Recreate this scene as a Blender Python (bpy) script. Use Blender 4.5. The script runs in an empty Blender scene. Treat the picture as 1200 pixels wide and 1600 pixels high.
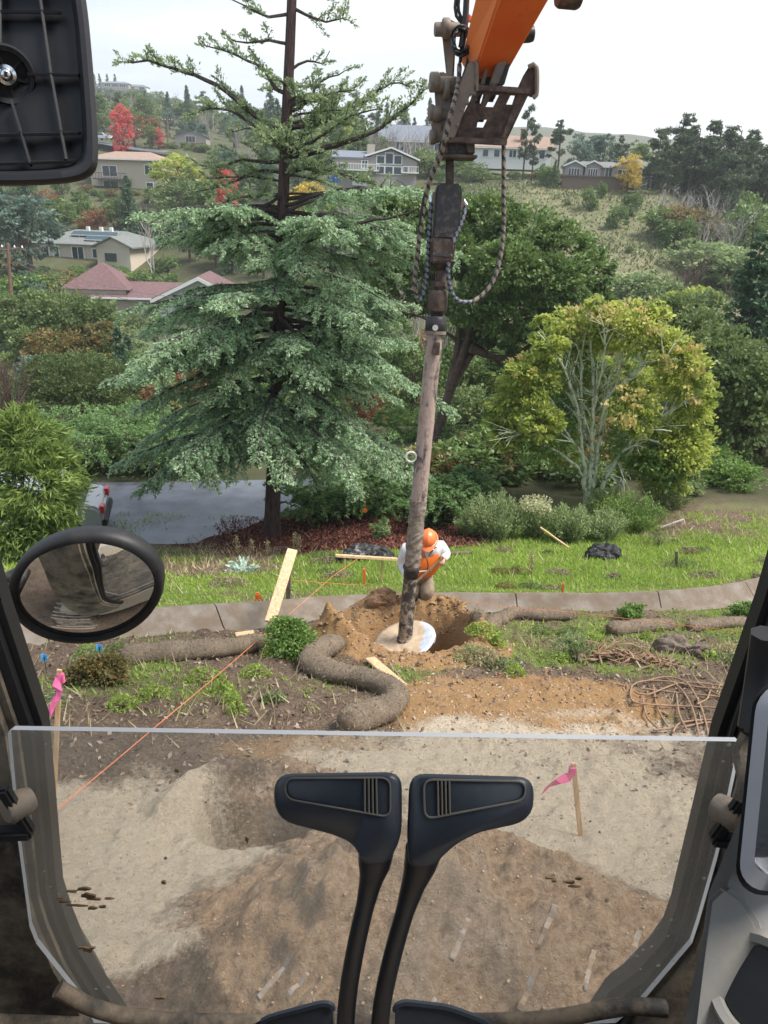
import bpy, bmesh, math, random
import numpy as np
from mathutils import Vector, Matrix, Euler
R_ = math.radians
random.seed(7); rng = np.random.default_rng(11)
scene = bpy.context.scene
COL = scene.collection
# ------------------------------------------------------------------ camera
F, PITCH, ROLL = 1160.0, 22.0, 2.0
cam_d = bpy.data.cameras.new("camera"); cam = bpy.data.objects.new("camera", cam_d); COL.objects.link(cam)
cam_d.sensor_fit = 'VERTICAL'; cam_d.sensor_height = 36.0; cam_d.sensor_width = 27.0
cam_d.lens = 36.0*F/1600.0; cam_d.clip_start = 0.05; cam_d.clip_end = 9000
CM = Matrix.Rotation(R_(90-PITCH), 4, 'X') @ Matrix.Rotation(R_(ROLL), 4, 'Z')
cam.matrix_world = CM
scene.camera = cam
# ------------------------------------------------------------------ world: bright overcast sky with a thin cloud deck
SUN_EL, SUN_AZ = 58.0, 100.0          # azimuth measured clockwise from +Y (the view direction)
world = bpy.data.worlds.new("World"); scene.world = world; world.use_nodes = True
nt = world.node_tree; nt.nodes.clear()
def nn(t, **k):
    n = nt.nodes.new(t)
    for a, v in k.items(): setattr(n, a, v)
    return n
out = nn('ShaderNodeOutputWorld'); add = nn('ShaderNodeMixShader')
sky = nn('ShaderNodeTexSky'); sky.sky_type = 'NISHITA'; sky.sun_disc = False
sky.sun_elevation = R_(SUN_EL); sky.sun_rotation = R_(SUN_AZ); sky.dust_density = 2.5; sky.air_density = 1.2
bg1 = nn('ShaderNodeBackground'); bg1.inputs[1].default_value = 0.09
bg2 = nn('ShaderNodeBackground'); bg2.inputs[1].default_value = 0.57
tc = nn('ShaderNodeTexCoord'); mp = nn('ShaderNodeMapping'); mp.inputs['Scale'].default_value = (1.1, 1.6, 7.0)
mp.inputs['Rotation'].default_value = (0.05, -0.12, 0.35)
noi = nn('ShaderNodeTexNoise'); noi.inputs['Scale'].default_value = 1.7; noi.inputs['Detail'].default_value = 7; noi.inputs['Roughness'].default_value = .55
rmp = nn('ShaderNodeValToRGB')
rmp.color_ramp.elements[0].position = .47; rmp.color_ramp.elements[0].color = (.50, .62, .78, 1)
rmp.color_ramp.elements[1].position = .68; rmp.color_ramp.elements[1].color = (.93, .97, 1.0, 1)
dot = nn('ShaderNodeVectorMath', operation='DOT_PRODUCT'); dot.inputs[1].default_value = (0.62, 0.75, 0.1)
mr = nn('ShaderNodeMapRange'); mr.inputs['From Min'].default_value = .35; mr.inputs['From Max'].default_value = .98
mixw = nn('ShaderNodeMix', data_type='RGBA'); mixw.inputs[7].default_value = (1, 1, 1, 1)
L = nt.links.new
L(tc.outputs['Generated'], mp.inputs[0]); L(mp.outputs[0], noi.inputs[0]); L(noi.outputs[0], rmp.inputs[0])
L(tc.outputs['Generated'], dot.inputs[0]); L(dot.outputs['Value'], mr.inputs[0]); L(mr.outputs[0], mixw.inputs[0])
L(rmp.outputs[0], mixw.inputs[6]); L(mixw.outputs[2], bg2.inputs[0]); L(sky.outputs[0], bg1.inputs[0])
add.inputs[0].default_value = .88
L(bg1.outputs[0], add.inputs[1]); L(bg2.outputs[0], add.inputs[2]); L(add.outputs[0], out.inputs[0])
# ------------------------------------------------------------------ sun behind thin cloud
sl = bpy.data.lights.new("sun", 'SUN'); sl.energy = 2.9; sl.angle = R_(24); sl.color = (1.0, .95, .88)
so = bpy.data.objects.new("sun", sl); COL.objects.link(so)
sd = Vector((math.sin(R_(SUN_AZ))*math.cos(R_(SUN_EL)), math.cos(R_(SUN_AZ))*math.cos(R_(SUN_EL)), math.sin(R_(SUN_EL))))
so.rotation_euler = sd.to_track_quat('Z', 'Y').to_euler(); so.location = (0, 0, 40)
scene.view_settings.view_transform = 'Standard'; scene.view_settings.look = 'None'
scene.view_settings.exposure = 1.18; scene.view_settings.gamma = 1
scene.render.engine = 'CYCLES'
cy = scene.cycles
cy.max_bounces = 8; cy.diffuse_bounces = 3; cy.glossy_bounces = 3; cy.transmission_bounces = 4; cy.transparent_max_bounces = 12; cy.volume_bounces = 0
cy.caustics_reflective = False; cy.caustics_refractive = False
# ------------------------------------------------------------------ projection helpers (photo pixels, 1200 x 1600)
R3 = CM.to_3x3(); RI = R3.inverted()
def ray(px, py): return R3 @ Vector(((px-600)/F, (800-py)/F, -1.0))
def P(px, py, y):                     # the point on that sight line at forward distance y
    v = ray(px, py); return v*(y/v.y)
def PD(px, py, depth): return ray(px, py)*depth
def proj(p):
    q = RI @ Vector(p); return (600+F*q.x/-q.z, 800-F*q.y/-q.z, -q.z)
RIn = np.array(RI)
def projn(x, y, z):
    q = np.stack([x, y, z], -1) @ RIn.T
    d = np.maximum(-q[..., 2], 1e-3)
    return 600+F*q[..., 0]/d, 800-F*q[..., 1]/d
# ------------------------------------------------------------------ noise
_lat = rng.random((256, 256))
def vnoise(x, y):
    xi = np.floor(x).astype(int); yi = np.floor(y).astype(int)
    fx = x-xi; fy = y-yi; fx = fx*fx*(3-2*fx); fy = fy*fy*(3-2*fy)
    a = _lat[xi % 256, yi % 256]; b = _lat[(xi+1) % 256, yi % 256]; c = _lat[xi % 256, (yi+1) % 256]; d = _lat[(xi+1) % 256, (yi+1) % 256]
    return (a*(1-fx)+b*fx)*(1-fy)+(c*(1-fx)+d*fx)*fy
def fbm(x, y, o=4, s=1.0):
    x = np.asarray(x, float)*s; y = np.asarray(y, float)*s; r = 0; a = .5
    for i in range(o): r = r+a*vnoise(x+17.3*i, y+5.1*i); x = x*2.03; y = y*2.03; a *= .5
    return r*1.0-.5*(1-.5**o)      # about -.5 .. .5
# ------------------------------------------------------------------ object helpers
def tag(o, label=None, cat=None, group=None, kind=None):
    if label: o['label'] = label
    if cat: o['category'] = cat
    if group: o['group'] = group
    if kind: o['kind'] = kind
    return o
def thing(name, loc, label, cat, group=None, rz=0, s=(1, 1, 1)):
    o = bpy.data.objects.new(name, None); COL.objects.link(o); o.location = loc; o.rotation_euler = (0, 0, rz); o.scale = s
    o.empty_display_size = .1
    return tag(o, label, cat, group)
def put(name, me, parent=None, mats=None):
    o = bpy.data.objects.new(name, me); COL.objects.link(o)
    if mats is not None and not me.materials:
        for m in (mats if isinstance(mats, (list, tuple)) else [mats]): me.materials.append(m)
    if parent is not None:
        o.parent = parent
    return o
def keep(o, parent):                  # parent without moving (parents here carry only loc/rot/scale)
    o.parent = parent
    o.matrix_parent_inverse = (Matrix.LocRotScale(parent.location, parent.rotation_euler, parent.scale)).inverted()
    return o
def frame(d, up=None):
    d = Vector(d).normalized(); up = Vector(up or (0, 0, 1))
    if abs(d.dot(up)) > .98: up = Vector((1, 0, 0))
    a = d.cross(up).normalized(); b = a.cross(d).normalized()
    return a, b
class MB:
    def __init__(s): s.v = []; s.f = []; s.m = []; s.mi = 0
    def add(s, vs, fs):
        n = len(s.v); s.v += [tuple(v) for v in vs]; s.f += [tuple(i+n for i in f) for f in fs]; s.m += [s.mi]*len(fs); return s
    def box(s, c, d, rot=None, taper=1.0):
        c = Vector(c); M = rot if rot is not None else Matrix.Identity(3); hx, hy, hz = d[0]/2, d[1]/2, d[2]/2
        vs = []
        for z in (-1, 1):
            k = taper if z > 0 else 1
            for x, y in ((-1, -1), (1, -1), (1, 1), (-1, 1)): vs.append(c+M @ Vector((x*hx*k, y*hy*k, z*hz)))
        return s.add(vs, [(3, 2, 1, 0), (4, 5, 6, 7), (0, 1, 5, 4), (1, 2, 6, 5), (2, 3, 7, 6), (3, 0, 4, 7)])
    def beam(s, a, b, w, h, up=None):    # rectangular bar from a to b
        a = Vector(a); b = Vector(b); u, v = frame(b-a, up)
        vs = [p+u*i*w/2+v*j*h/2 for p in (a, b) for i, j in ((-1, -1), (1, -1), (1, 1), (-1, 1))]
        return s.add(vs, [(3, 2, 1, 0), (4, 5, 6, 7), (0, 1, 5, 4), (1, 2, 6, 5), (2, 3, 7, 6), (3, 0, 4, 7)])
    def tube(s, pts, rad, n=8, cap=True, closed=False):
        pts = [Vector(p) for p in pts]; k = len(pts)
        if not hasattr(rad, '__len__'): rad = [rad]*k
        vs = []; fs = []; u = None
        for i, p in enumerate(pts):
            if closed: t = pts[(i+1) % k]-pts[i-1]
            else: t = pts[min(i+1, k-1)]-pts[max(i-1, 0)]
            if t.length < 1e-9: t = Vector((0, 0, 1))
            t.normalize()
            if u is None: u, w = frame(t)
            else:
                u = (u-t*u.dot(t)); u = u.normalized() if u.length > 1e-6 else frame(t)[0]
            w = t.cross(u)
            for j in range(n):
                a = 2*math.pi*j/n; vs.append(p+(u*math.cos(a)+w*math.sin(a))*rad[i])
        for i in range(k if closed else k-1):
            b = (i+1) % k
            for j in range(n): fs.append((i*n+j, i*n+(j+1) % n, b*n+(j+1) % n, b*n+j))
        if cap and not closed: fs.append(tuple(range(n))[::-1]); fs.append(tuple((k-1)*n+j for j in range(n)))
        return s.add(vs, fs)
    def prism(s, poly, t):               # poly: 3D points of one face, t: thickness vector
        n = len(poly); t = Vector(t); a = [Vector(p) for p in poly]; b = [p+t for p in a]
        return s.add(a+b, [tuple(range(n)), tuple(range(2*n-1, n-1, -1))]+[(i, i+n, (i+1) % n+n, (i+1) % n) for i in range(n)])
    def rev(s, prof, c=(0, 0, 0), axis=(0, 0, 1), n=24):     # prof: (radius, height) pairs
        c = Vector(c); ax = Vector(axis).normalized(); u, w = frame(ax); vs = []; fs = []
        for r, h in prof:
            for j in range(n):
                a = 2*math.pi*j/n; vs.append(c+ax*h+(u*math.cos(a)+w*math.sin(a))*max(r, 1e-4))
        for i in range(len(prof)-1):
            for j in range(n): fs.append((i*n+j, i*n+(j+1) % n, (i+1)*n+(j+1) % n, (i+1)*n+j))
        fs.append(tuple(range(n))[::-1]); fs.append(tuple((len(prof)-1)*n+j for j in range(n)))
        return s.add(vs, fs)
    def mesh(s, name, mats, smooth=False, bevel=0):
        me = bpy.data.meshes.new(name); me.from_pydata(s.v, [], s.f)
        for m in (mats if isinstance(mats, (list, tuple)) else [mats]): me.materials.append(m)
        me.polygons.foreach_set('material_index', s.m)
        bm = bmesh.new(); bm.from_mesh(me); bmesh.ops.recalc_face_normals(bm, faces=bm.faces[:])
        if bevel:
            es = [e for e in bm.edges if len(e.link_faces) == 2 and e.calc_face_angle(0) > .6]
            bmesh.ops.bevel(bm, geom=es, offset=bevel, segments=2, affect='EDGES', clamp_overlap=True)
        bm.to_mesh(me); bm.free()
        if smooth:
            me.polygons.foreach_set('use_smooth', [True]*len(me.polygons)); me.update()
            try: me.set_sharp_from_angle(angle=R_(smooth if smooth is not True else 40))
            except Exception: pass
        me.update(); return me
    def obj(s, name, mats, parent=None, smooth=False, bevel=0):
        o = bpy.data.objects.new(name, s.mesh(name, mats, smooth, bevel)); COL.objects.link(o)
        if parent is not None: keep(o, parent)
        return o
    def loc(s, name, mats, parent, smooth=False, bevel=0):   # geometry already in the parent's local space
        o = bpy.data.objects.new(name, s.mesh(name, mats, smooth, bevel)); COL.objects.link(o); o.parent = parent
        return o
def npmesh(name, V, n_per, attrs=None, mat=None, smooth=False):
    """V (N, n_per, 3): N separate faces of n_per corners"""
    N = V.shape[0]; me = bpy.data.meshes.new(name)
    me.vertices.add(N*n_per); me.vertices.foreach_set('co', V.astype(np.float32).ravel())
    me.loops.add(N*n_per); me.loops.foreach_set('vertex_index', np.arange(N*n_per, dtype=np.int32))
    me.polygons.add(N); me.polygons.foreach_set('loop_start', np.arange(0, N*n_per, n_per, dtype=np.int32))
    if attrs is not None:
        a = me.attributes.new('tint', 'FLOAT', 'POINT'); a.data.foreach_set('value', np.repeat(attrs, n_per).astype(np.float32))
    if smooth: me.polygons.foreach_set('use_smooth', np.ones(N, bool))
    me.update(calc_edges=True)
    if mat: me.materials.append(mat)
    return me
def unit(v): return v/np.maximum(np.linalg.norm(v, axis=-1, keepdims=True), 1e-9)
def leafquads(c, size, direc=None, flat=.5, aspect=.5, droop=0.0, rs=None):
    """diamond leaves round the centres c"""
    r = rs or rng; N = len(c)
    if direc is None: direc = r.normal(size=(N, 3))
    a = unit(direc+r.normal(size=(N, 3))*.45); a[:, 2] -= droop; a = unit(a)
    nrm = unit(r.normal(size=(N, 3))*(1-flat)+np.array([0, 0, 1.0])*flat)
    b = unit(np.cross(a, nrm)); s = size[:, None] if hasattr(size, '__len__') else size
    L2 = a*s*.5; W2 = b*s*.5*aspect; up = np.cross(b, a)*s*.08
    return np.stack([c-L2, c-W2+up, c+L2, c+W2+up], 1)
# ------------------------------------------------------------------ materials
class NG:
    def __init__(s, name):
        s.m = bpy.data.materials.new(name); s.m.use_nodes = True; s.t = s.m.node_tree; s.t.nodes.clear()
        s.o = s.n('ShaderNodeOutputMaterial'); s.co = s.n('ShaderNodeTexCoord')
    def n(s, t, **k):
        x = s.t.nodes.new(t)
        for a, v in k.items(): setattr(x, a, v)
        return x
    def l(s, a, b): s.t.links.new(a, b)
    def noise(s, scale, detail=5, rough=.6, vec=None, sc=None):
        x = s.n('ShaderNodeTexNoise'); x.inputs['Scale'].default_value = scale; x.inputs['Detail'].default_value = detail; x.inputs['Roughness'].default_value = rough
        v = vec or s.co.outputs['Object']
        if sc:
            m = s.n('ShaderNodeMapping'); m.inputs['Scale'].default_value = sc; s.l(v, m.inputs[0]); v = m.outputs[0]
        s.l(v, x.inputs['Vector']); return x.outputs[0]
    def ramp(s, fac, stops):
        x = s.n('ShaderNodeValToRGB'); e = x.color_ramp.elements
        while len(e) < len(stops): e.new(.5)
        for i, (p, c) in enumerate(stops): e[i].position = p; e[i].color = (*c, 1) if len(c) == 3 else c
        s.l(fac, x.inputs[0]); return x.outputs[0]
    def mix(s, fac, a, b):
        x = s.n('ShaderNodeMix', data_type='RGBA')
        for i, v in ((0, fac), (6, a), (7, b)):
            if isinstance(v, (int, float)): x.inputs[i].default_value = v
            elif isinstance(v, tuple): x.inputs[i].default_value = (*v, 1) if len(v) == 3 else v
            else: s.l(v, x.inputs[i])
        return x.outputs[2]
    def math(s, op, a, b=0.0):
        x = s.n('ShaderNodeMath', operation=op)
        for i, v in ((0, a), (1, b)):
            if isinstance(v, (int, float)): x.inputs[i].default_value = v
            else: s.l(v, x.inputs[i])
        return x.outputs[0]
    def attr(s, name):
        x = s.n('ShaderNodeAttribute'); x.attribute_name = name; return x
    def pr(s, col, rough=.7, metal=0, bump=None, bs=.3, bd=.02, spec=.5, coat=0):
        x = s.n('ShaderNodeBsdfPrincipled')
        if isinstance(col, tuple): x.inputs['Base Color'].default_value = (*col, 1)
        else: s.l(col, x.inputs['Base Color'])
        if isinstance(rough, (int, float)): x.inputs['Roughness'].default_value = rough
        else: s.l(rough, x.inputs['Roughness'])
        x.inputs['Metallic'].default_value = metal; x.inputs['Specular IOR Level'].default_value = spec
        x.inputs['Coat Weight'].default_value = coat
        if bump is not None:
            b = s.n('ShaderNodeBump'); b.inputs['Strength'].default_value = bs; b.inputs['Distance'].default_value = bd
            s.l(bump, b.inputs['Height']); s.l(b.outputs[0], x.inputs['Normal'])
        s.l(x.outputs[0], s.o.inputs[0]); return x
def plain(name, c, rough=.7, metal=0, var=.25, scale=6, bs=.15, bd=.01, spec=.5, coat=0):
    g = NG(name); f = g.noise(scale, 6)
    col = g.ramp(f, [(.3, tuple(x*(1-var) for x in c)), (.7, tuple(min(1, x*(1+var)) for x in c))])
    g.pr(col, rough, metal, f, bs, bd, spec, coat); return g.m
def dirty(name, c, dirt, amt=.5, scale=8, rough=.5, metal=0, bs=.4, bd=.01, sc=None, w=.06, c2=None):
    """base coat with patches of mud or dust"""
    g = NG(name); f = g.noise(scale, 8, .65, sc=sc); f2 = g.noise(scale*5, 5, .7); f3 = g.noise(scale*.6, 3, .5, sc=sc)
    k = g.math('ADD', g.math('MULTIPLY', f, .75), g.math('MULTIPLY', f2, .25))
    m = g.ramp(k, [(1-amt-w, (0, 0, 0)), (1-amt+w, (1, 1, 1))])
    base = g.mix(f3, c, c2 or tuple(x*.6 for x in c)); d2 = g.mix(f2, tuple(x*.7 for x in dirt), tuple(min(1, x*1.2) for x in dirt))
    r = g.mix(m, (rough,)*3, (.9,)*3)
    g.pr(g.mix(m, base, d2), r, metal, k, bs, bd); return g.m
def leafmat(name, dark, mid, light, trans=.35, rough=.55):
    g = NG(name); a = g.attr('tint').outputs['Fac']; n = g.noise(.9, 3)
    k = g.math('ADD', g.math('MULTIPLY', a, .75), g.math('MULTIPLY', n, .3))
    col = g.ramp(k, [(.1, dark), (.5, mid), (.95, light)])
    p = g.pr(col, rough, 0, spec=.35)
    t = g.n('ShaderNodeBsdfTranslucent'); g.l(g.mix(.5, col, light), t.inputs[0])
    mx = g.n('ShaderNodeMixShader'); mx.inputs[0].default_value = trans
    g.l(p.outputs[0], mx.inputs[1]); g.l(t.outputs[0], mx.inputs[2]); g.l(mx.outputs[0], g.o.inputs[0]); return g.m
M = {}
M['bark'] = plain('bark_brown', (.10, .065, .05), .9, var=.5, scale=5, bs=.7, bd=.05)
def stripebark(name, a, b, sc=(9, 9, 1.2)):
    g = NG(name); f = g.noise(3, 7, .7, sc=sc); c = g.ramp(f, [(.35, a), (.65, b)]); g.pr(c, .9, 0, f, .9, .06); return g.m
M['redbark'] = stripebark('redwood_bark', (.035, .022, .022), (.135, .078, .07))
M['darkbark'] = stripebark('dark_bark', (.025, .02, .018), (.10, .08, .07))
M['lichen'] = dirty('lichen_bark', (.11, .09, .06), (.52, .56, .40), .55, 5, .9)
M['greybark'] = plain('grey_bark', (.34, .31, .28), .9, var=.35)
M['whitebark'] = plain('pale_bark', (.5, .46, .42), .9, var=.3)
M['redwood'] = leafmat('redwood_needles', (.065, .125, .06), (.22, .35, .185), (.54, .67, .42))
M['redwood_up'] = leafmat('sparse_needles', (.08, .13, .06), (.20, .29, .14), (.42, .50, .26))
M['oak'] = leafmat('oak_leaves', (.045, .085, .025), (.13, .21, .06), (.28, .37, .13), .25, .45)
M['olive'] = leafmat('olive_leaves', (.06, .09, .035), (.14, .20, .07), (.28, .35, .13))
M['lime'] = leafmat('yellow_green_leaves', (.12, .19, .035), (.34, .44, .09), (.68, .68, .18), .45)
M['limered'] = leafmat('turning_leaves', (.30, .34, .07), (.52, .50, .16), (.72, .50, .26), .45)
M['yellow'] = leafmat('yellow_leaves', (.32, .24, .04), (.55, .42, .08), (.75, .58, .15), .45)
M['red'] = leafmat('red_leaves', (.38, .05, .06), (.65, .10, .10), (.85, .22, .20), .45)
M['rust'] = leafmat('rust_leaves', (.14, .06, .03), (.26, .12, .06), (.42, .22, .10))
M['conifer'] = leafmat('conifer_needles', (.025, .06, .035), (.065, .13, .065), (.15, .24, .12), .2)
M['pine'] = leafmat('pine_needles', (.03, .055, .025), (.075, .115, .055), (.17, .22, .11), .2)
M['bluegreen'] = leafmat('blue_green_leaves', (.05, .09, .065), (.12, .19, .14), (.26, .36, .28))
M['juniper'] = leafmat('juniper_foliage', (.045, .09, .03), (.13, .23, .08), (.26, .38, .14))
M['oleander'] = leafmat('lance_leaves', (.07, .12, .03), (.19, .29, .07), (.42, .50, .14), .35)
M['box'] = leafmat('clipped_bush_leaves', (.045, .07, .025), (.10, .145, .05), (.20, .25, .09))
M['coyote'] = leafmat('feathery_leaves', (.09, .14, .05), (.22, .30, .12), (.42, .50, .24))
M['seed'] = leafmat('cream_seed_heads', (.3, .3, .15), (.5, .5, .28), (.75, .75, .5))
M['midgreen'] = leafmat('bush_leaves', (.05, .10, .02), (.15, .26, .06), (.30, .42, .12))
M['bronze'] = leafmat('bronze_green_leaves', (.08, .09, .03), (.17, .16, .06), (.36, .22, .08))
M['twig'] = leafmat('bare_twigs', (.13, .09, .07), (.24, .17, .13), (.38, .30, .24), 0)
M['greytwig'] = leafmat('grey_twigs', (.25, .21, .21), (.42, .38, .37), (.6, .56, .55), 0)
M['grass'] = leafmat('grass_blades', (.13, .20, .035), (.28, .42, .07), (.52, .62, .16), .45)
M['drygrass'] = leafmat('dry_grass', (.22, .17, .09), (.42, .34, .2), (.6, .52, .33), .3)
M['slopegrass'] = leafmat('slope_grass', (.12, .09, .055), (.135, .17, .065), (.22, .26, .11), .2)
M['agave'] = leafmat('silver_leaves', (.3, .42, .36), (.45, .58, .5), (.6, .72, .64), .2)
M['straw'] = leafmat('straw', (.10, .075, .04), (.22, .17, .10), (.40, .32, .20), .1)
M['clod'] = leafmat('clods', (.05, .035, .026), (.13, .09, .065), (.27, .20, .145), 0, .95)
M['clodtan'] = leafmat('tan_clods', (.27, .18, .115), (.37, .26, .17), (.48, .37, .26), 0, .95)
M['clodred'] = leafmat('red_clods', (.16, .09, .05), (.29, .18, .10), (.42, .28, .17), 0, .95)
M['mulch'] = leafmat('mulch_chips', (.06, .018, .014), (.14, .04, .03), (.30, .14, .09), 0, .95)
M['asphalt'] = plain('wet_asphalt', (.13, .14, .17), .38, var=.35, scale=1.3, bs=.1, bd=.01)
M['concrete'] = dirty('ditch_concrete', (.29, .26, .225), (.16, .12, .085), .56, 3.2, .85, bs=.5, bd=.02, w=.12)
M['wattle'] = NG('straw_wattle').m
g = NG('wattle_netting'); f = g.noise(40, 8, .8, sc=(1, 1, 1)); f2 = g.noise(5, 4)
c = g.ramp(f, [(.3, (.09, .065, .045)), (.5, (.29, .22, .15)), (.72, (.56, .47, .35))]); c = g.mix(g.math('MULTIPLY', f2, .9), c, (.09, .065, .05)); g.pr(c, .95, 0, f, 1.0, .03); M['wattle'] = g.m
g = NG('fresh_lumber'); f = g.noise(2.5, 5, .5, sc=(12, 12, 1)); c = g.ramp(f, [(.3, (.50, .31, .16)), (.7, (.74, .54, .33))]); g.pr(c, .7, 0, f, .1, .005); M['lumber'] = g.m
M['oldwood'] = plain('weathered_wood', (.13, .10, .075), .9, var=.5, scale=12, bs=.5)
M['orangepaint'] = plain('orange_marking_paint', (.85, .20, .03), .6, var=.15)
M['pink'] = plain('pink_ribbon', (.80, .16, .36), .5, var=.15)
M['orangestring'] = plain('orange_string', (.75, .22, .10), .6, var=.1)
M['blue'] = plain('blue_flag', (.10, .42, .75), .5)
M['orange'] = dirty('orange_paint_shaded', (.78, .12, .015), (.42, .12, .05), .36, 4, .35, bs=.1, w=.1, c2=(.68, .10, .015))  # darker copy of the stick's paint, underside shade put into the colour
M['orange_lit'] = dirty('orange_paint_lit', (.86, .24, .07), (.5, .2, .1), .33, 5, .35, bs=.1, w=.1, c2=(.8, .2, .06))  # lighter copy of the same paint, light on the sides put into the colour
M['steel'] = dirty('grimy_grey_steel', (.20, .18, .165), (.28, .22, .16), .5, 14, .55, .3, w=.1)
M['rust_steel'] = dirty('rusty_brown_steel', (.06, .04, .034), (.18, .13, .10), .45, 10, .75, .2, w=.12)
M['darksteel'] = dirty('dark_steel', (.03, .03, .033), (.14, .11, .09), .40, 14, .45, .3, w=.1)
M['blackhose'] = plain('black_hose_rubber', (.015, .015, .016), .45, var=.3)
M['muddypipe'] = dirty('mud_caked_pipe', (.055, .048, .052), (.38, .29, .245), .56, 3.2, .6, .1, bs=.8, bd=.03, sc=(3, 3, .8), w=.05)
M['thickmud'] = dirty('thick_mud', (.20, .16, .13), (.31, .25, .20), .5, 12, .9, bs=1, bd=.03)
M['pipelow'] = dirty('worn_pipe', (.06, .05, .05), (.36, .29, .21), .47, 7, .55, .2, bs=.4, w=.04)
g = NG('wrapped_hose'); w = g.n('ShaderNodeTexWave'); w.wave_type = 'BANDS'; w.bands_direction = 'Z'; w.inputs['Scale'].default_value = 7; w.inputs['Distortion'].default_value = 1.2; w.inputs['Detail'].default_value = 2
g.l(g.co.outputs['Object'], w.inputs[0]); f = g.noise(6, 4)
g.pr(g.mix(g.ramp(w.outputs[0], [(.45, (0, 0, 0)), (.55, (1, 1, 1))]), (.02, .02, .022), g.mix(f, (.33, .27, .21), (.16, .12, .10))), .6, 0, w.outputs[0], .5, .01); M['wraphose'] = g.m
g = NG('spiral_hose'); w = g.n('ShaderNodeTexWave'); w.wave_type = 'BANDS'; w.bands_direction = 'Z'; w.inputs['Scale'].default_value = 12; w.inputs['Distortion'].default_value = .4
g.l(g.co.outputs['Object'], w.inputs[0])
g.pr(g.mix(g.ramp(w.outputs[0], [(.25, (0, 0, 0)), (.4, (1, 1, 1))]), (.05, .055, .06), (.30, .34, .40)), .5, 0, w.outputs[0], .6, .01); M['spiral'] = g.m
g = NG('auger_plate'); f = g.noise(1.6, 4); po = g.n('ShaderNodeSeparateXYZ'); g.l(g.co.outputs['Object'], po.inputs[0])
k = g.math('ADD', g.math('MULTIPLY', po.outputs[0], 1.0), g.math('MULTIPLY', f, .35))
m_ = g.ramp(k, [(.40, (0, 0, 0)), (.44, (1, 1, 1))]); f2 = g.noise(14, 6)
mud = g.ramp(f2, [(.3, (.36, .26, .17)), (.7, (.55, .43, .30))]); met = g.ramp(f2, [(.3, (.40, .44, .52)), (.7, (.56, .60, .68))])
g.pr(g.mix(m_, mud, met), g.mix(m_, (.9,)*3, (.4,)*3), 0.0, f2, .3, .01); M['plate'] = g.m
M['chrome'] = plain('chrome', (.7, .72, .75), .18, 1, var=.05)
M['blackplastic'] = dirty('black_cab_plastic', (.018, .018, .020), (.07, .062, .055), .34, 6, .55, bs=.15, w=.12)
M['cabmud'] = dirty('muddy_cab_metal', (.03, .028, .026), (.20, .165, .12), .52, 7, .6, bs=.5, w=.08)
M['grip'] = plain('blue_black_rubber_grip', (.022, .028, .038), .38, var=.12, scale=90, bs=.12, bd=.002)
M['gripline'] = plain('worn_groove', (.11, .10, .085), .8)
M['leverrod'] = dirty('lever_rod', (.016, .018, .022), (.10, .085, .07), .30, 22, .4, bs=.1)
M['mirrorback'] = plain('ribbed_black_plastic', (.011, .011, .014), .55, var=.2, scale=30, bs=.1)
M['consolegrey'] = dirty('dusty_grey_console', (.30, .32, .33), (.36, .32, .27), .42, 3.5, .6, bs=.1, w=.14)
M['silver'] = plain('silver_bezel', (.52, .56, .64), .32, .6, var=.06)
M['screen'] = plain('dark_screen', (.01, .012, .014), .12)
M['mirror'] = plain('mirror_glass', (.82, .84, .85), .03, 1, var=.03, bs=0)
M['sill'] = dirty('mud_smeared_sill', (.035, .032, .03), (.20, .155, .11), .50, 9, .7, bs=.6, w=.08)
g = NG('polycarbonate_pane')                      # clear sheet; dust haze doubles as milky glare put into the colour; splashes, dried mud
f = g.noise(2.2, 6, .6); f2 = g.noise(22, 6, .6, sc=(1, 1, .45)); f3 = g.noise(6, 5, .7, sc=(1, 1, .25)); vz = g.n('ShaderNodeTexVoronoi'); vz.inputs['Scale'].default_value = 38; g.l(g.co.outputs['Object'], vz.inputs['Vector'])
spot = g.math('MULTIPLY', g.ramp(vz.outputs['Distance'], [(.10, (1, 1, 1)), (.17, (0, 0, 0))]), g.ramp(f3, [(.50, (0, 0, 0)), (.6, (.65, .65, .65))]))
haz = g.math('MAXIMUM', g.ramp(f, [(.3, (.08, .08, .08)), (.72, (.24, .24, .24))]), spot)
haz = g.math('MAXIMUM', haz, g.ramp(f3, [(.56, (0, 0, 0)), (.74, (.36, .36, .36))]))
tr = g.n('ShaderNodeBsdfTransparent'); tr.inputs[0].default_value = (.93, .93, .92, 1)
df = g.n('ShaderNodeBsdfDiffuse'); df.inputs[0].default_value = (.70, .65, .57, 1)
tl = g.n('ShaderNodeBsdfTranslucent'); tl.inputs[0].default_value = (.82, .76, .68, 1)
m0 = g.n('ShaderNodeMixShader'); m0.inputs[0].default_value = .55; g.l(df.outputs[0], m0.inputs[1]); g.l(tl.outputs[0], m0.inputs[2])
m1 = g.n('ShaderNodeMixShader'); g.l(haz, m1.inputs[0]); g.l(tr.outputs[0], m1.inputs[1]); g.l(m0.outputs[0], m1.inputs[2])
gl = g.n('ShaderNodeBsdfGlossy'); gl.inputs['Roughness'].default_value = .04; fr = g.n('ShaderNodeFresnel'); fr.inputs[0].default_value = 1.3; geo = g.n('ShaderNodeNewGeometry'); frm = g.math('MULTIPLY', fr.outputs[0], g.math('SUBTRACT', 1.0, geo.outputs['Backfacing']))
m2 = g.n('ShaderNodeMixShader'); g.l(frm, m2.inputs[0]); g.l(m1.outputs[0], m2.inputs[1]); g.l(gl.outputs[0], m2.inputs[2]); g.l(m2.outputs[0], g.o.inputs[0]); M['pane'] = g.m
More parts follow.
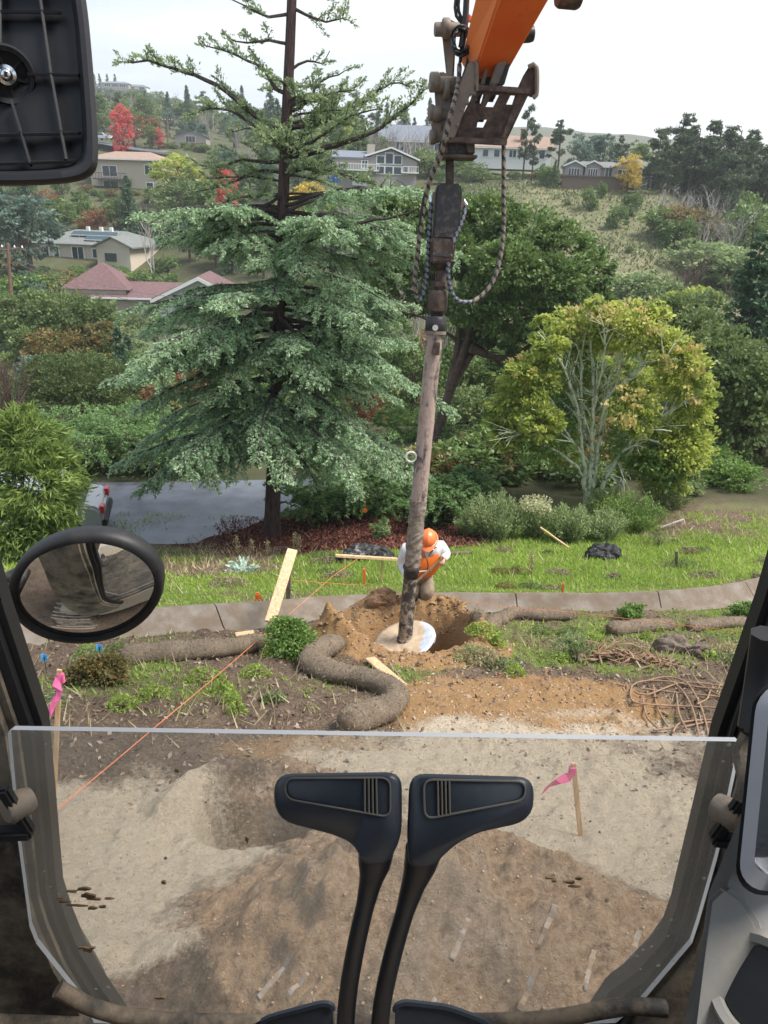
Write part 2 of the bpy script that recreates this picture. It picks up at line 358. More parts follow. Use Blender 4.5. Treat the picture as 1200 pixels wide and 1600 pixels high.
g = NG('pane_edge'); d = g.n('ShaderNodeBsdfTranslucent'); d.inputs[0].default_value = (.66, .69, .74, 1); d2 = g.n('ShaderNodeBsdfDiffuse'); d2.inputs[0].default_value = (.60, .63, .68, 1)
mx = g.n('ShaderNodeMixShader'); mx.inputs[0].default_value = .5; g.l(d.outputs[0], mx.inputs[1]); g.l(d2.outputs[0], mx.inputs[2]); g.l(mx.outputs[0], g.o.inputs[0]); M['paneedge'] = g.m
M['driedmud'] = plain('dried_mud_splash', (.16, .10, .05), .9, var=.5, scale=30)
M['charred'] = dirty('charred_rock', (.02, .02, .022), (.36, .34, .34), .42, 6, .7, bs=.8, bd=.05)
M['stump'] = dirty('black_tarp_stump', (.015, .015, .017), (.28, .27, .26), .36, 5, .4, bs=1, bd=.08)
M['spoil'] = dirty('dug_clay', (.34, .20, .11), (.22, .13, .08), .45, 9, .95, bs=1, bd=.05)
M['rebar'] = plain('rusty_muddy_rebar', (.26, .16, .10), .9, var=.3, scale=20)
M['grouser'] = dirty('worn_track_steel', (.42, .42, .43), (.33, .24, .165), .55, 22, .45, .1, bs=.3)
M['wallbeige'] = plain('beige_stucco', (.52, .45, .35), .9, var=.08)
M['wallwhite'] = plain('white_siding', (.72, .72, .70), .8, var=.06)
M['walltan'] = plain('tan_siding', (.40, .33, .27), .9, var=.1)
M['wallpeach'] = plain('peach_stucco', (.60, .52, .42), .9, var=.08)
M['wallgrey'] = plain('grey_siding', (.34, .31, .29), .9, var=.1)
M['roofgrey'] = plain('grey_shingles', (.17, .18, .17), .9, var=.25, scale=3)
M['roofpurple'] = plain('maroon_shingles', (.15, .085, .085), .9, var=.25, scale=3)
M['roofbrown'] = plain('brown_shingles', (.30, .21, .16), .9, var=.2, scale=3)
M['roofblue'] = plain('slate_blue_roof', (.16, .18, .22), .8, var=.2, scale=3)
M['trim'] = plain('white_trim', (.78, .78, .76), .7, var=.04)
M['glass'] = plain('window_glass', (.04, .055, .06), .12, var=.2)
M['solar'] = plain('solar_panel', (.03, .06, .07), .2, var=.3)
M['brick'] = plain('chimney_brick', (.35, .2, .15), .9)
M['carwhite'] = plain('white_car_paint', (.75, .76, .78), .3, var=.03, coat=.5)
M['cargrey'] = plain('silver_car_paint', (.35, .37, .40), .3, var=.03, coat=.5)
M['tyre'] = plain('tyre_rubber', (.02, .02, .02), .8)
M['redlamp'] = plain('red_tail_lamp', (.55, .02, .02), .2)
M['pole'] = plain('utility_pole_wood', (.22, .13, .09), .9, var=.3)
M['wire'] = plain('grey_wire', (.10, .10, .11), .6)
M['bin'] = plain('blue_bin_plastic', (.03, .12, .45), .5)
M['skin'] = plain('skin', (.46, .25, .17), .6, var=.06)
M['hivis'] = plain('hi_vis_orange_fabric', (.95, .22, .03), .8, var=.12, scale=18, bs=.3)
M['shirt'] = plain('grey_white_shirt', (.62, .62, .62), .9, var=.12, scale=18, bs=.3)
M['pants'] = plain('tan_work_trousers', (.26, .20, .14), .9, var=.25, scale=14, bs=.4)
M['hat'] = plain('orange_hard_hat', (.85, .20, .06), .35, var=.06)
M['hair'] = plain('dark_hair', (.03, .02, .018), .8)
M['boot'] = plain('muddy_boot', (.12, .08, .05), .9)
M['tape'] = plain('reflective_tape', (.7, .7, .66), .3, .2)
M['cream'] = dirty('cream_machine_skin', (.40, .37, .31), (.34, .27, .19), .55, 5, .7)
# ground
g = NG('ground'); at = g.attr('zone'); sep = g.n('ShaderNodeSeparateColor'); g.l(at.outputs['Color'], sep.inputs[0])
at2 = g.attr('zone2'); sep2 = g.n('ShaderNodeSeparateColor'); g.l(at2.outputs['Color'], sep2.inputs[0])
fine = g.noise(26, 8, .75); med = g.noise(3.0, 6, .65); big = g.noise(.25, 5, .6); vf = g.noise(90, 5, .7)
mud = g.ramp(fine, [(.28, (.06, .042, .03)), (.5, (.17, .125, .09)), (.75, (.34, .26, .20))])
mudm = g.ramp(med, [(.35, (.75, .73, .72)), (.65, (1.25, 1.2, 1.15))])
mm = g.n('ShaderNodeMix', data_type='RGBA', blend_type='MULTIPLY'); mm.inputs[0].default_value = 1; g.l(mud, mm.inputs[6]); g.l(mudm, mm.inputs[7]); mud = mm.outputs[2]
orange = g.mix(med, g.ramp(fine, [(.25, (.20, .105, .05)), (.55, (.38, .23, .12)), (.8, (.52, .36, .2))]), (.47, .28, .12))
pale = g.ramp(g.math('ADD', g.math('MULTIPLY', fine, .6), g.math('MULTIPLY', vf, .4)), [(.27, (.34, .26, .185)), (.48, (.60, .50, .375)), (.72, (.78, .70, .57))])
redd0 = g.ramp(fine, [(.28, (.13, .075, .045)), (.48, (.42, .27, .16)), (.74, (.66, .50, .35))])
redd = g.mix(g.ramp(g.noise(1.4, 6, .7), [(.50, (0, 0, 0)), (.66, (1, 1, 1))]), redd0, g.ramp(fine, [(.28, (.17, .12, .085)), (.48, (.37, .28, .21)), (.74, (.58, .48, .38))]))
grs = g.ramp(fine, [(.25, (.085, .09, .035)), (.5, (.17, .22, .06)), (.8, (.30, .36, .12))])
mul = g.ramp(fine, [(.3, (.03, .012, .01)), (.6, (.11, .035, .025)), (.8, (.2, .09, .06))])
far = g.mix(big, g.ramp(g.noise(.6, 8, .7), [(.35, (.035, .05, .02)), (.65, (.10, .125, .05))]), (.10, .085, .05))
slo = g.noise(.5, 8, .72); slope = g.mix(g.ramp(slo, [(.38, (0, 0, 0)), (.62, (1, 1, 1))]), g.mix(med, (.085, .10, .045), (.14, .15, .07)), g.mix(med, (.20, .19, .10), (.26, .22, .14))) if True else g.mix(g.ramp(med, [(.35, (0, 0, 0)), (.7, (1, 1, 1))]), g.mix(med, (.12, .15, .06), (.23, .24, .12)), g.mix(big, (.26, .16, .10), (.17, .15, .09)))
def fz(o, lo=.35, hi=.65):                      # break a zone's edge with noise
    return g.ramp(g.math('ADD', o, g.math('MULTIPLY', g.math('SUBTRACT', fine, .5), .55)), [(lo, (0, 0, 0)), (hi, (1, 1, 1))])
c = mud
for o, cc in ((sep.outputs[0], grs), (sep.outputs[1], orange), (sep.outputs[2], pale), (sep2.outputs[0], redd), (sep2.outputs[1], mul)):
    c = g.mix(fz(o), c, cc)
g3 = g.attr('zone3'); sep3 = g.n('ShaderNodeSeparateColor'); g.l(g3.outputs['Color'], sep3.inputs[0])
c = g.mix(sep3.outputs[0], c, far); c = g.mix(sep3.outputs[1], c, slope)
g.pr(c, .95, 0, g.math('ADD', fine, g.math('MULTIPLY', vf, .5)), 1.0, .05, spec=.25); M['ground'] = g.m
# ------------------------------------------------------------------ terrain: one height field (camera eye is z = 0)
_D = [0, 2.4, 5.4, 8, 11.3, 13, 15, 17, 18.5, 19.5, 24, 28, 35, 45, 70, 95, 118, 135, 150, 170, 200, 300, 600, 1000, 2600, 6000]
_U = np.array([(c-600)/F*.927 for c in (-200, 0, 200, 400, 600, 800, 1000, 1200, 1400)])
def _row(*z): return [z[0]]+list(z)+[z[-1]]
_T = [_row(*[-3.2]*7), _row(*[-3.2]*7), _row(*[-4.3]*7), _row(*[-5.2]*7),
 _row(-6.35, -6.35, -6.35, -6.3, -6.3, -6.25, -6.15), _row(-6.9, -6.9, -6.85, -6.8, -6.75, -6.7, -6.6),
 _row(-7.6, -7.6, -7.5, -7.3, -7.2, -7.1, -7.0), _row(-8.3, -8.3, -8.0, -7.8, -7.7, -7.6, -7.5), _row(-8.6, -8.6, -8.45, -8.15, -7.95, -7.85, -7.7),
 _row(-8.6, -8.6, -8.6, -8.3, -8.1, -8.0, -7.8), _row(-8.6, -8.6, -8.6, -8.6, -8.4, -8.3, -8.1), _row(-8.8, -8.8, -8.8, -8.8, -8.8, -8.7, -8.3),
 _row(-10, -10, -10, -10, -9.8, -9.8, -9.6), _row(-12, -12, -12, -11.5, -11, -11, -11), _row(-13.5, -13.5, -13.5, -12, -11, -11, -12),
 _row(-12.5, -12.5, -11, -6.5, -7.2, -6.8, -9), _row(-7.4, -7.4, -6, -.8, -1.2, -1.0, -4), _row(-3, -3, -1, 3.8, 4.2, 4.6, -1.5), _row(0, 0, 2.4, 6.5, 6.3, 5.6, -2),
 _row(4, 4, 5.5, 10, 8.5, 5.2, -4), _row(14, 13, 12, 13, 9, 4, -8), _row(30, 28, 24, 20, 12, 2, -15), _row(73, 66, 48, 38, 28, 15, 0), _row(96, 92, 90, 92, 100, 94, 84), _row(*[-150]*7), _row(*[-300]*7)]
_T = np.array(_T, float); _LD = np.log(np.array(_D)+3.0)
def G0(x, y):
    x = np.asarray(x, float); y = np.asarray(y, float)
    yy = np.maximum(y, 0); ld = np.log(yy+3.0); u = x/np.maximum(y, 3.0)
    cols = np.stack([np.interp(ld, _LD, _T[:, k]) for k in range(_T.shape[1])], -1)
    uf = np.clip(np.interp(u, _U, np.arange(len(_U))), 0, len(_U)-1.001); i = uf.astype(int); f = uf-i
    f = f*f*(3-2*f)
    a = np.take_along_axis(cols, i[..., None], -1)[..., 0]; b = np.take_along_axis(cols, i[..., None]+1, -1)[..., 0]
    z = a*(1-f)+b*f
    amp = np.clip((y-30)/60, 0, 1)*np.clip(y*.012, 0, 6)*np.clip((1600-y)/800, .2, 1)
    return z+fbm(x, y, 4, .035)*amp*1.6
def G0s(x, y): return float(G0(np.array([x]), np.array([y]))[0])
def PGf(px, py, fn, y0=.6, y1=900):
    v = ray(px, py); v = v/v.y; a = y0
    ts = np.geomspace(y0, y1, 900); z = v.z*ts; g = fn(v.x*ts, ts); k = np.nonzero(z < g)[0]
    if len(k) == 0: return v*y1
    i = max(k[0], 1); t0, t1 = ts[i-1], ts[i]; a0 = z[i-1]-g[i-1]; a1 = z[i]-g[i]; t = t0+(t1-t0)*a0/(a0-a1+1e-9)
    return v*t
def PB(px, py): return PGf(px, py, G0)        # on the smooth base
# feature anchor points on the ground
PIT = PB(638, 1003)
DITCH = [PB(*q) for q in ((-260, 1000), (-60, 1000), (60, 994), (160, 988), (260, 981), (340, 974), (420, 968), (500, 960), (600, 953), (700, 948), (800, 947), (900, 947), (980, 946), (1050, 943), (1110, 938), (1170, 928), (1240, 912), (1330, 890))]
def resample(pts, step):
    pts = [Vector(p) for p in pts]; n = len(pts); o = []
    for i in range(n-1):
        p0 = pts[max(i-1, 0)]; p1 = pts[i]; p2 = pts[i+1]; p3 = pts[min(i+2, n-1)]
        k = max(1, int((p2-p1).length/step))
        for j in range(k):
            t = j/k; o.append(.5*((2*p1)+(p2-p0)*t+(2*p0-5*p1+4*p2-p3)*t*t+(3*p1-p0-3*p2+p3)*t**3))
    o.append(pts[-1]); return o
DC = resample(DITCH, .25); DCn = np.array([[p.x, p.y] for p in DC])
def dist_poly(x, y, P_, chunk=20000):
    sh = x.shape; x = x.ravel(); y = y.ravel(); out_ = np.empty_like(x)
    for i in range(0, len(x), chunk):
        d = (x[i:i+chunk, None]-P_[None, :, 0])**2+(y[i:i+chunk, None]-P_[None, :, 1])**2
        out_[i:i+chunk] = np.sqrt(d.min(1))
    return out_.reshape(sh)
def gs(x, y, c, rx, ry, ang=0):
    dx = x-c[0]; dy = y-c[1]; ca, sa = math.cos(ang), math.sin(ang)
    return np.exp(-((dx*ca+dy*sa)/rx)**2-((-dx*sa+dy*ca)/ry)**2)
def sst(a, b, v): t = np.clip((v-a)/(b-a), 0, 1); return t*t*(3-2*t)
MA = PB(700, 1400); MB1 = PB(560, 1420); MC = PB(860, 1480); BANK = PB(395, 1285); PALE1 = PB(210, 1330); PALE2 = PB(900, 1330)
def pitr(x, y):
    dx = (x-PIT.x)/.84; dy = (y-PIT.y)/.80; a = np.arctan2(dy, dx)
    return np.sqrt(dx*dx+dy*dy)*(1+.08*np.sin(3*a+1)+.06*np.sin(5*a)+.17*fbm(x, y, 4, 2.6)), a
SPC = (P(643, 947, PIT.y+1.15).x, PIT.y+1.15); SPA = P(643, 944, PIT.y+1.15).z-G0s(*SPC); print('spoil ridge', SPA); SPA = min(max(SPA, .12), .5)
def DET(x, y):
    """near relief added to the base"""
    z = np.zeros_like(x)
    near = y < 40
    r, a = pitr(x, y)
    rim = (.40-.20*np.clip(np.sin(a), 0, 1)+.08*np.sin(a*2+.4)+.36*fbm(x, y, 4, 3.0))*np.where(np.sin(a) > -.25, 1.0, .25+.75*sst(-.95, -.25, np.sin(a)))
    z = z+rim*np.exp(-((r-1.12)/.24)**2)*1.15+rim*.30*np.exp(-((r-1.45)/.34)**2)
    z = z-.85*(1-sst(.45, 1.06, r))+.10*np.abs(fbm(x, y, 4, 5))*(r < 1.7)
    z = z+.18*gs(x, y, PB(595, 955), .55, .4)+.22*gs(x, y, PB(650, 955), .5, .35)
    d = DD(x, y); z = z-.34*(1-sst(.42, .60, d))
    z = z+.16*np.exp(-((d-.75)/.22)**2)*np.clip(fbm(x, y, 2, .7)+.35, 0, 1)
    z = z+np.maximum(0, (SPA+.34*(1-sst(.42, .60, d)))*gs(x, y, SPC, 1.0, .34)*(1+.9*fbm(x, y, 4, 4))+.24*gs(x, y, (SPC[0]-.62, SPC[1]+.05), .26, .24))
    # clods and lumps
    lump = np.abs(fbm(x, y, 4, 3.2))*.22+fbm(x, y, 4, 9)*.05
    mudz = sst(11.5, 9.5, y)*sst(1.2, 2.2, y)
    z = z+(lump*1.5-.07)*mudz*(.35+.9*np.clip(fbm(x, y, 3, .55)+.4, 0, 1))
    z = z+fbm(x, y, 3, .8)*.12*sst(3, 6, y)*sst(19, 17, y)
    # spoil heaped round the track, banked steeply at its left
    hm = .42*gs(x, y, (MB1.x-.05, MB1.y-.25), .55, .75)+.34*gs(x, y, MC, .75, .5)+.30*gs(x, y, MA, .5, .45)
    z = z+np.minimum(hm, .5)*(1+.9*fbm(x, y, 4, 4))*sst(3.9, 3.2, y)+(.16*np.abs(fbm(x, y, 5, 5))+.05*fbm(x, y, 3, 14))*sst(5.5, 4, y)*(.3+1.4*np.clip(hm/.4, 0, 1))
    fn_ = sst(1.6, 2.0, y)*sst(5.6, 4.6, y); z = z+fn_*(.055*np.abs(fbm(x, y, 4, 6.5))+.030*np.abs(fbm(x+3, y, 3, 19))+.016*fbm(x, y, 2, 34))*(.45+.55*np.clip(hm/.25, 0, 1)+.4*np.clip(fbm(x, y, 2, 1.2)+.3, 0, 1))
    bk = gs(x, y, (BANK.x, BANK.y+.12), .42, .34); z = z-.48*sst(.30, .62, bk)*1.0
    z = z+.20*np.exp(-((np.hypot(x-BANK.x, (y-BANK.y-.2)*1.2)-.62)/.14)**2)*sst(.0, .25, y-BANK.y)
    z = z-.10*gs(x, y, PALE1, .7, .8)-.05*gs(x, y, PALE2, .9, .8)
    return np.where(near, z, 0)
_dx = np.linspace(-14, 16, 601); _dy = np.linspace(5, 22, 341)
_DG = dist_poly(*np.meshgrid(_dx, _dy), DCn)
def DD(x, y):
    xi = np.clip((x+14)/30*600, 0, 599.99); yi = np.clip((y-5)/17*340, 0, 339.99); i = xi.astype(int); j = yi.astype(int); fx = xi-i; fy = yi-j
    v = (_DG[j, i]*(1-fx)+_DG[j, i+1]*fx)*(1-fy)+(_DG[j+1, i]*(1-fx)+_DG[j+1, i+1]*fx)*fy
    return np.where((x > -13.9) & (x < 15.9) & (y > 5.1) & (y < 21.9), v, 9.0)
def H(x, y):
    x = np.asarray(x, float); y = np.asarray(y, float); return G0(x, y)+DET(x, y)
def Hs(x, y): return float(H(np.array([float(x)]), np.array([float(y)]))[0])
def PG(px, py, y0=.6, y1=900): return PGf(px, py, H, y0, y1)
def on(x, y, dz=0): return Vector((x, y, Hs(x, y)+dz))
# zones (what the surface is made of), smooth masks
def el(px, py, cx, cy_, rx, ry, soft=.35):
    r = np.sqrt(((px-cx)/rx)**2+((py-cy_)/ry)**2); return 1-sst(1-soft, 1+soft, r)
def ZONES(x, y):
    z = G0(x, y); px, py = projn(x, y, z)
    n = fbm(x, y, 4, 1.1); n2 = fbm(x, y, 4, .45)
    nearm = sst(30, 25, y)
    d = DD(x, y); r, a = pitr(x, y)
    beyond = sst(.45, .8, d)*(py < 960+0*px)*1.0
    g = beyond*sst(22.5, 21, y)*np.where(px > 640, .88, .58+.25*sst(250, 600, px))
    g = g-.55*el(px, py, 1130, 800, 190, 45)*1.0-.35*el(px, py, 330, 870, 120, 25)+.1*el(px, py, 950, 880, 260, 60)
    g2 = (py >= 955)*sst(1140, 1085, py)*(.16+.34*el(px, py, 1000, 1000, 260, 60)+.16*el(px, py, 260, 1060, 160, 40)+.12*el(px, py, 500, 1070, 120, 40))
    g = np.maximum(g, g2*sst(.45, .7, d)); g = g+n*1.5
    g = g*sst(1.35, 1.75, r)*(1-.95*el(px, py, 830, 1100, 210, 58))
    o = np.maximum(1-sst(1.45, 1.85, r), el(px, py, 820, 1105, 230, 52)*.95)
    o = np.maximum(o, .8*el(px, py, 690, 1100, 90, 50)); o = np.maximum(o, .55*el(px, py, 480, 1165, 170, 24))
    o = np.maximum(o, np.clip(gs(x, y, SPC, 1.1, .45)*1.8, 0, 1)); g = g*(1-np.clip(gs(x, y, SPC, 1.1, .45)*2.2, 0, 1))
    pale = np.maximum(el(px, py, 215, 1370, 270, 150), el(px, py, 880, 1300, 330, 120)); pale = np.maximum(pale, .60*el(px, py, 850, 1175, 420, 60))
    pale = np.maximum(pale, .62*el(px, py, 560, 1210, 160, 60))
    red = np.maximum(el(px, py, 640, 1480, 330, 175), el(px, py, 470, 1270, 130, 60)*.6); red = np.maximum(red, el(px, py, 900, 1540, 230, 130)); nz = fbm(x, y, 5, 2.2); red = np.clip(red+1.5*nz*(red > .01), 0, 1); pale = np.clip(pale+1.2*fbm(x, y, 5, 1.7)*(pale > .01), 0, 1)*(1-red)
    mu = el(px, py, 500, 838, 260, 30)*(py < 880)*sst(16.3, 17, y)+.5*el(px, py, 760, 800, 120, 25)*sst(17, 18, y)
    g = g*(1-np.clip(mu*1.5, 0, 1))
    farz = sst(20.5, 22.5, y); sl = sst(50, 75, y)*sst(720, 860, px)*sst(330, 200, y)
    one = np.ones_like(x)
    dk = .5+n
    A = np.stack([np.clip(g*nearm, 0, 1), np.clip(o, 0, 1), np.clip(pale+.5*n*(pale > .05), 0, 1), one], -1)
    B = np.stack([np.clip(red, 0, 1), np.clip(mu, 0, 1), 0*one, one], -1)
    C = np.stack([farz, sl, 0*one, one], -1)
    return A, B, C
def axis(lo, hi, step, ext_lo, ext_hi, gr=1.09, mx=60):
    a = list(np.arange(lo, hi, step)); s = step; v = hi; up = []
    while v < ext_hi: up.append(v); s = min(s*gr, max(mx, abs(v)*.03)); v += s
    s = step; v = lo-step; dn = []
    while v > ext_lo: dn.append(v); s = min(s*gr, max(mx, abs(v)*.03)); v -= s
    return np.array(dn[::-1]+a+up)
gx = axis(-4.6, 4.6, .042, -1100, 1100, 1.05, 8); gx = np.concatenate([gx[gx < -2.5], np.arange(-2.5, 2.5, .019), gx[gx >= 2.5]])
gy = axis(1.3, 13.2, .036, -60, 1300, 1.035, 2.5); gy = np.concatenate([gy[gy < 1.9], np.arange(1.9, 4.9, .0155), gy[gy >= 4.9]])
X, Y = np.meshgrid(gx, gy); Z = H(X, Y)
nx, ny = len(gx), len(gy)
me = bpy.data.meshes.new('ground'); me.vertices.add(nx*ny); me.vertices.foreach_set('co', np.stack([X, Y, Z], -1).astype(np.float32).ravel())
i0 = (np.arange(ny-1)[:, None]*nx+np.arange(nx-1)[None]).ravel(); q = np.stack([i0, i0+1, i0+nx+1, i0+nx], 1).astype(np.int32)
me.loops.add(q.size); me.loops.foreach_set('vertex_index', q.ravel()); me.polygons.add(len(q)); me.polygons.foreach_set('loop_start', np.arange(0, q.size, 4, dtype=np.int32))
me.polygons.foreach_set('use_smooth', np.ones(len(q), bool))
for nm, arr in zip(('zone', 'zone2', 'zone3'), ZONES(X, Y)):
    at = me.color_attributes.new(nm, 'FLOAT_COLOR', 'POINT'); at.data.foreach_set('color', arr.astype(np.float32).ravel())
me.update(calc_edges=True); me.materials.append(M['ground'])
tag(put('ground', me), kind='structure')
# parking lot / road sheet (left, beyond the grass) with the road running off to the right
def sheet(name, pts, dz, mat):
    mb = MB(); mb.add([Vector((p[0], p[1], dz)) for p in pts], [tuple(range(len(pts)))]); o = mb.obj(name, mat); return tag(o, kind='structure')
c_ = [PGf(px, py, lambda x, y: np.full_like(np.asarray(x, float), -8.57)) for px, py in ((-300, 890), (100, 868), (250, 856), (310, 850), (350, 838), (400, 818), (440, 800), (520, 786), (620, 770), (620, 742), (480, 748), (300, 752), (-300, 760))]
sheet('road', [(p.x, p.y) for p in c_], -8.57, M['asphalt'])
# concrete ditch
mb = MB(); prof = [(-.56, -.10), (-.55, .035), (-.42, .06), (-.30, -.01), (-.12, -.13), (0, -.16), (.12, -.13), (.30, -.01), (.42, .075), (.55, .045), (.56, -.10)]
vs = []; fs = []; k = len(prof)
DJ = []
for i, p in enumerate(DC):
    DJ.append((p, 0, i))
    if i % 9 == 8 and i+1 < len(DC):
        for q_, h_ in ((.40, 0), (.44, -.05), (.48, 0)): DJ.append((p.lerp(DC[i+1], q_), h_, i))
for p, jz, i in DJ:
    t = (DC[min(i+1, len(DC)-1)]-DC[max(i-1, 0)]); t.z = 0; t.normalize(); s_ = Vector((t.y, -t.x, 0))
    zb = G0s(p.x, p.y)+.02+jz
    wk = np.interp(p.x, [-5, -1, 2, 6], [1.15, .95, .72, .72])
    for o_, h_ in prof: o_ = o_*wk; vs.append((p.x+s_.x*o_, p.y+s_.y*o_, zb+h_+.012*(vnoise(np.array([p.x*3]), np.array([o_*5+p.y*3]))[0]-.5)))
for i in range(len(DJ)-1):
    for j in range(k-1): fs.append((i*k+j, i*k+j+1, (i+1)*k+j+1, (i+1)*k+j))
mb.add(vs, fs); o = mb.obj('ditch_channel', M['concrete'], smooth=50); tag(o, 'curving concrete drainage ditch crossing the slope behind the pit', 'drainage ditch')
# ------------------------------------------------------------------ vegetation builders
def crown_pts(lobes, n, r=None, shell=.55, clump=.16, per=26):
    """leaf centres in clumps spread through the outer part of several lobes (cx, cy, cz, rx, ry, rz)"""
    r = r or rng; vol = np.array([l[3]*l[4]+l[4]*l[5]+l[3]*l[5] for l in lobes]); vol /= vol.sum()
    nc = max(6, n//per); k = r.choice(len(lobes), nc, p=vol); Lb = np.array(lobes)[k]
    d = unit(r.normal(size=(nc, 3))); rad = shell+(1-shell)*r.random(nc)**.6
    c = Lb[:, :3]+d*Lb[:, 3:]*rad[:, None]
    idx = r.integers(0, nc, n); sz = (Lb[:, 3:].mean(1)*clump)[idx]
    cr = .5+r.random(nc)
    p = c[idx]+unit(r.normal(size=(n, 3)))*(r.random(n)**.5*sz*cr[idx])[:, None]*np.array([1.25, 1.25, .8])
    ct = r.random(nc)
    return p, d[idx], ct[idx], rad[idx]
def leaves(name, lobes, n, size, mat, shell=.55, clump=.16, per=26, aspect=.55, flat=.35, droop=.1, seed=1):
    r = np.random.default_rng(seed); p, d, ct, rad = crown_pts(lobes, n, r, shell, clump, per)
    q = leafquads(p, size*(.6+.8*r.random(n)), d, flat, aspect, droop, r)
    return npmesh(name, q, 4, np.clip(.55*ct+.45*r.random(n), 0, 1), mat)
def limbs(mb, base, tips, r0, bend=.25, seed=1, n=6, sub=2, twig=.35, segs=7):
    """tapered limbs from base to each tip, forking near the end"""
    r = random.Random(seed); base = Vector(base)
    for t in tips:
        t = Vector(t); d = t-base; mid = base+d*.45+Vector((0, 0, bend*d.length*.4))
        pts = []; w = Vector((r.uniform(-1, 1), r.uniform(-1, 1), r.uniform(-.5, .5)))*d.length*.06
        for i in range(segs+1):
            s = i/segs; pts.append((1-s)**2*base+2*s*(1-s)*mid+s*s*t+w*math.sin(s*6.3)+Vector((r.uniform(-1, 1), r.uniform(-1, 1), r.uniform(-1, 1)))*d.length*.012)
        mb.tube(pts, [r0*(1-.85*i/segs) for i in range(segs+1)], n)
        for j in range(sub):
            i = r.randint(segs//3, segs-1); p = pts[i]; dd = (pts[i+1]-pts[i]).normalized(); o = Vector((r.uniform(-1, 1), r.uniform(-1, 1), r.uniform(-.2, .9)))
            e = p+(dd+o*.8).normalized()*d.length*twig; m2 = p.lerp(e, .5)+Vector((0, 0, .05*d.length))
            mb.tube([p, m2, e], [r0*(1-.8*i/segs)*.55, r0*.2, r0*.06], 5)
def tree_thing(name, loc, label, cat, group=None, trunk=None, crown=None, tmat='bark', rz=0, s=(1, 1, 1)):
    t = thing(name, loc, label, cat, group, rz, s)
    if trunk: trunk.loc('trunk', M[tmat], t, smooth=60)
    if crown: put('crown', crown, t)
    return t
# ---- prototypes for trees farther off (unit: metres; roughly 8 m tall, instanced with their own objects)
def proto_round(seed, mat, n=5200, size=.34, h=8.0, w=3.6, low=.2):
    r = random.Random(seed); lobes = [(0, 0, h*.55, w*.75, w*.75, h*.36)]
    for i in range(9):
        a = r.uniform(0, 6.28); z = r.uniform(low, .85)*h; q = w*.55*math.sin(min(1, (1.05-z/h)*1.9)*1.4)
        lobes.append((math.cos(a)*q, math.sin(a)*q, z, w*r.uniform(.3, .5), w*r.uniform(.3, .5), h*r.uniform(.12, .2)))
    mb = MB(); mb.tube([(0, 0, -1.2), (.1, 0, h*.3), (0, .1, h*.6)], [.28, .2, .08], 7)
    limbs(mb, (0, 0, h*.25), [(l[0]*1.1, l[1]*1.1, l[2]) for l in lobes[1:7]], .12, seed=seed)
    return mb.mesh('trunk', M['bark'], smooth=60), leaves('crown', lobes, n, size, M[mat], seed=seed, clump=.28, per=30)
def proto_cone(seed, mat, n=5600, size=.36, h=12.0, w=2.6, power=.85):
    r = np.random.default_rng(seed); nb = 150; z = h*(.06+.94*r.random(nb)**1.15); L_ = w*(1.03-z/h)**power*(.75+.4*r.random(nb)); a = r.random(nb)*6.283
    k = r.integers(0, nb, n); t = r.random(n)**.6; rr = L_[k]*t
    p = np.stack([np.cos(a[k])*rr, np.sin(a[k])*rr, z[k]-rr*.28+.1*r.normal(size=n)], -1)+r.normal(size=(n, 3))*np.array([.16, .16, .10])*(.6+L_[k]*.35)[:, None]
    d = np.stack([np.cos(a[k]), np.sin(a[k]), -.3*np.ones(n)], -1)
    me = npmesh('crown', leafquads(p, size*(.6+.8*r.random(n)), d, .4, .4, .15, r), 4, np.clip(.35*t+.3*r.random(nb)[k]+.35*r.random(n), 0, 1), M[mat])
    mb = MB(); mb.tube([(0, 0, -1.2), (0, 0, h*.5), (0, 0, h*.97)], [.26, .16, .03], 7)
    return mb.mesh('trunk', M['darkbark'], smooth=60), me
def proto_pine(seed, mat, n=5600, size=.36, h=13.0, w=4.0):
    r = random.Random(seed); mb = MB(); lean = r.uniform(-.06, .06)*h; lobes = []
    mb.tube([(0, 0, -1.2), (lean*.3, 0, h*.4), (lean*.8, .2, h*.75), (lean, 0, h*.95)], [.34, .26, .15, .05], 7)
    for i in range(15):
        z = h*r.uniform(.28, .97); a = r.uniform(0, 6.28); q = w*r.uniform(.25, .95)*(1.15-z/h)**.5
        c = (lean*z/h+math.cos(a)*q, math.sin(a)*q, z+q*.2); s_ = r.uniform(.22, .38)*w
        lobes.append((*c, s_, s_, s_*.42)); limbs(mb, (lean*z/h, 0, z-q*.15), [c], .08, seed=seed+i, sub=1)
    return mb.mesh('trunk', M['darkbark'], smooth=60), leaves('crown', lobes, n, size, M[mat], shell=.2, clump=.4, per=22, seed=seed)
def proto_bare(seed, tm, n=14, h=7.0, w=2.8):
    r = random.Random(seed); mb = MB()
    for i in range(n):
        a = r.uniform(0, 6.28); q = w*r.uniform(.2, 1); b = (r.uniform(-.15, .15), r.uniform(-.15, .15), r.uniform(-.3, h*.25))
        limbs(mb, b, [(math.cos(a)*q, math.sin(a)*q, h*r.uniform(.65, 1))], .075, bend=.3, seed=seed*31+i, n=4, sub=7, twig=.4)
    return mb.mesh('trunk', M[tm], smooth=60), None
PROTO = {}
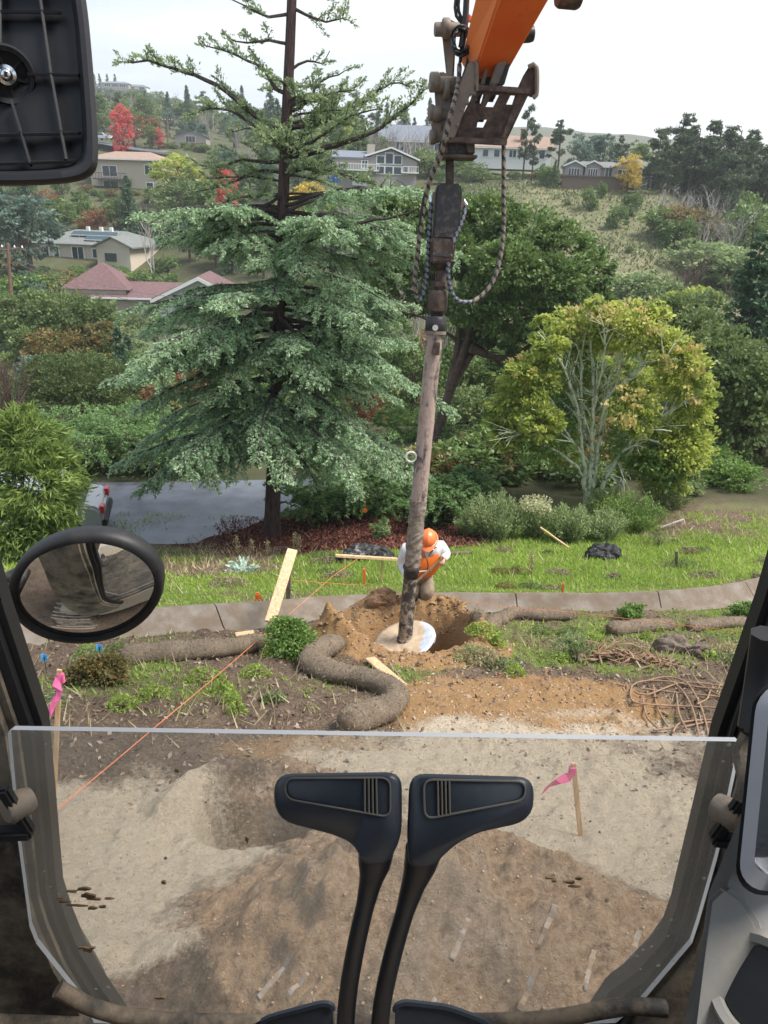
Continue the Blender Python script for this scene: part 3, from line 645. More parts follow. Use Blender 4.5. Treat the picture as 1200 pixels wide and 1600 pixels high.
def proto(kind):
    if kind in PROTO: return PROTO[kind]
    k, s = kind
    mk = {'oak': lambda: proto_round(s, 'oak'), 'olive': lambda: proto_round(s+20, 'olive', low=.12), 'cone': lambda: proto_cone(s+3, 'conifer'), 'bluegreen': lambda: proto_round(s+50, 'bluegreen', w=3.2),
          'pine': lambda: proto_pine(s+7, 'pine'), 'yellow': lambda: proto_round(s+4, 'yellow', n=4200, w=3.0), 'lime': lambda: proto_round(s+8, 'lime', w=3.4), 'rust': lambda: proto_round(s+9, 'rust', n=3800),
          'red': lambda: proto_round(s+14, 'red', n=3600, h=10, w=2.2, size=.3), 'bare': lambda: proto_bare(s, 'greybark'), 'white': lambda: proto_bare(s, 'whitebark', 4, 9, 1.2), 'brown': lambda: proto_bare(s, 'bark', 16, 5, 2.4),
          'shrub': lambda: proto_shrub(s, 'olive'), 'shrubm': lambda: proto_shrub(s+1, 'midgreen'), 'shrubb': lambda: proto_shrub(s+2, 'bronze'), 'shrubc': lambda: proto_shrub(s+3, 'coyote'), 'shrubd': lambda: proto_shrub(s+5, 'oak')}
    PROTO[kind] = mk[k](); return PROTO[kind]
def proto_shrub(seed, mat, n=3200, size=.17):
    r = random.Random(seed); lobes = [(0, 0, .9, 1.3, 1.2, .9)]+[(r.uniform(-1, 1), r.uniform(-.8, .8), r.uniform(.5, 1.5), r.uniform(.5, .8), r.uniform(.5, .8), r.uniform(.4, .6)) for _ in range(6)]
    mb = MB(); limbs(mb, (0, 0, -.3), [(l[0], l[1], l[2]) for l in lobes], .05, seed=seed)
    return mb.mesh('stem', M['bark'], smooth=60), leaves('foliage', lobes, n, size, M[mat], seed=seed, clump=.3, per=24)
HT = {'oak': 8.6, 'olive': 8.6, 'cone': 12, 'bluegreen': 8.6, 'pine': 13.4, 'yellow': 8.6, 'lime': 8.6, 'rust': 8.6, 'red': 10.5, 'bare': 7, 'white': 9, 'brown': 5, 'shrub': 2.1, 'shrubm': 2.1, 'shrubb': 2.1, 'shrubc': 2.1, 'shrubd': 2.1}
NAMES = {'oak': 'oak_tree', 'olive': 'broadleaf_tree', 'cone': 'conifer_tree', 'bluegreen': 'eucalyptus_tree', 'pine': 'pine_tree', 'yellow': 'autumn_tree', 'lime': 'broadleaf_tree', 'rust': 'autumn_tree', 'red': 'maple_tree', 'bare': 'bare_tree', 'white': 'birch_tree', 'brown': 'bare_shrub'}
def plant(kind, p, h, label, cat, group=None, wide=1.0, seed=None, rz=None):
    k = (kind, (random.randint(0, 1) if seed is None else seed)); tm, cm = proto(k); s = h/HT[kind]
    t = thing(NAMES.get(kind, 'shrub'), p, label, cat, group, random.uniform(0, 6.28) if rz is None else rz, (s*wide, s*wide, s))
    sh = kind.startswith('shrub')
    put('stem' if sh else 'trunk', tm, t)
    if cm: put('foliage' if sh else 'crown', cm, t)
    return t
def plant_px(kind, px, py_base, py_top, d, label, cat, group=None, wide=1.0, seed=None):
    """stand a plant on the ground so that it spans these rows of the photo at forward distance d"""
    b = P(px, py_base, d); g_ = Hs(b.x, d); t = P(px, py_top, d); b = Vector((b.x, d, g_)); return plant(kind, b, max(.5, t.z-g_), label, cat, group, wide, seed)
# ================================================================== the tall redwood
RB = on(PB(424, 822).x, 19.0, 0); RB = Vector((P(424, 822, 19).x, 19, Hs(P(424, 822, 19).x, 19)))
def tx(py): x = np.interp(py, [-700, 0, 100, 200, 300, 450, 822], [478, 456, 452, 447, 443, 437, 425]); return P(x, py, 19.0)
T = thing('redwood_tree', RB, 'tall dark redwood with drooping feathery branches standing beside the road behind the pit', 'tree')
mb = MB(); tr_ = [Vector((RB.x, 19, RB.z-.3))]+[tx(q) for q in range(800, -500, -60)]
mb.tube(tr_, [np.interp(i, [0, 1, 4, len(tr_)-1], [.29, .215, .165, .06]) for i in range(len(tr_))], 14)
mb.obj('trunk', M['redbark'], T, smooth=60)
rr = random.Random(5)
LMB = []      # (points, foliage density, sparse?)
def limb_px(pts, dy, dens=1.0, r0=.07, upper=True, bare=0.0):
    n = len(pts); LMB.append(([P(q[0], q[1], 19.0+dy*(i/(n-1))) for i, q in enumerate(pts)], dens, r0, upper, bare))
limb_px([(446, 212), (400, 180), (350, 140), (290, 112), (232, 96), (195, 98)], -1.2, 1.15, .075)
limb_px([(446, 222), (410, 205), (370, 178), (330, 168), (300, 180)], -.8, 1.0, .05)
limb_px([(450, 245), (490, 238), (540, 222), (585, 205), (640, 165), (662, 140)], -1.0, 1.2, .08)
limb_px([(450, 232), (480, 205), (505, 172), (520, 150), (560, 135)], .6, 1.0, .06)
limb_px([(452, 150), (430, 140), (415, 112), (400, 100), (345, 78), (320, 72)], -.6, .9, .045)
limb_px([(454, 70), (420, 62), (385, 68), (355, 60)], -.4, .9, .035)
limb_px([(456, 20), (420, 25), (380, 8), (355, -5)], -.5, .9, .035)
limb_px([(456, 12), (480, 25), (510, 35), (535, 30)], -.4, .9, .035)
limb_px([(456, -20), (500, -10), (540, -15)], -.4, .9, .035)
limb_px([(453, 110), (480, 95), (505, 100), (515, 80)], .5, .7, .03)
limb_px([(451, 175), (480, 160), (500, 128), (540, 112)], .8, .8, .04)
limb_px([(446, 250), (420, 255), (380, 250), (330, 262), (300, 250)], .6, 1.0, .05)
limb_px([(446, 270), (400, 268), (350, 290), (300, 300)], 1.0, .8, .04)
limb_px([(448, 200), (500, 190), (560, 165), (610, 130), (640, 135)], 1.2, 1.0, .05)
limb_px([(447, 240), (500, 215), (550, 180), (600, 170)], -1.6, .9, .04)
limb_px([(444, 312), (480, 306), (560, 294), (610, 297), (662, 297)], -.6, .10, .05, True, .8)
limb_px([(440, 395), (500, 368), (560, 348), (620, 338), (664, 320)], -.9, .25, .07, True, .6)
limb_px([(444, 300), (400, 330), (340, 345), (285, 325)], -1.2, .35, .04, True, .4)
for i in range(34):
    py0 = rr.uniform(130, 318); a0 = tx(py0); az = rr.uniform(0, 6.283); Lp = rr.uniform(.5, 1.0)*np.interp(py0, [150, 220, 318], [1.6, 3.0, 2.6])*(.7+.3*abs(math.cos(az))); rise = rr.uniform(.0, .35)
    if i > 24 and py0 > 262: continue
    LMB.append(([a0+Vector((math.cos(az)*Lp*s, math.sin(az)*Lp*s, Lp*(rise*s-.15*s*s))) for s in np.linspace(0, 1, 6)], .95, .028, True, 0))
# lower crown: whorls of boughs
prof_l = [(325, 190), (360, 225), (410, 160), (470, 175), (505, 290), (560, 225), (620, 230), (680, 215), (740, 200), (800, 170)]
prof_r = [(325, 235), (360, 260), (450, 225), (520, 235), (560, 255), (640, 235), (700, 250), (760, 190), (800, 120)]
for i in range(124):
    q = rr.uniform(0, 1)**.95; py0 = 322+q*395; side = rr.random()
    az = rr.uniform(0, 6.283); ca, sa = math.cos(az), math.sin(az)
    if sa > .35 and rr.random() < .5: sa = -sa      # more boughs on the open side
    a0 = tx(py0); Lp = np.interp(py0+25, *zip(*(prof_l if ca < 0 else prof_r)))/56.0*rr.choice((rr.uniform(.5, .9), rr.uniform(.75, 1.15)))
    Lp *= .72+.28*abs(ca)
    rise = rr.uniform(-.04, .36); pts = []
    for s in np.linspace(0, 1, 7): pts.append(a0+Vector((ca*Lp*s, sa*Lp*s, Lp*(rise*s-(.44 if q > .72 else .26)*s*s*(1 if q > .2 else .7)))))
    LMB.append((pts, 1.25, .05, False, 0))
mbl = MB(); cen = []; dirs = []; tin = []; upf = []
for pts, dens, r0, upper, bare in LMB:
    pp = resample(pts, .18); n = len(pp)
    pp = [p+Vector((rr.uniform(-1, 1), rr.uniform(-1, 1), rr.uniform(-1, 1)))*.02 for p in pp]
    mbl.tube(pp, [r0*(1-.85*i/(n-1))+.006 for i in range(n)], 5)
    Lt = sum(((pp[i+1]-pp[i]).length for i in range(n-1)))
    for i in range(2, n):
        s = i/(n-1)
        if bare and rr.random() < .7*bare:
            if rr.random() < .3:
                e = pp[i]+Vector((rr.uniform(-1, 1), rr.uniform(-1, 1), rr.uniform(-.6, .6)))*.5; mbl.tube([pp[i], pp[i].lerp(e, .5)+Vector((0, 0, .05)), e], [.012, .008, .003], 4)
            continue
        for sd_ in (-1, 1, rr.choice((-1, 1))):
            if s < (.30 if not upper else .12) or rr.random() > dens*.8: continue
            t = (pp[i]-pp[i-1]).normalized(); sdv = Vector((-t.y, t.x, 0)).normalized()*sd_
            l_ = (.75*(1-s)**.6+.22)*rr.uniform(.5, 1.1)*(1.0 if upper else 1.15); l_ = min(l_, .95)
            if upper:
                l_ = rr.uniform(.25, .8)*(1.1-.5*s)
                if rr.random() < .34: continue
            dv = (t*rr.uniform(.2, .9)+sdv*rr.uniform(.4, 1)+Vector((0, 0, rr.uniform(-.35, .95) if upper else rr.uniform(-.35, .15)))).normalized()
            e = pp[i]+dv*l_+Vector((0, 0, -.25*l_*(.2 if upper else 1)))
            mbl.tube([pp[i], pp[i].lerp(e, .5)+Vector((0, 0, .04)), e], [.011, .008, .003], 3, cap=False)
            m = int(l_*(110 if upper else 108)); tc_ = rr.random()
            for j in range(m):
                f = (j+.5)/m; b = pp[i].lerp(e, f)+Vector((0, 0, .04*math.sin(f*3.1)))
                sg = 1 if j % 2 else -1; off = Vector((-dv.y, dv.x, 0)).normalized()*sg*rr.uniform(.01, .16 if upper else .12)*(1.1-f)
                b = b+off+Vector((rr.gauss(0, .022), rr.gauss(0, .022), rr.gauss(0, .022)-.35*abs(off.length)*(0 if upper else 1)))
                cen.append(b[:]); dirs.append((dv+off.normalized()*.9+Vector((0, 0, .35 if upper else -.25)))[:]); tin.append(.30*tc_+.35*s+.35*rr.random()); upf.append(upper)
mbl.obj('limbs', M['darkbark'], T, smooth=60)
cen = np.array(cen); dirs = unit(np.array(dirs)); tin = np.array(tin); upf = np.array(upf)
print('redwood leaves', len(cen))
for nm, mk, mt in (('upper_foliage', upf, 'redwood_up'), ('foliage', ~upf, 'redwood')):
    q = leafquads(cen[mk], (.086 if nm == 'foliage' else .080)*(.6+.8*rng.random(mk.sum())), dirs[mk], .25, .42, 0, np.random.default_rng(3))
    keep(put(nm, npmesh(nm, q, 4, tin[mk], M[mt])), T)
# ================================================================== yellow-green tree with lichened limbs
B = PG(922, 790); B = Vector((P(922, 790, 20.5).x, 20.5, Hs(P(922, 790, 20.5).x, 20.5)))
T = thing('turning_tree', B, 'rounded yellow-green tree with pale lichen-covered limbs and leaves turning orange', 'tree')
mb = MB(); r4 = random.Random(9)
stems = [[(915, 790), (912, 720), (905, 660), (893, 610), (872, 560), (840, 520)], [(918, 790), (925, 700), (928, 620), (925, 560), (922, 500), (930, 470)], [(922, 790), (935, 700), (945, 640), (965, 590), (990, 540), (1020, 500)],
         [(930, 790), (950, 740), (985, 690), (1015, 672), (1050, 674)], [(914, 745), (890, 720), (850, 695), (815, 678), (790, 690)], [(918, 720), (895, 690), (870, 655), (830, 640)], [(945, 735), (985, 705), (1010, 665), (1045, 645), (1060, 620)],
         [(915, 690), (908, 600), (905, 540), (885, 500)], [(935, 680), (950, 600), (975, 540), (985, 490)], [(935, 640), (960, 610), (1010, 570), (1060, 560)], [(925, 740), (925, 660), (940, 580), (950, 500)], [(920, 700), (900, 640), (870, 600), (830, 590)]]
for i, st in enumerate(stems):
    dd = r4.uniform(-1.3, .3); n = len(st); pts = resample([P(a, b, 20.5+dd*(j/(n-1))**1.3) for j, (a, b) in enumerate(st)], .2)
    pts = [p+Vector((r4.gauss(0, .025), r4.gauss(0, .025), r4.gauss(0, .015))) for p in pts]; k = len(pts); r0 = .075 if i < 4 else .046
    mb.tube(pts, [r0*(1-.85*j/(k-1))+.008 for j in range(k)], 7)
    for j in range(8):
        a = r4.randint(k//3, int(k*.8)); e = pts[a]+(Vector((pts[a].x-B.x, pts[a].y-B.y, pts[a].z-B.z-2)).normalized()+Vector((r4.uniform(-1, 1), r4.uniform(-1, 1), r4.uniform(-.4, 1)))*.9).normalized()*r4.uniform(.5, 1.3)
        m_ = pts[a].lerp(e, .5)+Vector((r4.gauss(0, .08), r4.gauss(0, .08), .08)); mb.tube([pts[a], m_, e], [.025, .016, .006], 5)
        for _ in range(2): mb.tube([m_, m_+(e-m_)*.8+Vector((r4.gauss(0, .25), r4.gauss(0, .25), r4.gauss(0, .2)))], [.010, .004], 4)
mb.obj('trunk', M['lichen'], T, smooth=60)
def lobe_px(px, py, rx, ry, d, dr=None, ppm=None):
    c = P(px, py, d); k = (RI @ c).z*-1/F; return (c.x, c.y, c.z, rx*k, (dr or rx*k*.8), ry*k*1.02)
lo = [lobe_px(*q) for q in ((575+340, 515, 60, 38, 20.9), (860, 535, 42, 30, 20.3), (985, 510, 65, 36, 20.5), (1040, 545, 40, 30, 20.2), (830, 590, 45, 42, 20.4), (800, 640, 40, 48, 20.4), (840, 660, 40, 35, 19.9), (785, 690, 24, 22, 20.2),
      (1070, 590, 42, 45, 20.3), (1085, 650, 36, 38, 20.6), (1060, 700, 52, 48, 20.6), (1010, 720, 40, 40, 21.4), (1000, 655, 30, 30, 19.9), (960, 580, 40, 30, 21.8), (900, 600, 40, 35, 22.0), (870, 700, 40, 30, 21.9), (1010, 610, 36, 40, 21.5), (1040, 750, 40, 20, 20.8))]
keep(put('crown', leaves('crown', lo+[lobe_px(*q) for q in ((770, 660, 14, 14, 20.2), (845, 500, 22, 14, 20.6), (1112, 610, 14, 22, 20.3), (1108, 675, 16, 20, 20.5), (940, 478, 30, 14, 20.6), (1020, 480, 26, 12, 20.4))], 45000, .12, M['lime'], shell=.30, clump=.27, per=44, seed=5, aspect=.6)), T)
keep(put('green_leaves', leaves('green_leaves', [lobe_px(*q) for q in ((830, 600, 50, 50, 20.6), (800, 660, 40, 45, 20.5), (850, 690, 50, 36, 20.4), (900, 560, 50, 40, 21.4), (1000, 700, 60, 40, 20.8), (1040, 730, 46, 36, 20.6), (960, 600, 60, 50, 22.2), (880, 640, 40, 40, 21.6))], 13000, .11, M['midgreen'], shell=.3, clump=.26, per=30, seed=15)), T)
lo2 = [lobe_px(*q) for q in ((985, 497, 60, 22, 20.3), (1065, 560, 42, 26, 20.0), (915, 495, 45, 16, 20.6), (975, 630, 34, 42, 19.4), (1085, 600, 25, 30, 20.0), (820, 575, 30, 20, 20.2))]
keep(put('turning_leaves', leaves('turning_leaves', lo2, 2300, .12, M['limered'], shell=.6, clump=.26, per=20, seed=6)), T)
# ================================================================== big dark evergreen oak behind the auger
d0 = 33.0
B = P(684, 690, d0-1.5); B = Vector((B.x, B.y, Hs(B.x, B.y)))
T = thing('evergreen_oak', B, 'broad dark green oak with forked leaning trunks behind the auger shaft', 'tree')
mb = MB()
for i, st in enumerate(([(672, 750), (682, 690), (700, 620), (735, 540), (765, 480), (800, 420)], [(690, 640), (715, 590), (760, 520), (800, 470), (850, 430)], [(700, 610), (712, 560), (718, 500), (722, 430), (720, 390)], [(735, 545), (790, 560), (840, 530), (880, 500)], [(705, 600), (740, 500), (752, 440), (760, 380)])):
    n = len(st); pts = resample([P(a, b, d0-1.5+1.2*j/(n-1)) for j, (a, b) in enumerate(st)], .4); k = len(pts)
    if i == 0: pts[0] = Vector((B.x, B.y, B.z-.4))
    mb.tube(pts, [(.30 if i == 0 else .17)*(1-.75*j/(k-1)) for j in range(k)], 8)
limbs(mb, P(735, 540, d0-1), [P(600, 480, d0-2), P(820, 600, d0-1), P(860, 380, d0), P(640, 400, d0), P(930, 470, d0)], .1, sub=6, seed=3)
mb.obj('trunk', M['bark'], T, smooth=60)
lo = [lobe_px(*q) for q in ((640, 330, 48, 32, d0), (700, 340, 50, 40, d0+1), (760, 345, 60, 40, d0), (820, 365, 55, 42, d0-1), (880, 390, 50, 40, d0-1.5), (925, 425, 38, 38, d0-1), (940, 470, 24, 28, d0-1), (860, 440, 62, 42, d0-2.5), (790, 415, 60, 40, d0-3),
     (720, 400, 55, 35, d0-1), (610, 390, 50, 50, d0), (640, 450, 55, 45, d0), (800, 490, 55, 38, d0-2.5), (740, 470, 50, 36, d0-2.5), (870, 505, 46, 30, d0-2), (900, 470, 50, 40, d0), (580, 470, 40, 40, d0+1), (820, 540, 40, 24, d0-1), (600, 320, 30, 24, d0), (745, 530, 36, 22, d0-.5), (960, 400, 1, 1, d0))][:-1]
keep(put('crown', leaves('crown', lo, 88000, .165, M['oak'], shell=.5, clump=.22, per=42, seed=8, aspect=.6)), T)
# dark understorey below it
for i, (px, py, tp, d, k, w) in enumerate(((705, 760, 660, 31, 'shrubd', 1.0), (760, 770, 610, 34, 'oak', .8), (820, 770, 600, 36, 'oak', .9), (660, 770, 640, 33, 'oak', .8), (880, 770, 640, 30, 'shrubd', 1.0), (640, 700, 520, 40, 'oak', 1), (720, 650, 520, 42, 'oak', 1.0), (800, 640, 520, 42, 'oak', 1.2), (870, 640, 500, 44, 'oak', 1.2), (560, 700, 560, 37, 'oak', 1))):
    plant_px(k, px, py, tp, d, 'dark leafy undergrowth tree in the shade behind the auger shaft', 'tree', 'shaded trees below the big oak', w)
# ================================================================== right-hand trees
def lobed(name, base_px, d, lobes, n, size, mat, label, cat='tree', tm='bark', r0=.2, seed=1, group=None, shell=.5, clump=.24, per=34, aspect=.55, cname='crown'):
    b = P(base_px[0], base_px[1], d); b = Vector((b.x, d, Hs(b.x, d)))
    t = thing(name, b, label, cat, group); lo = [lobe_px(*q) for q in lobes]; mb = MB(); mb.tube([b-Vector((0, 0, .4)), b+Vector((.05, 0, .8)), b.lerp(Vector(lo[0][:3]), .6)], [r0, r0*.8, r0*.4], 8)
    limbs(mb, b+Vector((0, 0, .2)), [l[:3] for l in lo[:9]], r0*.55, seed=seed)
    mb.obj('trunk' if cname == 'crown' else 'stem', M[tm], t, smooth=60)
    keep(put(cname, leaves(cname, lo, n, size, M[mat], shell=shell, clump=clump, per=per, seed=seed, aspect=aspect)), t); return t
lobed('broadleaf_tree', (1180, 745), 27, [(1130, 570, 60, 60, 27), (1090, 520, 50, 40, 28), (1170, 600, 60, 60, 26), (1150, 660, 60, 50, 26), (1200, 680, 60, 50, 27), (1210, 600, 50, 50, 28), (1060, 490, 40, 30, 29), (1120, 700, 50, 36, 28), (1240, 560, 50, 50, 27)], 30000, .17, 'olive', 'dull olive-green tree filling the right edge behind the yellow-green tree', seed=21)
lobed('conifer_tree', (1180, 600), 40, [(1190, 390, 16, 34, 40), (1185, 440, 32, 40, 40), (1178, 500, 50, 45, 40), (1180, 550, 60, 40, 40), (1215, 470, 45, 50, 41), (1225, 420, 30, 40, 41), (1150, 560, 36, 26, 39)], 16000, .26, 'conifer', 'blue-green conifer cut off by the right edge of the view', seed=22, tm='darkbark')
lobed('broadleaf_tree', (1020, 520), 52, [(1020, 490, 50, 26, 52), (1070, 480, 40, 22, 53), (970, 490, 30, 20, 52), (1110, 480, 36, 24, 54), (1050, 510, 60, 26, 50)], 11000, .28, 'olive', 'low olive tree top showing above the yellow-green crown', seed=23)
lobed('broadleaf_tree', (1080, 500), 60, [(1090, 468, 34, 16, 60), (1050, 470, 20, 13, 60)], 4500, .28, 'lime', 'small yellowish tree between the olive tree and the blue-green conifer', seed=24)
# left-hand masses
lobed('oleander_bush', (50, 880), 15.8, [(40, 690, 60, 45, 15.8), (60, 760, 70, 60, 15.5), (20, 820, 60, 60, 15.3), (95, 730, 32, 46, 16), (70, 830, 50, 40, 15.3), (-30, 730, 60, 70, 15.8), (30, 650, 30, 20, 16), (100, 780, 22, 30, 15.8), (-60, 820, 60, 60, 15.8)], 26000, .19, 'oleander', 'tall bush of long narrow yellow-green leaves at the left edge by the road', 'bush', seed=31, r0=.08, aspect=.17, cname='foliage', clump=.3, per=28)
lobed('clipped_bush', (125, 655), 34, [(125, 600, 88, 46, 34), (80, 590, 45, 36, 34), (175, 610, 42, 40, 34), (130, 630, 80, 34, 33)], 34000, .14, 'box', 'large rounded dark green bush above the juniper on the left', 'bush', seed=32, r0=.1, shell=.8, clump=.12, per=20, aspect=.4, cname='foliage')
lobed('reddish_bush', (90, 560), 52, [(40, 490, 45, 32, 52), (100, 490, 60, 34, 52), (150, 500, 36, 32, 52), (20, 520, 30, 24, 51), (60, 530, 50, 20, 50)], 15000, .24, 'olive', 'spreading olive-green tree above the rounded bush on the left', 'tree', seed=33)
lobed('autumn_shrub', (120, 560), 48, [(90, 535, 46, 20, 48), (140, 545, 40, 18, 48), (160, 520, 30, 18, 48), (60, 555, 30, 14, 47)], 7000, .2, 'bronze', 'rusty bronze-leaved shrub just above the rounded bush', 'bush', seed=34, r0=.1, cname='foliage')
# junipers: fans of drooping sprays
def juniper(px, pyb, d, w, h, n, label, seed, group=None):
    r = np.random.default_rng(seed); b = P(px, pyb, d); b = Vector((b.x, d, Hs(b.x, d))); t = thing('juniper_shrub', b, label, 'juniper', group)
    nb = int(60*w); C_ = []; D_ = []; TT = []; mb = MB()
    for i in range(nb):
        a = r.random()*6.283; L_ = w*(.45+.55*r.random()); up = h*(.55+.6*r.random())
        o = np.array([r.normal()*w*.25, r.normal()*w*.2, 0]); dr_ = np.array([math.cos(a), math.sin(a)*.8, 0])
        m = max(30, int(n/nb)); s = r.random(m)**.75; base = o+np.outer(s, dr_*L_)+np.outer(up*np.sin(s*2.3)*.95, [0, 0, 1]); wd = .22*(1.15-s)*L_*.5
        base += r.normal(size=(m, 3))*np.array([1, 1, .35])*wd[:, None]*.7
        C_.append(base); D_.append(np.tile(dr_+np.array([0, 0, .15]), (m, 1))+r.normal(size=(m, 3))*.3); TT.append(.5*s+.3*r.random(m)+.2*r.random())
        if i % 4 == 0: mb.tube([tuple(o+np.array([0, 0, -.1])), tuple(o+dr_*L_*.5+np.array([0, 0, up*.8])), tuple(o+dr_*L_*.9+np.array([0, 0, up*.75]))], [.04, .025, .008], 5)
    C_ = np.concatenate(C_); D_ = np.concatenate(D_); TT = np.concatenate(TT)
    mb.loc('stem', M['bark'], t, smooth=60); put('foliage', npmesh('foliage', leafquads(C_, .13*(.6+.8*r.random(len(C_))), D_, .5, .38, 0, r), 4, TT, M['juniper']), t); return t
for i, (px, pyb, d, w, h, n, lb) in enumerate(((150, 745, 24.5, 2.6, 1.6, 14000, 'big spreading juniper with layered green fans beyond the road'), (60, 735, 26, 2.2, 1.5, 9000, 'juniper half hidden behind the narrow-leaved bush'), (260, 752, 24.5, 2.0, 1.3, 9000, 'juniper under the left boughs of the redwood'), (215, 690, 28, 2.4, 1.5, 8000, 'juniper just below the rounded dark bush'), (330, 700, 27, 2.2, 1.6, 7000, 'juniper hidden behind the redwood boughs'),
      (500, 800, 20.6, 1.6, .9, 8000, 'low juniper right of the redwood trunk'), (590, 795, 20.8, 1.7, 1.0, 9000, 'low juniper below the redwood boughs beside the shaft'), (690, 812, 19.6, 1.5, 1.1, 9000, 'feathery juniper just behind the worker and shaft'), (730, 800, 20.6, 1.4, 1.2, 7000, 'juniper between the shaft and the feathery shrubs'), (560, 770, 23, 2.2, 1.6, 7000, 'dark juniper in the shade behind the redwood'))):
    juniper(px, pyb, d, w, h, n, lb, 40+i)
# row of feathery shrubs behind the grass
for i, (px, pyb, d, w, h, n, mt, lb) in enumerate(((775, 838, 17.9, .85, 1.25, 9000, 'coyote', 'feathery green shrub left of the cream-topped one'), (832, 835, 17.9, .42, 1.0, 4000, 'coyote', 'shrub with cream seed heads in the row behind the grass'), (885, 842, 17.6, .65, 1.05, 6500, 'coyote', 'feathery green shrub nearest the loose timber stake'),
      (942, 838, 17.8, .6, .85, 5000, 'coyote', 'grey-green shrub below the yellow-green tree'), (990, 815, 19, .9, 1.1, 6000, 'midgreen', 'mid-green shrub at the right foot of the yellow-green tree'), (960, 800, 20, .9, 1.0, 4000, 'midgreen', 'green shrub behind the lichened trunks'), (735, 830, 18.3, .5, .7, 3500, 'coyote', 'small feathery shrub beside the junipers'), (1040, 800, 21, .8, .8, 3000, 'olive', 'low dull shrub right of the yellow-green tree'))):
    r = np.random.default_rng(70+i); b = P(px, pyb, d); b = Vector((b.x, d, Hs(b.x, d))); t = thing('feathery_shrub', b, lb, 'shrub')
    mb = MB(); C_ = []; D_ = []; TT = []; ns = int(n/70)
    for j in range(ns):
        a = r.random()*6.283; q = w*r.random()**.5; hh = h*(.65+.4*r.random())*(1-.35*(q/w)**2); tip = np.array([math.cos(a)*q, math.sin(a)*q, hh]); bs = tip*np.array([.35, .35, 0])
        if j % 2 == 0: mb.tube([tuple(bs), tuple((bs+tip)/2+np.array([0, 0, .06])), tuple(tip)], [.012, .008, .003], 4)
        m = 70; s = .2+.8*r.random(m); C_.append(bs+np.outer(s, tip-bs)+r.normal(size=(m, 3))*.045); D_.append(np.tile(tip-bs, (m, 1))+r.normal(size=(m, 3))*.25); TT.append(.6*s+.4*r.random(m))
    C_ = np.concatenate(C_); mb.loc('stem', M['twig'], t); put('foliage', npmesh('foliage', leafquads(C_, .075*(.6+.8*r.random(len(C_))), np.concatenate(D_), .1, .32, 0, r), 4, np.concatenate(TT), M[mt]), t)
    if i == 1:
        m = 900; a = r.random(m)*6.283; q = w*r.random(m)**.5; p = np.stack([np.cos(a)*q, np.sin(a)*q, h*(.8+.3*r.random(m))], -1)
        put('seed_heads', npmesh('seed_heads', leafquads(p, .06, None, .2, .6, 0, r), 4, r.random(m), M['seed']), t)
# small plants in the work area
def smallbush(name, px, py, w, h, n, size, mat, label, cat, seed, dz=0, aspect=.55):
    b = PG(px, py); r = np.random.default_rng(seed); t = thing(name, b, label, cat); mb = MB()
    lb = [(0, 0, h*.5, w*.6, w*.5, h*.45)]+[(r.normal()*w*.35, r.normal()*w*.3, h*(.3+.6*r.random()), w*.32, w*.3, h*.28) for _ in range(7)]
    limbs(mb, (0, 0, -.05), [l[:3] for l in lb], .012, seed=seed, n=4)
    mb.loc('stem', M['bark'], t); put('foliage', leaves('foliage', lb, n, size, M[mat], shell=.4, clump=.4, per=18, seed=seed, aspect=aspect), t); return t
smallbush('leafy_bush', 455, 1026, .52, .44, 5200, .045, 'midgreen', 'round leafy bush in front of the leaning board', 'bush', 91)
smallbush('leafy_bush', 170, 1064, .42, .30, 4200, .04, 'bronze', 'low bronze-tipped plant beside the blue flags', 'bush', 92)
smallbush('leafy_bush', 592, 842, .38, .45, 1500, .075, 'coyote', 'small bright plant growing in the dark mulch', 'plant', 93)
smallbush('leafy_bush', 985, 968, .32, .26, 2200, .05, 'midgreen', 'weedy plant at the ditch edge right of the pit', 'plant', 94)
smallbush('leafy_bush', 1160, 965, .36, .26, 2600, .05, 'midgreen', 'weedy plant at the ditch edge by the cab pillar', 'plant', 95)
smallbush('leafy_bush', 900, 1030, .40, .30, 1500, .045, 'coyote', 'wispy weeds beside the broken root clump', 'plant', 96, aspect=.3)
smallbush('leafy_bush', 1030, 852, .5, .5, 500, .05, 'olive', 'thin wiry shrub behind the black stump', 'plant', 97, aspect=.3)
b = PG(380, 893); t = thing('silver_plant', b, 'silvery-green thistle-like plant in the grass left of the boards', 'plant'); r = np.random.default_rng(2)
pts = []; dr = []
for i in range(26):
    a = r.random()*6.283; e = r.uniform(.2, 1.0); v = np.array([math.cos(a)*math.cos(e), math.sin(a)*math.cos(e), math.sin(e)])
    for s in np.linspace(.1, 1, 9): pts.append(v*.42*s+np.array([0, 0, -.12*s*s])); dr.append(v)
put('leaf_rosette', npmesh('leaf_rosette', leafquads(np.array(pts), .13, np.array(dr), .6, .4, 0, r), 4, r.random(len(pts)), M['agave']), t)
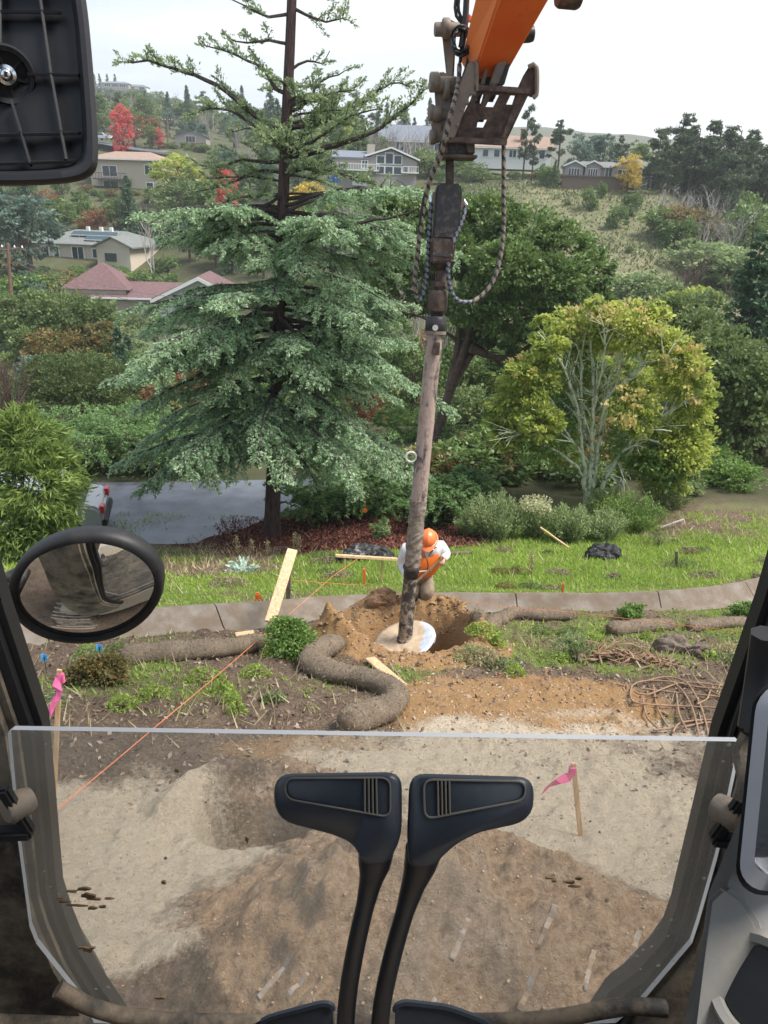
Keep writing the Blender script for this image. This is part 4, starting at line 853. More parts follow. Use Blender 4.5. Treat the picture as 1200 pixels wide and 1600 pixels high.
# ------------------------------------------------------------------ houses
def house(name, px, py, d, w, dp, h, rh, wall, roof, label, rz=0, cat='house', hip=True, windows=(), gable=None, chimney=None, extra=None, ov=.5, k=1.0):
    """front faces the valley; local x right, y away. windows: (x, z, w, h, lights)"""
    b = P(px, py, d); t = thing(name, b, label, cat, None, rz, (k, k, k))
    mb = MB(); mb.box((0, dp/2, h/2-.8), (w, dp, h+1.6)); 
    if not hip: mb.prism([(-w/2, 0, h), (w/2, 0, h), (0, 0, h+rh)] if gable == 'front' else [(-w/2, 0, h), (-w/2, dp, h), (-w/2, dp/2, h+rh)], (0, dp, 0) if gable == 'front' else (w, 0, 0))
    mb.loc('wall', M[wall], t)
    mb = MB(); X_, Y0, Y1 = w/2+ov, -ov, dp+ov; zz = h; th = .22
    if hip:
        k = min(w, dp)/2*.95
        R = [(-X_, Y0, zz), (X_, Y0, zz), (X_, Y1, zz), (-X_, Y1, zz), (-w/2+k, dp/2, zz+rh), (w/2-k, dp/2, zz+rh)]
        mb.add(R+[(x, y, z-th) for x, y, z in R[:4]], [(0, 1, 5, 4), (1, 2, 5), (2, 3, 4, 5), (3, 0, 4), (6, 7, 1, 0), (7, 8, 2, 1), (8, 9, 3, 2), (9, 6, 0, 3), (9, 8, 7, 6)])
    elif gable == 'front':
        e = rh/(w/2)*ov
        for s in (-1, 1): mb.prism([(s*X_, Y0, zz-e+.05), (0, Y0, zz+rh+.05), (0, Y0, zz+rh+.3), (s*X_, Y0, zz-e+.3)], (0, Y1-Y0, 0))
    else:
        e = rh/(dp/2)*ov
        for s in (0, 1): y_ = Y0 if s == 0 else Y1; mb.prism([(-X_, y_, zz-e+.05), (-X_, dp/2, zz+rh+.05), (-X_, dp/2, zz+rh+.27), (-X_, y_, zz-e+.27)], (2*X_, 0, 0))
    rf = mb.loc('roof', M[roof], t)
    if not (gable == 'front'): MB().box((0, -ov-.08, h-.12 if hip else h-rh/(dp/2)*ov+.05), (w+2*ov, .14, .20)).loc('gutter', M['trim'], rf)
    if chimney: c = MB().box((chimney[0], chimney[1], h+rh*.8), (.9, .9, rh+1.2)).box((chimney[0], chimney[1], h+rh*1.3+.68), (1.1, 1.1, .15)); o = c.loc('chimney', M[chimney[2]], rf)
    for x, z, ww, hh, nl in windows:
        f = MB(); f.box((x, -.06, z+hh/2), (ww+.25, .12, hh+.25)); fo = f.loc('window', M['trim'], t)
        g_ = MB(); pw = ww/nl
        for i in range(nl): g_.box((x-ww/2+pw*(i+.5), -.125, z+hh/2), (pw-.12, .03, hh-.04))
        g_.loc('pane', M['glass'], fo)
    if extra: extra(t)
    return t
HOUSES = []
def solar(t):
    for (x0, x1, z, y) in ((-3.4, 3.6, 3.9, 1.6), (-.6, 3.8, 3.35, .2)):
        a = MB(); a.add([(x0, y, z), (x1, y, z), (x1, y+1.1, z+.55), (x0, y+1.1, z+.55), (x0, y, z-.08), (x1, y, z-.08), (x1, y+1.1, z+.47), (x0, y+1.1, z+.47)], [(0, 1, 2, 3), (4, 5, 1, 0), (7, 6, 5, 4), (5, 6, 2, 1), (6, 7, 3, 2), (7, 4, 0, 3)]); o = a.loc('solar_rack', M['solar'], t)
        l = MB(); l.beam((x0, y-.05, z), (x1, y-.05, z), .1, .1); l.beam((x0, y+1.15, z+.55), (x1, y+1.15, z+.55), .1, .1)
        for i in range(6): x = x0+(x1-x0)*i/5; l.beam((x, y, z-.9), (x, y, z), .06, .06, (1, 0, 0))
        l.loc('rack_frame', M['trim'], o)
    w_ = MB().box((5.8, -1.6, 1.1), (5.0, 4.4, 3.2)).prism([(3.2, -3.85, 2.7), (8.4, -3.85, 2.7), (5.8, -3.85, 3.9)], (0, 6, 0)); w_.loc('wing', M['wallpeach'], t)
    r_ = MB(); 
    for s in (-1, 1): r_.prism([(5.8+s*3.1, -4.3, 2.55), (5.8, -4.3, 3.95), (5.8, -4.3, 4.15), (5.8+s*3.1, -4.3, 2.75)], (0, 7, 0))
    r_.loc('wing_roof', M['roofgrey'], t); MB().box((5.4, -3.88, 1.3), (1.7, .1, 1.1)).loc('window', M['glass'], t)
    for x in (-7.2, -1.5, .6, 2.2): MB().box((x, 3.5, 4.6), (.45, .45, 1.0)).loc('roof_vent', M['trim'], t)
house('ranch_house', 140, 412, 116, 16.5, 9, 2.9, 1.7, 'wallpeach', 'roofgrey', 'peach stucco ranch house with grey roof and two raised solar racks', rz=R_(-7), windows=((-6.6, .8, .8, 1.4, 1), (-5.0, .8, .8, 1.4, 1), (-1.6, .2, 1.8, 2.1, 2), (1.4, .9, 1.4, 1.2, 2)), extra=solar)
def purp(t):
    for (x, y, w, h0, rh) in ((-7.6, 1, 8.2, 2.2, 2.9),):
        r_ = MB(); k = w/2; r_.add([(x-k, y-1, h0), (x+k, y-1, h0), (x+k, y+w-1, h0), (x-k, y+w-1, h0), (x, y+w/2-1, h0+rh)], [(0, 1, 4), (1, 2, 4), (2, 3, 4), (3, 0, 4), (3, 2, 1, 0)]); r_.loc('hipped_roof', M['roofpurple'], t)
        MB().box((x, y+2.6, .6), (w-1, w-1.5, 3.2)).loc('wing', M['walltan'], t)
    r_ = MB()
    for s in (-1, 1): r_.prism([(5.2+s*5.6, -2.4, 1.2), (5.2, -2.4, 3.9), (5.2, -2.4, 4.25), (5.2+s*5.6, -2.4, 1.55)], (0, 9, 0))
    r_.loc('gable_roof', M['roofpurple'], t)
    f_ = MB()
    for s in (-1, 1): f_.prism([(5.2+s*5.7, -2.52, 1.0), (5.2, -2.52, 3.75), (5.2, -2.52, 4.2), (5.2+s*5.7, -2.52, 1.4)], (0, .12, 0))
    f_.loc('barge_board', M['trim'], t)
    MB().prism([(.4, -1.5, -1), (10, -1.5, -1), (10, -1.5, 1.4), (5.2, -1.5, 3.75), (.4, -1.5, 1.4)], (0, 6, 0)).loc('gable_wall', M['wallwhite'], t)
    for i in range(4): MB().box((2.6+i*1.5, -1.56, 1.2), (1.15, .12, 1.5)).loc('window', M['glass'], t)
house('hillside_house', 250, 484, 93, 20, 8, 1.4, 1.5, 'walltan', 'roofpurple', 'house with maroon shingle roofs and a white glazed gable among the trees', rz=R_(4), extra=purp)
def balc(t):
    MB().box((-2.5, -1.2, 2.6), (7, 2.2, .2)).loc('balcony', M['oldwood'], t); l = MB(); l.beam((-6, -2.3, 3.7), (1, -2.3, 3.7), .1, .1)
    for i in range(12): l.beam((-6+i*.64, -2.3, 2.7), (-6+i*.64, -2.3, 3.7), .06, .06, (1, 0, 0))
    l.loc('balcony_railing', M['oldwood'], t)
house('apartment_house', 200, 303, 163, 15, 8, 6.4, 1.6, 'wallbeige', 'roofbrown', 'two-storey beige house with brown roof and dark balcony behind the trees', rz=R_(-6), windows=((-3.4, .6, 3.2, 1.7, 2), (4.8, .6, 1.4, 1.6, 1), (4.8, 3.7, 1.6, 1.7, 1), (-3.4, 3.2, 3.0, 1.9, 2)), extra=balc, ov=.8)
def white(t):
    MB().box((-4.7, -1.1, 2.7), (9, 2.2, .25)).loc('deck', M['trim'], t); l = MB()
    l.beam((-9.2, -2.2, 3.8), (-.2, -2.2, 3.8), .12, .12)
    for i in range(19): l.beam((-9.2+i*.5, -2.2, 2.8), (-9.2+i*.5, -2.2, 3.8), .08, .08, (1, 0, 0))
    l.loc('deck_railing', M['trim'], t)
    MB().box((-3.8, -.1, 1.1), (3.0, .2, 2.2)).loc('garage_door', M['trim'], t)
    f_ = MB(); f_.beam((-2.9, -.75, 5.3), (2.2, -.75, 6.95), .12, .3); f_.beam((2.2, -.75, 6.95), (7.9, -.75, 4.9), .12, .3); f_.loc('fascia', M['trim'], t)
    l = MB(); l.beam((4.5, -1.2, 3.7), (7.6, -1.2, 3.7), .1, .1)
    for i in range(8): l.beam((4.5+i*.44, -1.2, 2.7), (4.5+i*.44, -1.2, 3.7), .07, .07, (1, 0, 0))
    l.loc('side_railing', M['trim'], t); MB().box((6, -.6, 2.6), (3.4, 1.3, .2)).loc('side_deck', M['trim'], t)
t = house('split_level_house', 592, 291, 132, 8, 9, 3.0, .9, 'wallgrey', 'roofblue', 'split-level house with tall white-framed gable windows and a white deck', rz=R_(5), k=.82, hip=False, gable='side', windows=((-2.9, 3.2, 1.1, 1.3, 2),))
for c_ in list(t.children):
    if c_.name.startswith(('roof', 'wall')):
        for g_ in list(c_.children): bpy.data.objects.remove(g_)
        bpy.data.objects.remove(c_)
MB().prism([(-8.6, 0, -1), (7.4, 0, -1), (7.4, 0, 4.7), (2.2, 0, 6.6), (-3, 0, 5.0), (-8.6, 0, 5.0)], (0, 9, 0)).loc('wall', M['wallgrey'], t)
r_ = MB(); r_.prism([(-3.2, -.8, 5.05), (2.2, -.8, 6.75), (2.2, -.8, 7.0), (-3.2, -.8, 5.3)], (0, 10.6, 0)); r_.prism([(2.2, -.8, 6.75), (8.0, -.8, 4.75), (8.0, -.8, 5.0), (2.2, -.8, 7.0)], (0, 10.6, 0)); r_.prism([(-9.4, -.8, 4.75), (-9.4, 4, 6.2), (-9.4, 4, 6.45), (-9.4, -.8, 5.0)], (7.6, 0, 0))
rf = r_.loc('roof', M['roofblue'], t); MB().box((-1.6, 2.5, 6.6), (1.5, 1.2, 2.0)).loc('chimney', M['wallbeige'], rf)
for x, z, w_, h_ in ((.2, 4.1, 1.5, 1.35), (1.9, 4.1, 1.5, 1.9), (3.6, 4.1, 1.5, 1.5), (.2, 2.3, 1.5, 1.3), (1.9, 2.3, 1.5, 1.3), (3.6, 2.3, 1.5, 1.3), (5.2, 2.4, 1.0, 1.3)):
    f = MB().box((x, -.07, z+h_/2), (w_+.22, .14, h_+.22)).loc('window', M['trim'], t); MB().box((x, -.16, z+h_/2), (w_-.12, .03, h_-.1)).loc('pane', M['glass'], f)
white(t)
# long hilltop house (right)
def hill(t):
    for (x, w, hh) in ((-6.2, 4.2, 2.5), (-1.8, 3.6, 2.7), (6.0, 6.4, 2.6)):
        MB().prism([(x-w/2, -1.6, -1.5), (x+w/2, -1.6, -1.5), (x+w/2, -1.6, hh), (x, -1.6, hh+w*.22), (x-w/2, -1.6, hh)], (0, 4, 0)).loc('gable_wall', M['wallgrey'], t)
        r_ = MB()
        for s in (-1, 1): r_.prism([(x+s*(w/2+.5), -2.1, hh-.2), (x, -2.1, hh+w*.22+.05), (x, -2.1, hh+w*.22+.4), (x+s*(w/2+.5), -2.1, hh+.15)], (0, 5.5, 0))
        r_.loc('gable_roof', M['trim'] if w < 3 else M['roofgrey'], t)
        f_ = MB()
        for s in (-1, 1): f_.prism([(x+s*(w/2+.55), -2.2, hh-.28), (x, -2.2, hh+w*.22), (x, -2.2, hh+w*.22+.34), (x+s*(w/2+.55), -2.2, hh+.08)], (0, .1, 0))
        f_.loc('barge_board', M['trim'], t)
        f = MB().box((x, -1.66, 1.1), (w*.62, .12, 1.9)).loc('window', M['trim'], t); g_ = MB(); n = 4
        for i in range(n): g_.box((x-w*.31+w*.62*(i+.5)/n, -1.73, 1.1), (w*.62/n-.14, .03, 1.7))
        g_.loc('pane', M['glass'], f)
house('hilltop_house', 935, 279, 137, 15, 8, 2.6, 1.3, 'wallgrey', 'roofgrey', 'long grey house with three white-edged gables along the hilltop', hip=True, rz=R_(-4), k=.70, extra=hill, windows=((2.2, .3, 1.6, 2, 2),))
house('low_house', 992, 281, 146, 5, 4, 2.4, 1.2, 'wallwhite', 'roofgrey', 'low pale house behind the yellow tree on the hilltop', windows=((-1.6, .6, 1.2, 1.2, 2), (1.6, .6, 1.2, 1.2, 2)))
house('white_house', 800, 252, 150, 17, 8, 2.8, 2.4, 'wallwhite', 'roofbrown', 'long white house with brown roof and brick chimney right of the coupler', hip=False, gable='side', chimney=(2.0, 1.8, 'brick'), rz=R_(-3), k=.82, windows=((-6, .8, 1.3, 1.4, 1), (-3.5, .8, 1.3, 1.4, 1), (0, .8, 1.6, 1.4, 2), (4, .7, 1.2, 1.6, 1), (6.5, .7, 1.2, 1.6, 1)))
house('grey_house', 655, 243, 168, 16, 8, 2.8, 2.8, 'wallgrey', 'roofblue', 'grey-roofed house behind bare trees left of the coupler', hip=False, gable='side', windows=((-4, .8, 1.6, 1.5, 2), (0, .8, 1.6, 1.5, 2), (4, .8, 2.0, 1.5, 2)))
house('blue_house', 298, 224, 205, 14, 8, 2.8, 2.2, 'wallgrey', 'roofblue', 'blue-grey gabled house with a white arched window beyond the redwood limb', hip=False, gable='front', k=.55, windows=((0, .5, 4.2, 2.4, 3),))
house('hill_house', 180, 137, 560, 18, 8, 2.8, 1.4, 'wallgrey', 'roofblue', 'long pale house highest on the hazy left ridge', windows=((-5, .5, 4, 1.6, 3), (0, .5, 4, 1.6, 3), (5, .5, 4, 1.6, 3)))
house('hill_house', 214, 142, 565, 13, 7, 2.8, 1.4, 'wallwhite', 'roofgrey', 'second pale house lower right on the hazy left ridge', windows=((-3.4, .6, 3.6, 1.6, 2), (3.4, .6, 3.6, 1.6, 2)))
MB_ = MB(); bx = P(925, 288, 134)
rw = thing('retaining_wall', bx, 'dark retaining wall below the hilltop house', 'wall'); MB().box((0, 0, .2), (10, .5, 1.8)).box((0, -.02, 1.2), (10.3, .7, .22)).loc('wall', M['oldwood'], rw)
# cars
def car(px, py, d, rz, mat, label, s=1.0, L_=4.6, W=1.85, Hh=1.5, z=None):
    b = P(px, py, d); b.z = b.z if z is None else z; t = thing('parked_car', b, label, 'car', None, rz, (s, s, s)); h2 = L_/2
    side = [(-h2, .35), (-h2, .80), (-h2*.92, .95), (-h2*.78, 1.0), (-h2*.62, 1.42), (-h2*.45, Hh), (h2*.18, Hh), (h2*.42, 1.05), (h2*.90, .88), (h2, .70), (h2, .35)]
    m = MB(); m.prism([(x, -W/2, z_) for x, z_ in side], (0, W, 0)); m.loc('body', M[mat], t, bevel=.07, smooth=40)
    g_ = MB()
    for s_ in (-1, 1): g_.prism([(-h2*.68, s_*(W/2+.004), 1.03), (h2*.34, s_*(W/2+.004), 1.03), (h2*.14, s_*(W/2+.004), 1.42), (-h2*.52, s_*(W/2+.004), 1.42)], (0, s_*.012, 0))
    g_.prism([(-h2*.80, -W*.42, 1.05), (-h2*.80, W*.42, 1.05), (-h2*.655, W*.38, 1.40), (-h2*.655, -W*.38, 1.40)], (-.03, 0, .015)); g_.prism([(h2*.425, -W*.42, 1.09), (h2*.425, W*.42, 1.09), (h2*.21, W*.38, 1.46), (h2*.21, -W*.38, 1.46)], (.03, 0, .02)); g_.loc('windows', M['glass'], t)
    for x in (-h2*.62, h2*.62):
        for s_ in (-1, 1):
            w = MB(); w.rev([(.20, -.11), (.31, -.10), (.33, -.06), (.33, .06), (.31, .10), (.20, .11)], (x, s_*(W/2-.08), .33), (0, 1, 0), 20); wo = w.loc('wheel', M['tyre'], t, smooth=50)
            r_ = MB(); r_.rev([(.03, .0), (.19, 0), (.20, .02), (.05, .03)], (x, s_*(W/2+.035), .33), (0, s_, 0), 16); r_.loc('rim', M['cargrey'], wo)
    for s_ in (-1, 1):
        MB().box((-h2+.02, s_*W*.38, .82), (.12, .32, .22)).loc('tail_light', M['redlamp'], t, bevel=.02); MB().box((h2-.05, s_*W*.36, .72), (.12, .36, .16)).loc('headlight', M['chrome'], t, bevel=.02)
    MB().box((-h2-.02, 0, .45), (.14, W*.96, .2)).loc('bumper', M['blackplastic'], t, bevel=.03)
    return t
car(34, 838, 18.8, R_(195), 'cargrey', 'silver car with red tail lamps parked half behind the narrow-leaved bush', z=-8.56)
car(163, 219, 196, R_(-20), 'carwhite', 'white car parked beside the hillside road above the brown-roofed house', z=None)
car(850, 735, 31, R_(10), 'cargrey', 'grey car glimpsed under the yellow-green tree', z=-9.6)
car(205, 207, 210, R_(170), 'carwhite', 'white car partly behind the red maple on the hillside road')
# hillside road near the red tree: a low ribbon
rd = [P(x, y, d) for x, y, d in ((90, 213, 200), (160, 222, 196), (215, 232, 190), (260, 236, 188))]
mb = MB(); vs = []
for p in rd: vs += [(p.x, p.y-3, p.z-.5), (p.x, p.y+3, p.z+.25)]
mb.add(vs, [(2*i, 2*i+2, 2*i+3, 2*i+1) for i in range(len(rd)-1)]); tag(mb.obj('hillside_road', M['asphalt']), kind='structure')
# bins
for i, px in enumerate((517, 526)):
    b = P(px, 284, 128); t = thing('wheelie_bin', b, 'blue bin %s beside the white deck house' % ('nearer the redwood trunk' if i == 0 else 'nearer the garage door'), 'bin'); MB().box((0, 0, .6), (.75, .8, 1.3), taper=1.12).loc('body', M['bin'], t, bevel=.05); MB().box((0, 0, 1.33), (.9, .95, .1)).loc('lid', M['bin'], t)
# utility poles and wires
def upole(px, pyb, pyt, d, label, r=.16):
    b = P(px, pyb, d); tp = P(px-2, pyt, d); t = thing('utility_pole', b, label, 'utility pole'); mb = MB(); mb.tube([b-Vector((0, 0, 2)), tp], [r, r*.75], 10); mb.obj('post', M['pole'], t)
    c = MB(); c.beam(tp+Vector((-1.2, 0, -.4)), tp+Vector((1.2, 0, -.4)), .12, .14); c.beam(tp+Vector((-.8, 0, -1.5)), tp+Vector((.8, 0, -1.5)), .1, .12); c.obj('crossarm', M['pole'], t)
    ins = MB()
    for x in (-1.1, -.5, .5, 1.1): ins.rev([(.05, 0), (.08, .05), (.03, .2)], tp+Vector((x, 0, -.33)), n=8)
    ins.obj('insulators', M['trim'], t); return tp
t1 = upole(14, 462, 380, 62, 'brown utility pole with crossarms at the left edge below the ranch house')
t2 = upole(263, 235, 185, 200, 'pale utility pole beside the red maple', .2)
def wire(a, b, sag, label, r=.02, grp='overhead wires'):
    pts = [Vector(a).lerp(Vector(b), s)+Vector((0, 0, -4*sag*s*(1-s))) for s in np.linspace(0, 1, 18)]; m = MB(); m.tube(pts, r, 4); tag(m.obj('overhead_wire', M['wire']), label, 'wire', grp)
wire(t1+Vector((-1, 0, -.3)), P(-120, 330, 40), .6, 'upper wire rising off the left utility pole'); wire(t1+Vector((.8, 0, -.3)), P(-120, 345, 38), .6, 'second wire rising off the left utility pole')
wire(t1+Vector((.5, 0, -1.5)), P(420, 480, 64), 1.4, 'sagging wire from the left utility pole toward the redwood'); wire(t1+Vector((.7, 0, -1.3)), P(420, 470, 68), 1.0, 'thin wire just above the sagging one on the left')
wire(t2+Vector((0, 0, -.3)), P(60, 196, 200), 1.5, 'wire across the hillside behind the red maple', .04)
# ------------------------------------------------------------------ hillside planting
PROT = [(45, 372, 245, 424, 116), (135, 440, 380, 500, 93), (158, 250, 245, 300, 163), (525, 240, 668, 296, 132), (150, 205, 222, 236, 192), (868, 243, 1010, 286, 137), (745, 215, 850, 256, 150), (265, 205, 335, 226, 205), (620, 222, 680, 246, 168), (140, 118, 232, 142, 560), (180, 145, 214, 250, 178), (0, 375, 26, 465, 62), (505, 262, 600, 300, 128), (455, 320, 530, 355, 110)]
def clear(x, y, z, w, h, d):
    cx, cb, dep = proj((x, y, z)); k = F/dep; x0, x1, y0, y1 = cx-w*k/2*.9, cx+w*k/2*.9, cb-h*k, cb
    for a, b, c, e, dd in PROT:
        if y < dd+4 and x0 < c and x1 > a and y0 < e-3 and y1 > b: return False
    return True
rp = random.Random(77)
for hx, hy, hd, hw in ((140, 414, 110, 8.5), (200, 305, 158, 8), (592, 293, 128, 7), (295, 226, 200, 5), (250, 492, 88, 10), (800, 254, 146, 8)):
    for i in range(9):
        bx_ = P(hx, hy, hd); x_ = bx_.x+hw*1.15*(2*(i+.5)/9-1)+rp.uniform(-.5, .5); y_ = hd-rp.uniform(0, 3); plant(rp.choice(['shrubd', 'shrubm', 'shrub', 'shrubb']), (x_, y_, Hs(x_, y_)-.1), rp.uniform(1.0, 2.0), 'garden shrub against the foot of a hillside house', 'shrub', 'shrubs at the feet of the hillside houses', 1.3)
LAB = {'oak': ('dark green leafy tree in the mass on the valley side', 'tree', 'dark leafy trees on the valley side'), 'olive': ('olive-green leafy tree in the mass on the valley side', 'tree', 'olive trees on the valley side'),
       'cone': ('dark pointed conifer in the mass on the valley side', 'tree', 'pointed conifers on the valley side'), 'bluegreen': ('blue-grey leafy tree in the mass on the valley side', 'tree', 'blue-grey trees on the valley side'),
       'pine': ('irregular dark pine in the mass on the valley side', 'tree', 'pines on the valley side'), 'bare': ('leafless grey tree in the mass on the valley side', 'tree', 'leafless trees on the valley side'), 'rust': ('rusty-leaved tree in the mass on the valley side', 'tree', 'rusty trees on the valley side'), 'lime': ('yellowish-green tree in the mass on the valley side', 'tree', 'yellowish trees on the valley side')}
cnt = 0
d = 44.0
while d < 330:
    wpx = 1160*5.5/d; px = -40+rp.uniform(0, wpx)
    while px < 720:
        x = (px-600)/F*.95*d+rp.uniform(-1, 1); y = d*rp.uniform(.96, 1.06); z = Hs(x, y)
        kind = rp.choices(['oak', 'olive', 'cone', 'bluegreen', 'pine', 'bare', 'rust', 'lime'], [6, 4, 3, 2, 1.5, 1.4, .6, .8])[0]
        h = rp.uniform(4.5, 8.5)*(1.5 if kind in ('cone', 'pine') else 1)*(1 if d < 200 else 1.25); w = rp.uniform(.85, 1.2)
        if d < 90: h *= .8
        ok = False
        for _ in range(4):
            if clear(x, y, z, 7*h/8*w, h, d): ok = True; break
            h *= .62
        if ok and h > 1.4: plant(kind, (x, y, z-.2), h, *LAB[kind], wide=w*(1 if h > 4 else 1.3)); cnt += 1
        px += wpx*rp.uniform(.75, 1.15)
    d *= 1.105
print('hill trees', cnt)
# shrubs on the right-hand grass slope and valley floor
for i in range(26):
    px = rp.uniform(870, 1240); d = rp.uniform(58, 76); x = (px-600)/F*.95*d; kind = rp.choice(['shrub', 'shrubc', 'shrubd', 'shrubb', 'shrub']); h = rp.uniform(1.0, 2.4)
    plant(kind, (x, d, Hs(x, d)-.1), h, 'low rounded scrub bush at the foot of the grassy slope', 'shrub', 'scrub at the foot of the grassy slope', 1.3)
for i in range(30):
    px = rp.uniform(850, 1230); d = rp.uniform(88, 131); x = (px-600)/F*.95*d; kind = rp.choice(['shrub', 'shrubd', 'shrubd', 'shrubb', 'brown']); h = rp.uniform(.5, 1.2)
    plant(kind, (x, d, Hs(x, d)-.1), h*(1.4 if kind == 'brown' else 1), 'small scattered bush on the grassy slope' if kind != 'brown' else 'small leafless brush on the grassy slope', 'shrub', 'small bushes on the grassy slope' if kind != 'brown' else 'leafless brush on the grassy slope', .75)
rs_ = np.random.default_rng(9); n = 42000; y_ = rs_.uniform(78, 140, n); x_ = (rs_.uniform(690, 1290, n)-600)/F*.95*y_; kk = fbm(x_, y_, 4, .14)+rs_.random(n)*.5 > .22; x_ = x_[kk]; y_ = y_[kk]; n = len(x_)
tag(put('slope_grass', npmesh('slope_grass', leafquads(np.stack([x_, y_, H(x_, y_)+.1], -1), .42*(.4+rs_.random(n)), np.tile([0, 0, 1.0], (n, 1)), .1, .5, 0, rs_), 4, np.clip(.5+1.1*fbm(x_, y_, 3, .06)+.25*rs_.normal(size=n), 0, 1), M['slopegrass'])), 'tufted olive-brown grass over the open hillside', 'grass', kind='stuff')
for px, pb, pt, d, lb in ((923, 310, 284, 124, 'round dark shrub just under the retaining wall, left one'), (963, 336, 310, 116, 'round dark shrub on the open slope, lowest of the three'), (988, 320, 293, 121, 'round dark shrub right of the retaining wall'), (942, 292, 278, 129, 'small dark shrub against the retaining wall')):
    plant_px('shrubd', px, pb, pt+4, d, lb, 'shrub', None, .62)
for px, pb, pt, d, k, w, lb in ((1036, 352, 318, 112, 'shrubd', 1, 'dark bush at the left end of the grey brush'), (1060, 366, 335, 108, 'shrubd', 1, 'dark bush in front of the grey brush'), (1072, 345, 310, 112, 'shrubb', 1.2, 'golden-brown bush between grey brush clumps'), (1035, 330, 296, 118, 'bare', 1.3, 'grey leafless brush, leftmost clump below the pines'), (1065, 330, 298, 118, 'bare', 1.3, 'grey leafless brush, second clump below the pines'),
        (1115, 345, 302, 116, 'bare', 1.3, 'grey leafless brush, third clump below the pines'), (1100, 372, 330, 108, 'bare', 1.5, 'pale leafless brush, lowest large clump'), (1140, 375, 330, 108, 'bare', 1.5, 'pale leafless brush at the right of the clumps'), (1085, 350, 312, 113, 'bare', 1.4, 'pale leafless brush in the middle of the clumps'), (1160, 345, 300, 114, 'shrubd', 1, 'dark tall bush right of the grey brush'), (1110, 395, 368, 100, 'shrubc', 1.5, 'grey-green bush under the pale brush'), (1140, 400, 375, 98, 'shrubc', 1.5, 'grey-green bush right under the pale brush'),
        (1000, 447, 418, 84, 'shrubc', 1.6, 'silvery scrub clump low on the slope'), (1030, 452, 425, 82, 'shrub', 1.5, 'olive scrub clump low on the slope'), (1062, 445, 425, 84, 'brown', 1.5, 'brown twiggy scrub low on the slope'), (1085, 420, 395, 92, 'brown', 1.2, 'brown twiggy scrub mid slope')):
    plant_px(k, px, pb, pt, d, lb, 'brush' if k in ('bare', 'brown') else 'bush', None, w)
# hilltop pines on the right
for i, (px, pb, pt, d, w) in enumerate(((1020, 290, 195, 138, .9), (1050, 295, 172, 140, 1.1), (1075, 298, 190, 136, 1.0), (1105, 302, 182, 138, 1.15), (1135, 308, 190, 136, 1.1), (1160, 315, 196, 138, 1.0), (1185, 335, 220, 134, 1.0), (1035, 292, 215, 133, 1.0), (1120, 305, 215, 131, 1.0), (1205, 350, 250, 130, 1.0), (1150, 330, 250, 126, .8))):
    plant_px('pine', px, pb, pt, d, 'dark wind-shaped pine in the hilltop grove at the right', 'tree', 'dark pines of the hilltop grove', w)
    for o_, kk_ in ((14, 'oak'), (-8, 'cone')): plant_px(kk_, px+o_, pb+4, pt+(38 if kk_ == 'oak' else 50), d+4, ('dark leafy tree filling the hilltop pine grove' if kk_ == 'oak' else 'dark pointed tree filling the hilltop pine grove'), 'tree', ('dark leafy trees of the hilltop grove' if kk_ == 'oak' else 'dark pointed trees of the hilltop grove'), (.95 if kk_ == 'oak' else 1.6))
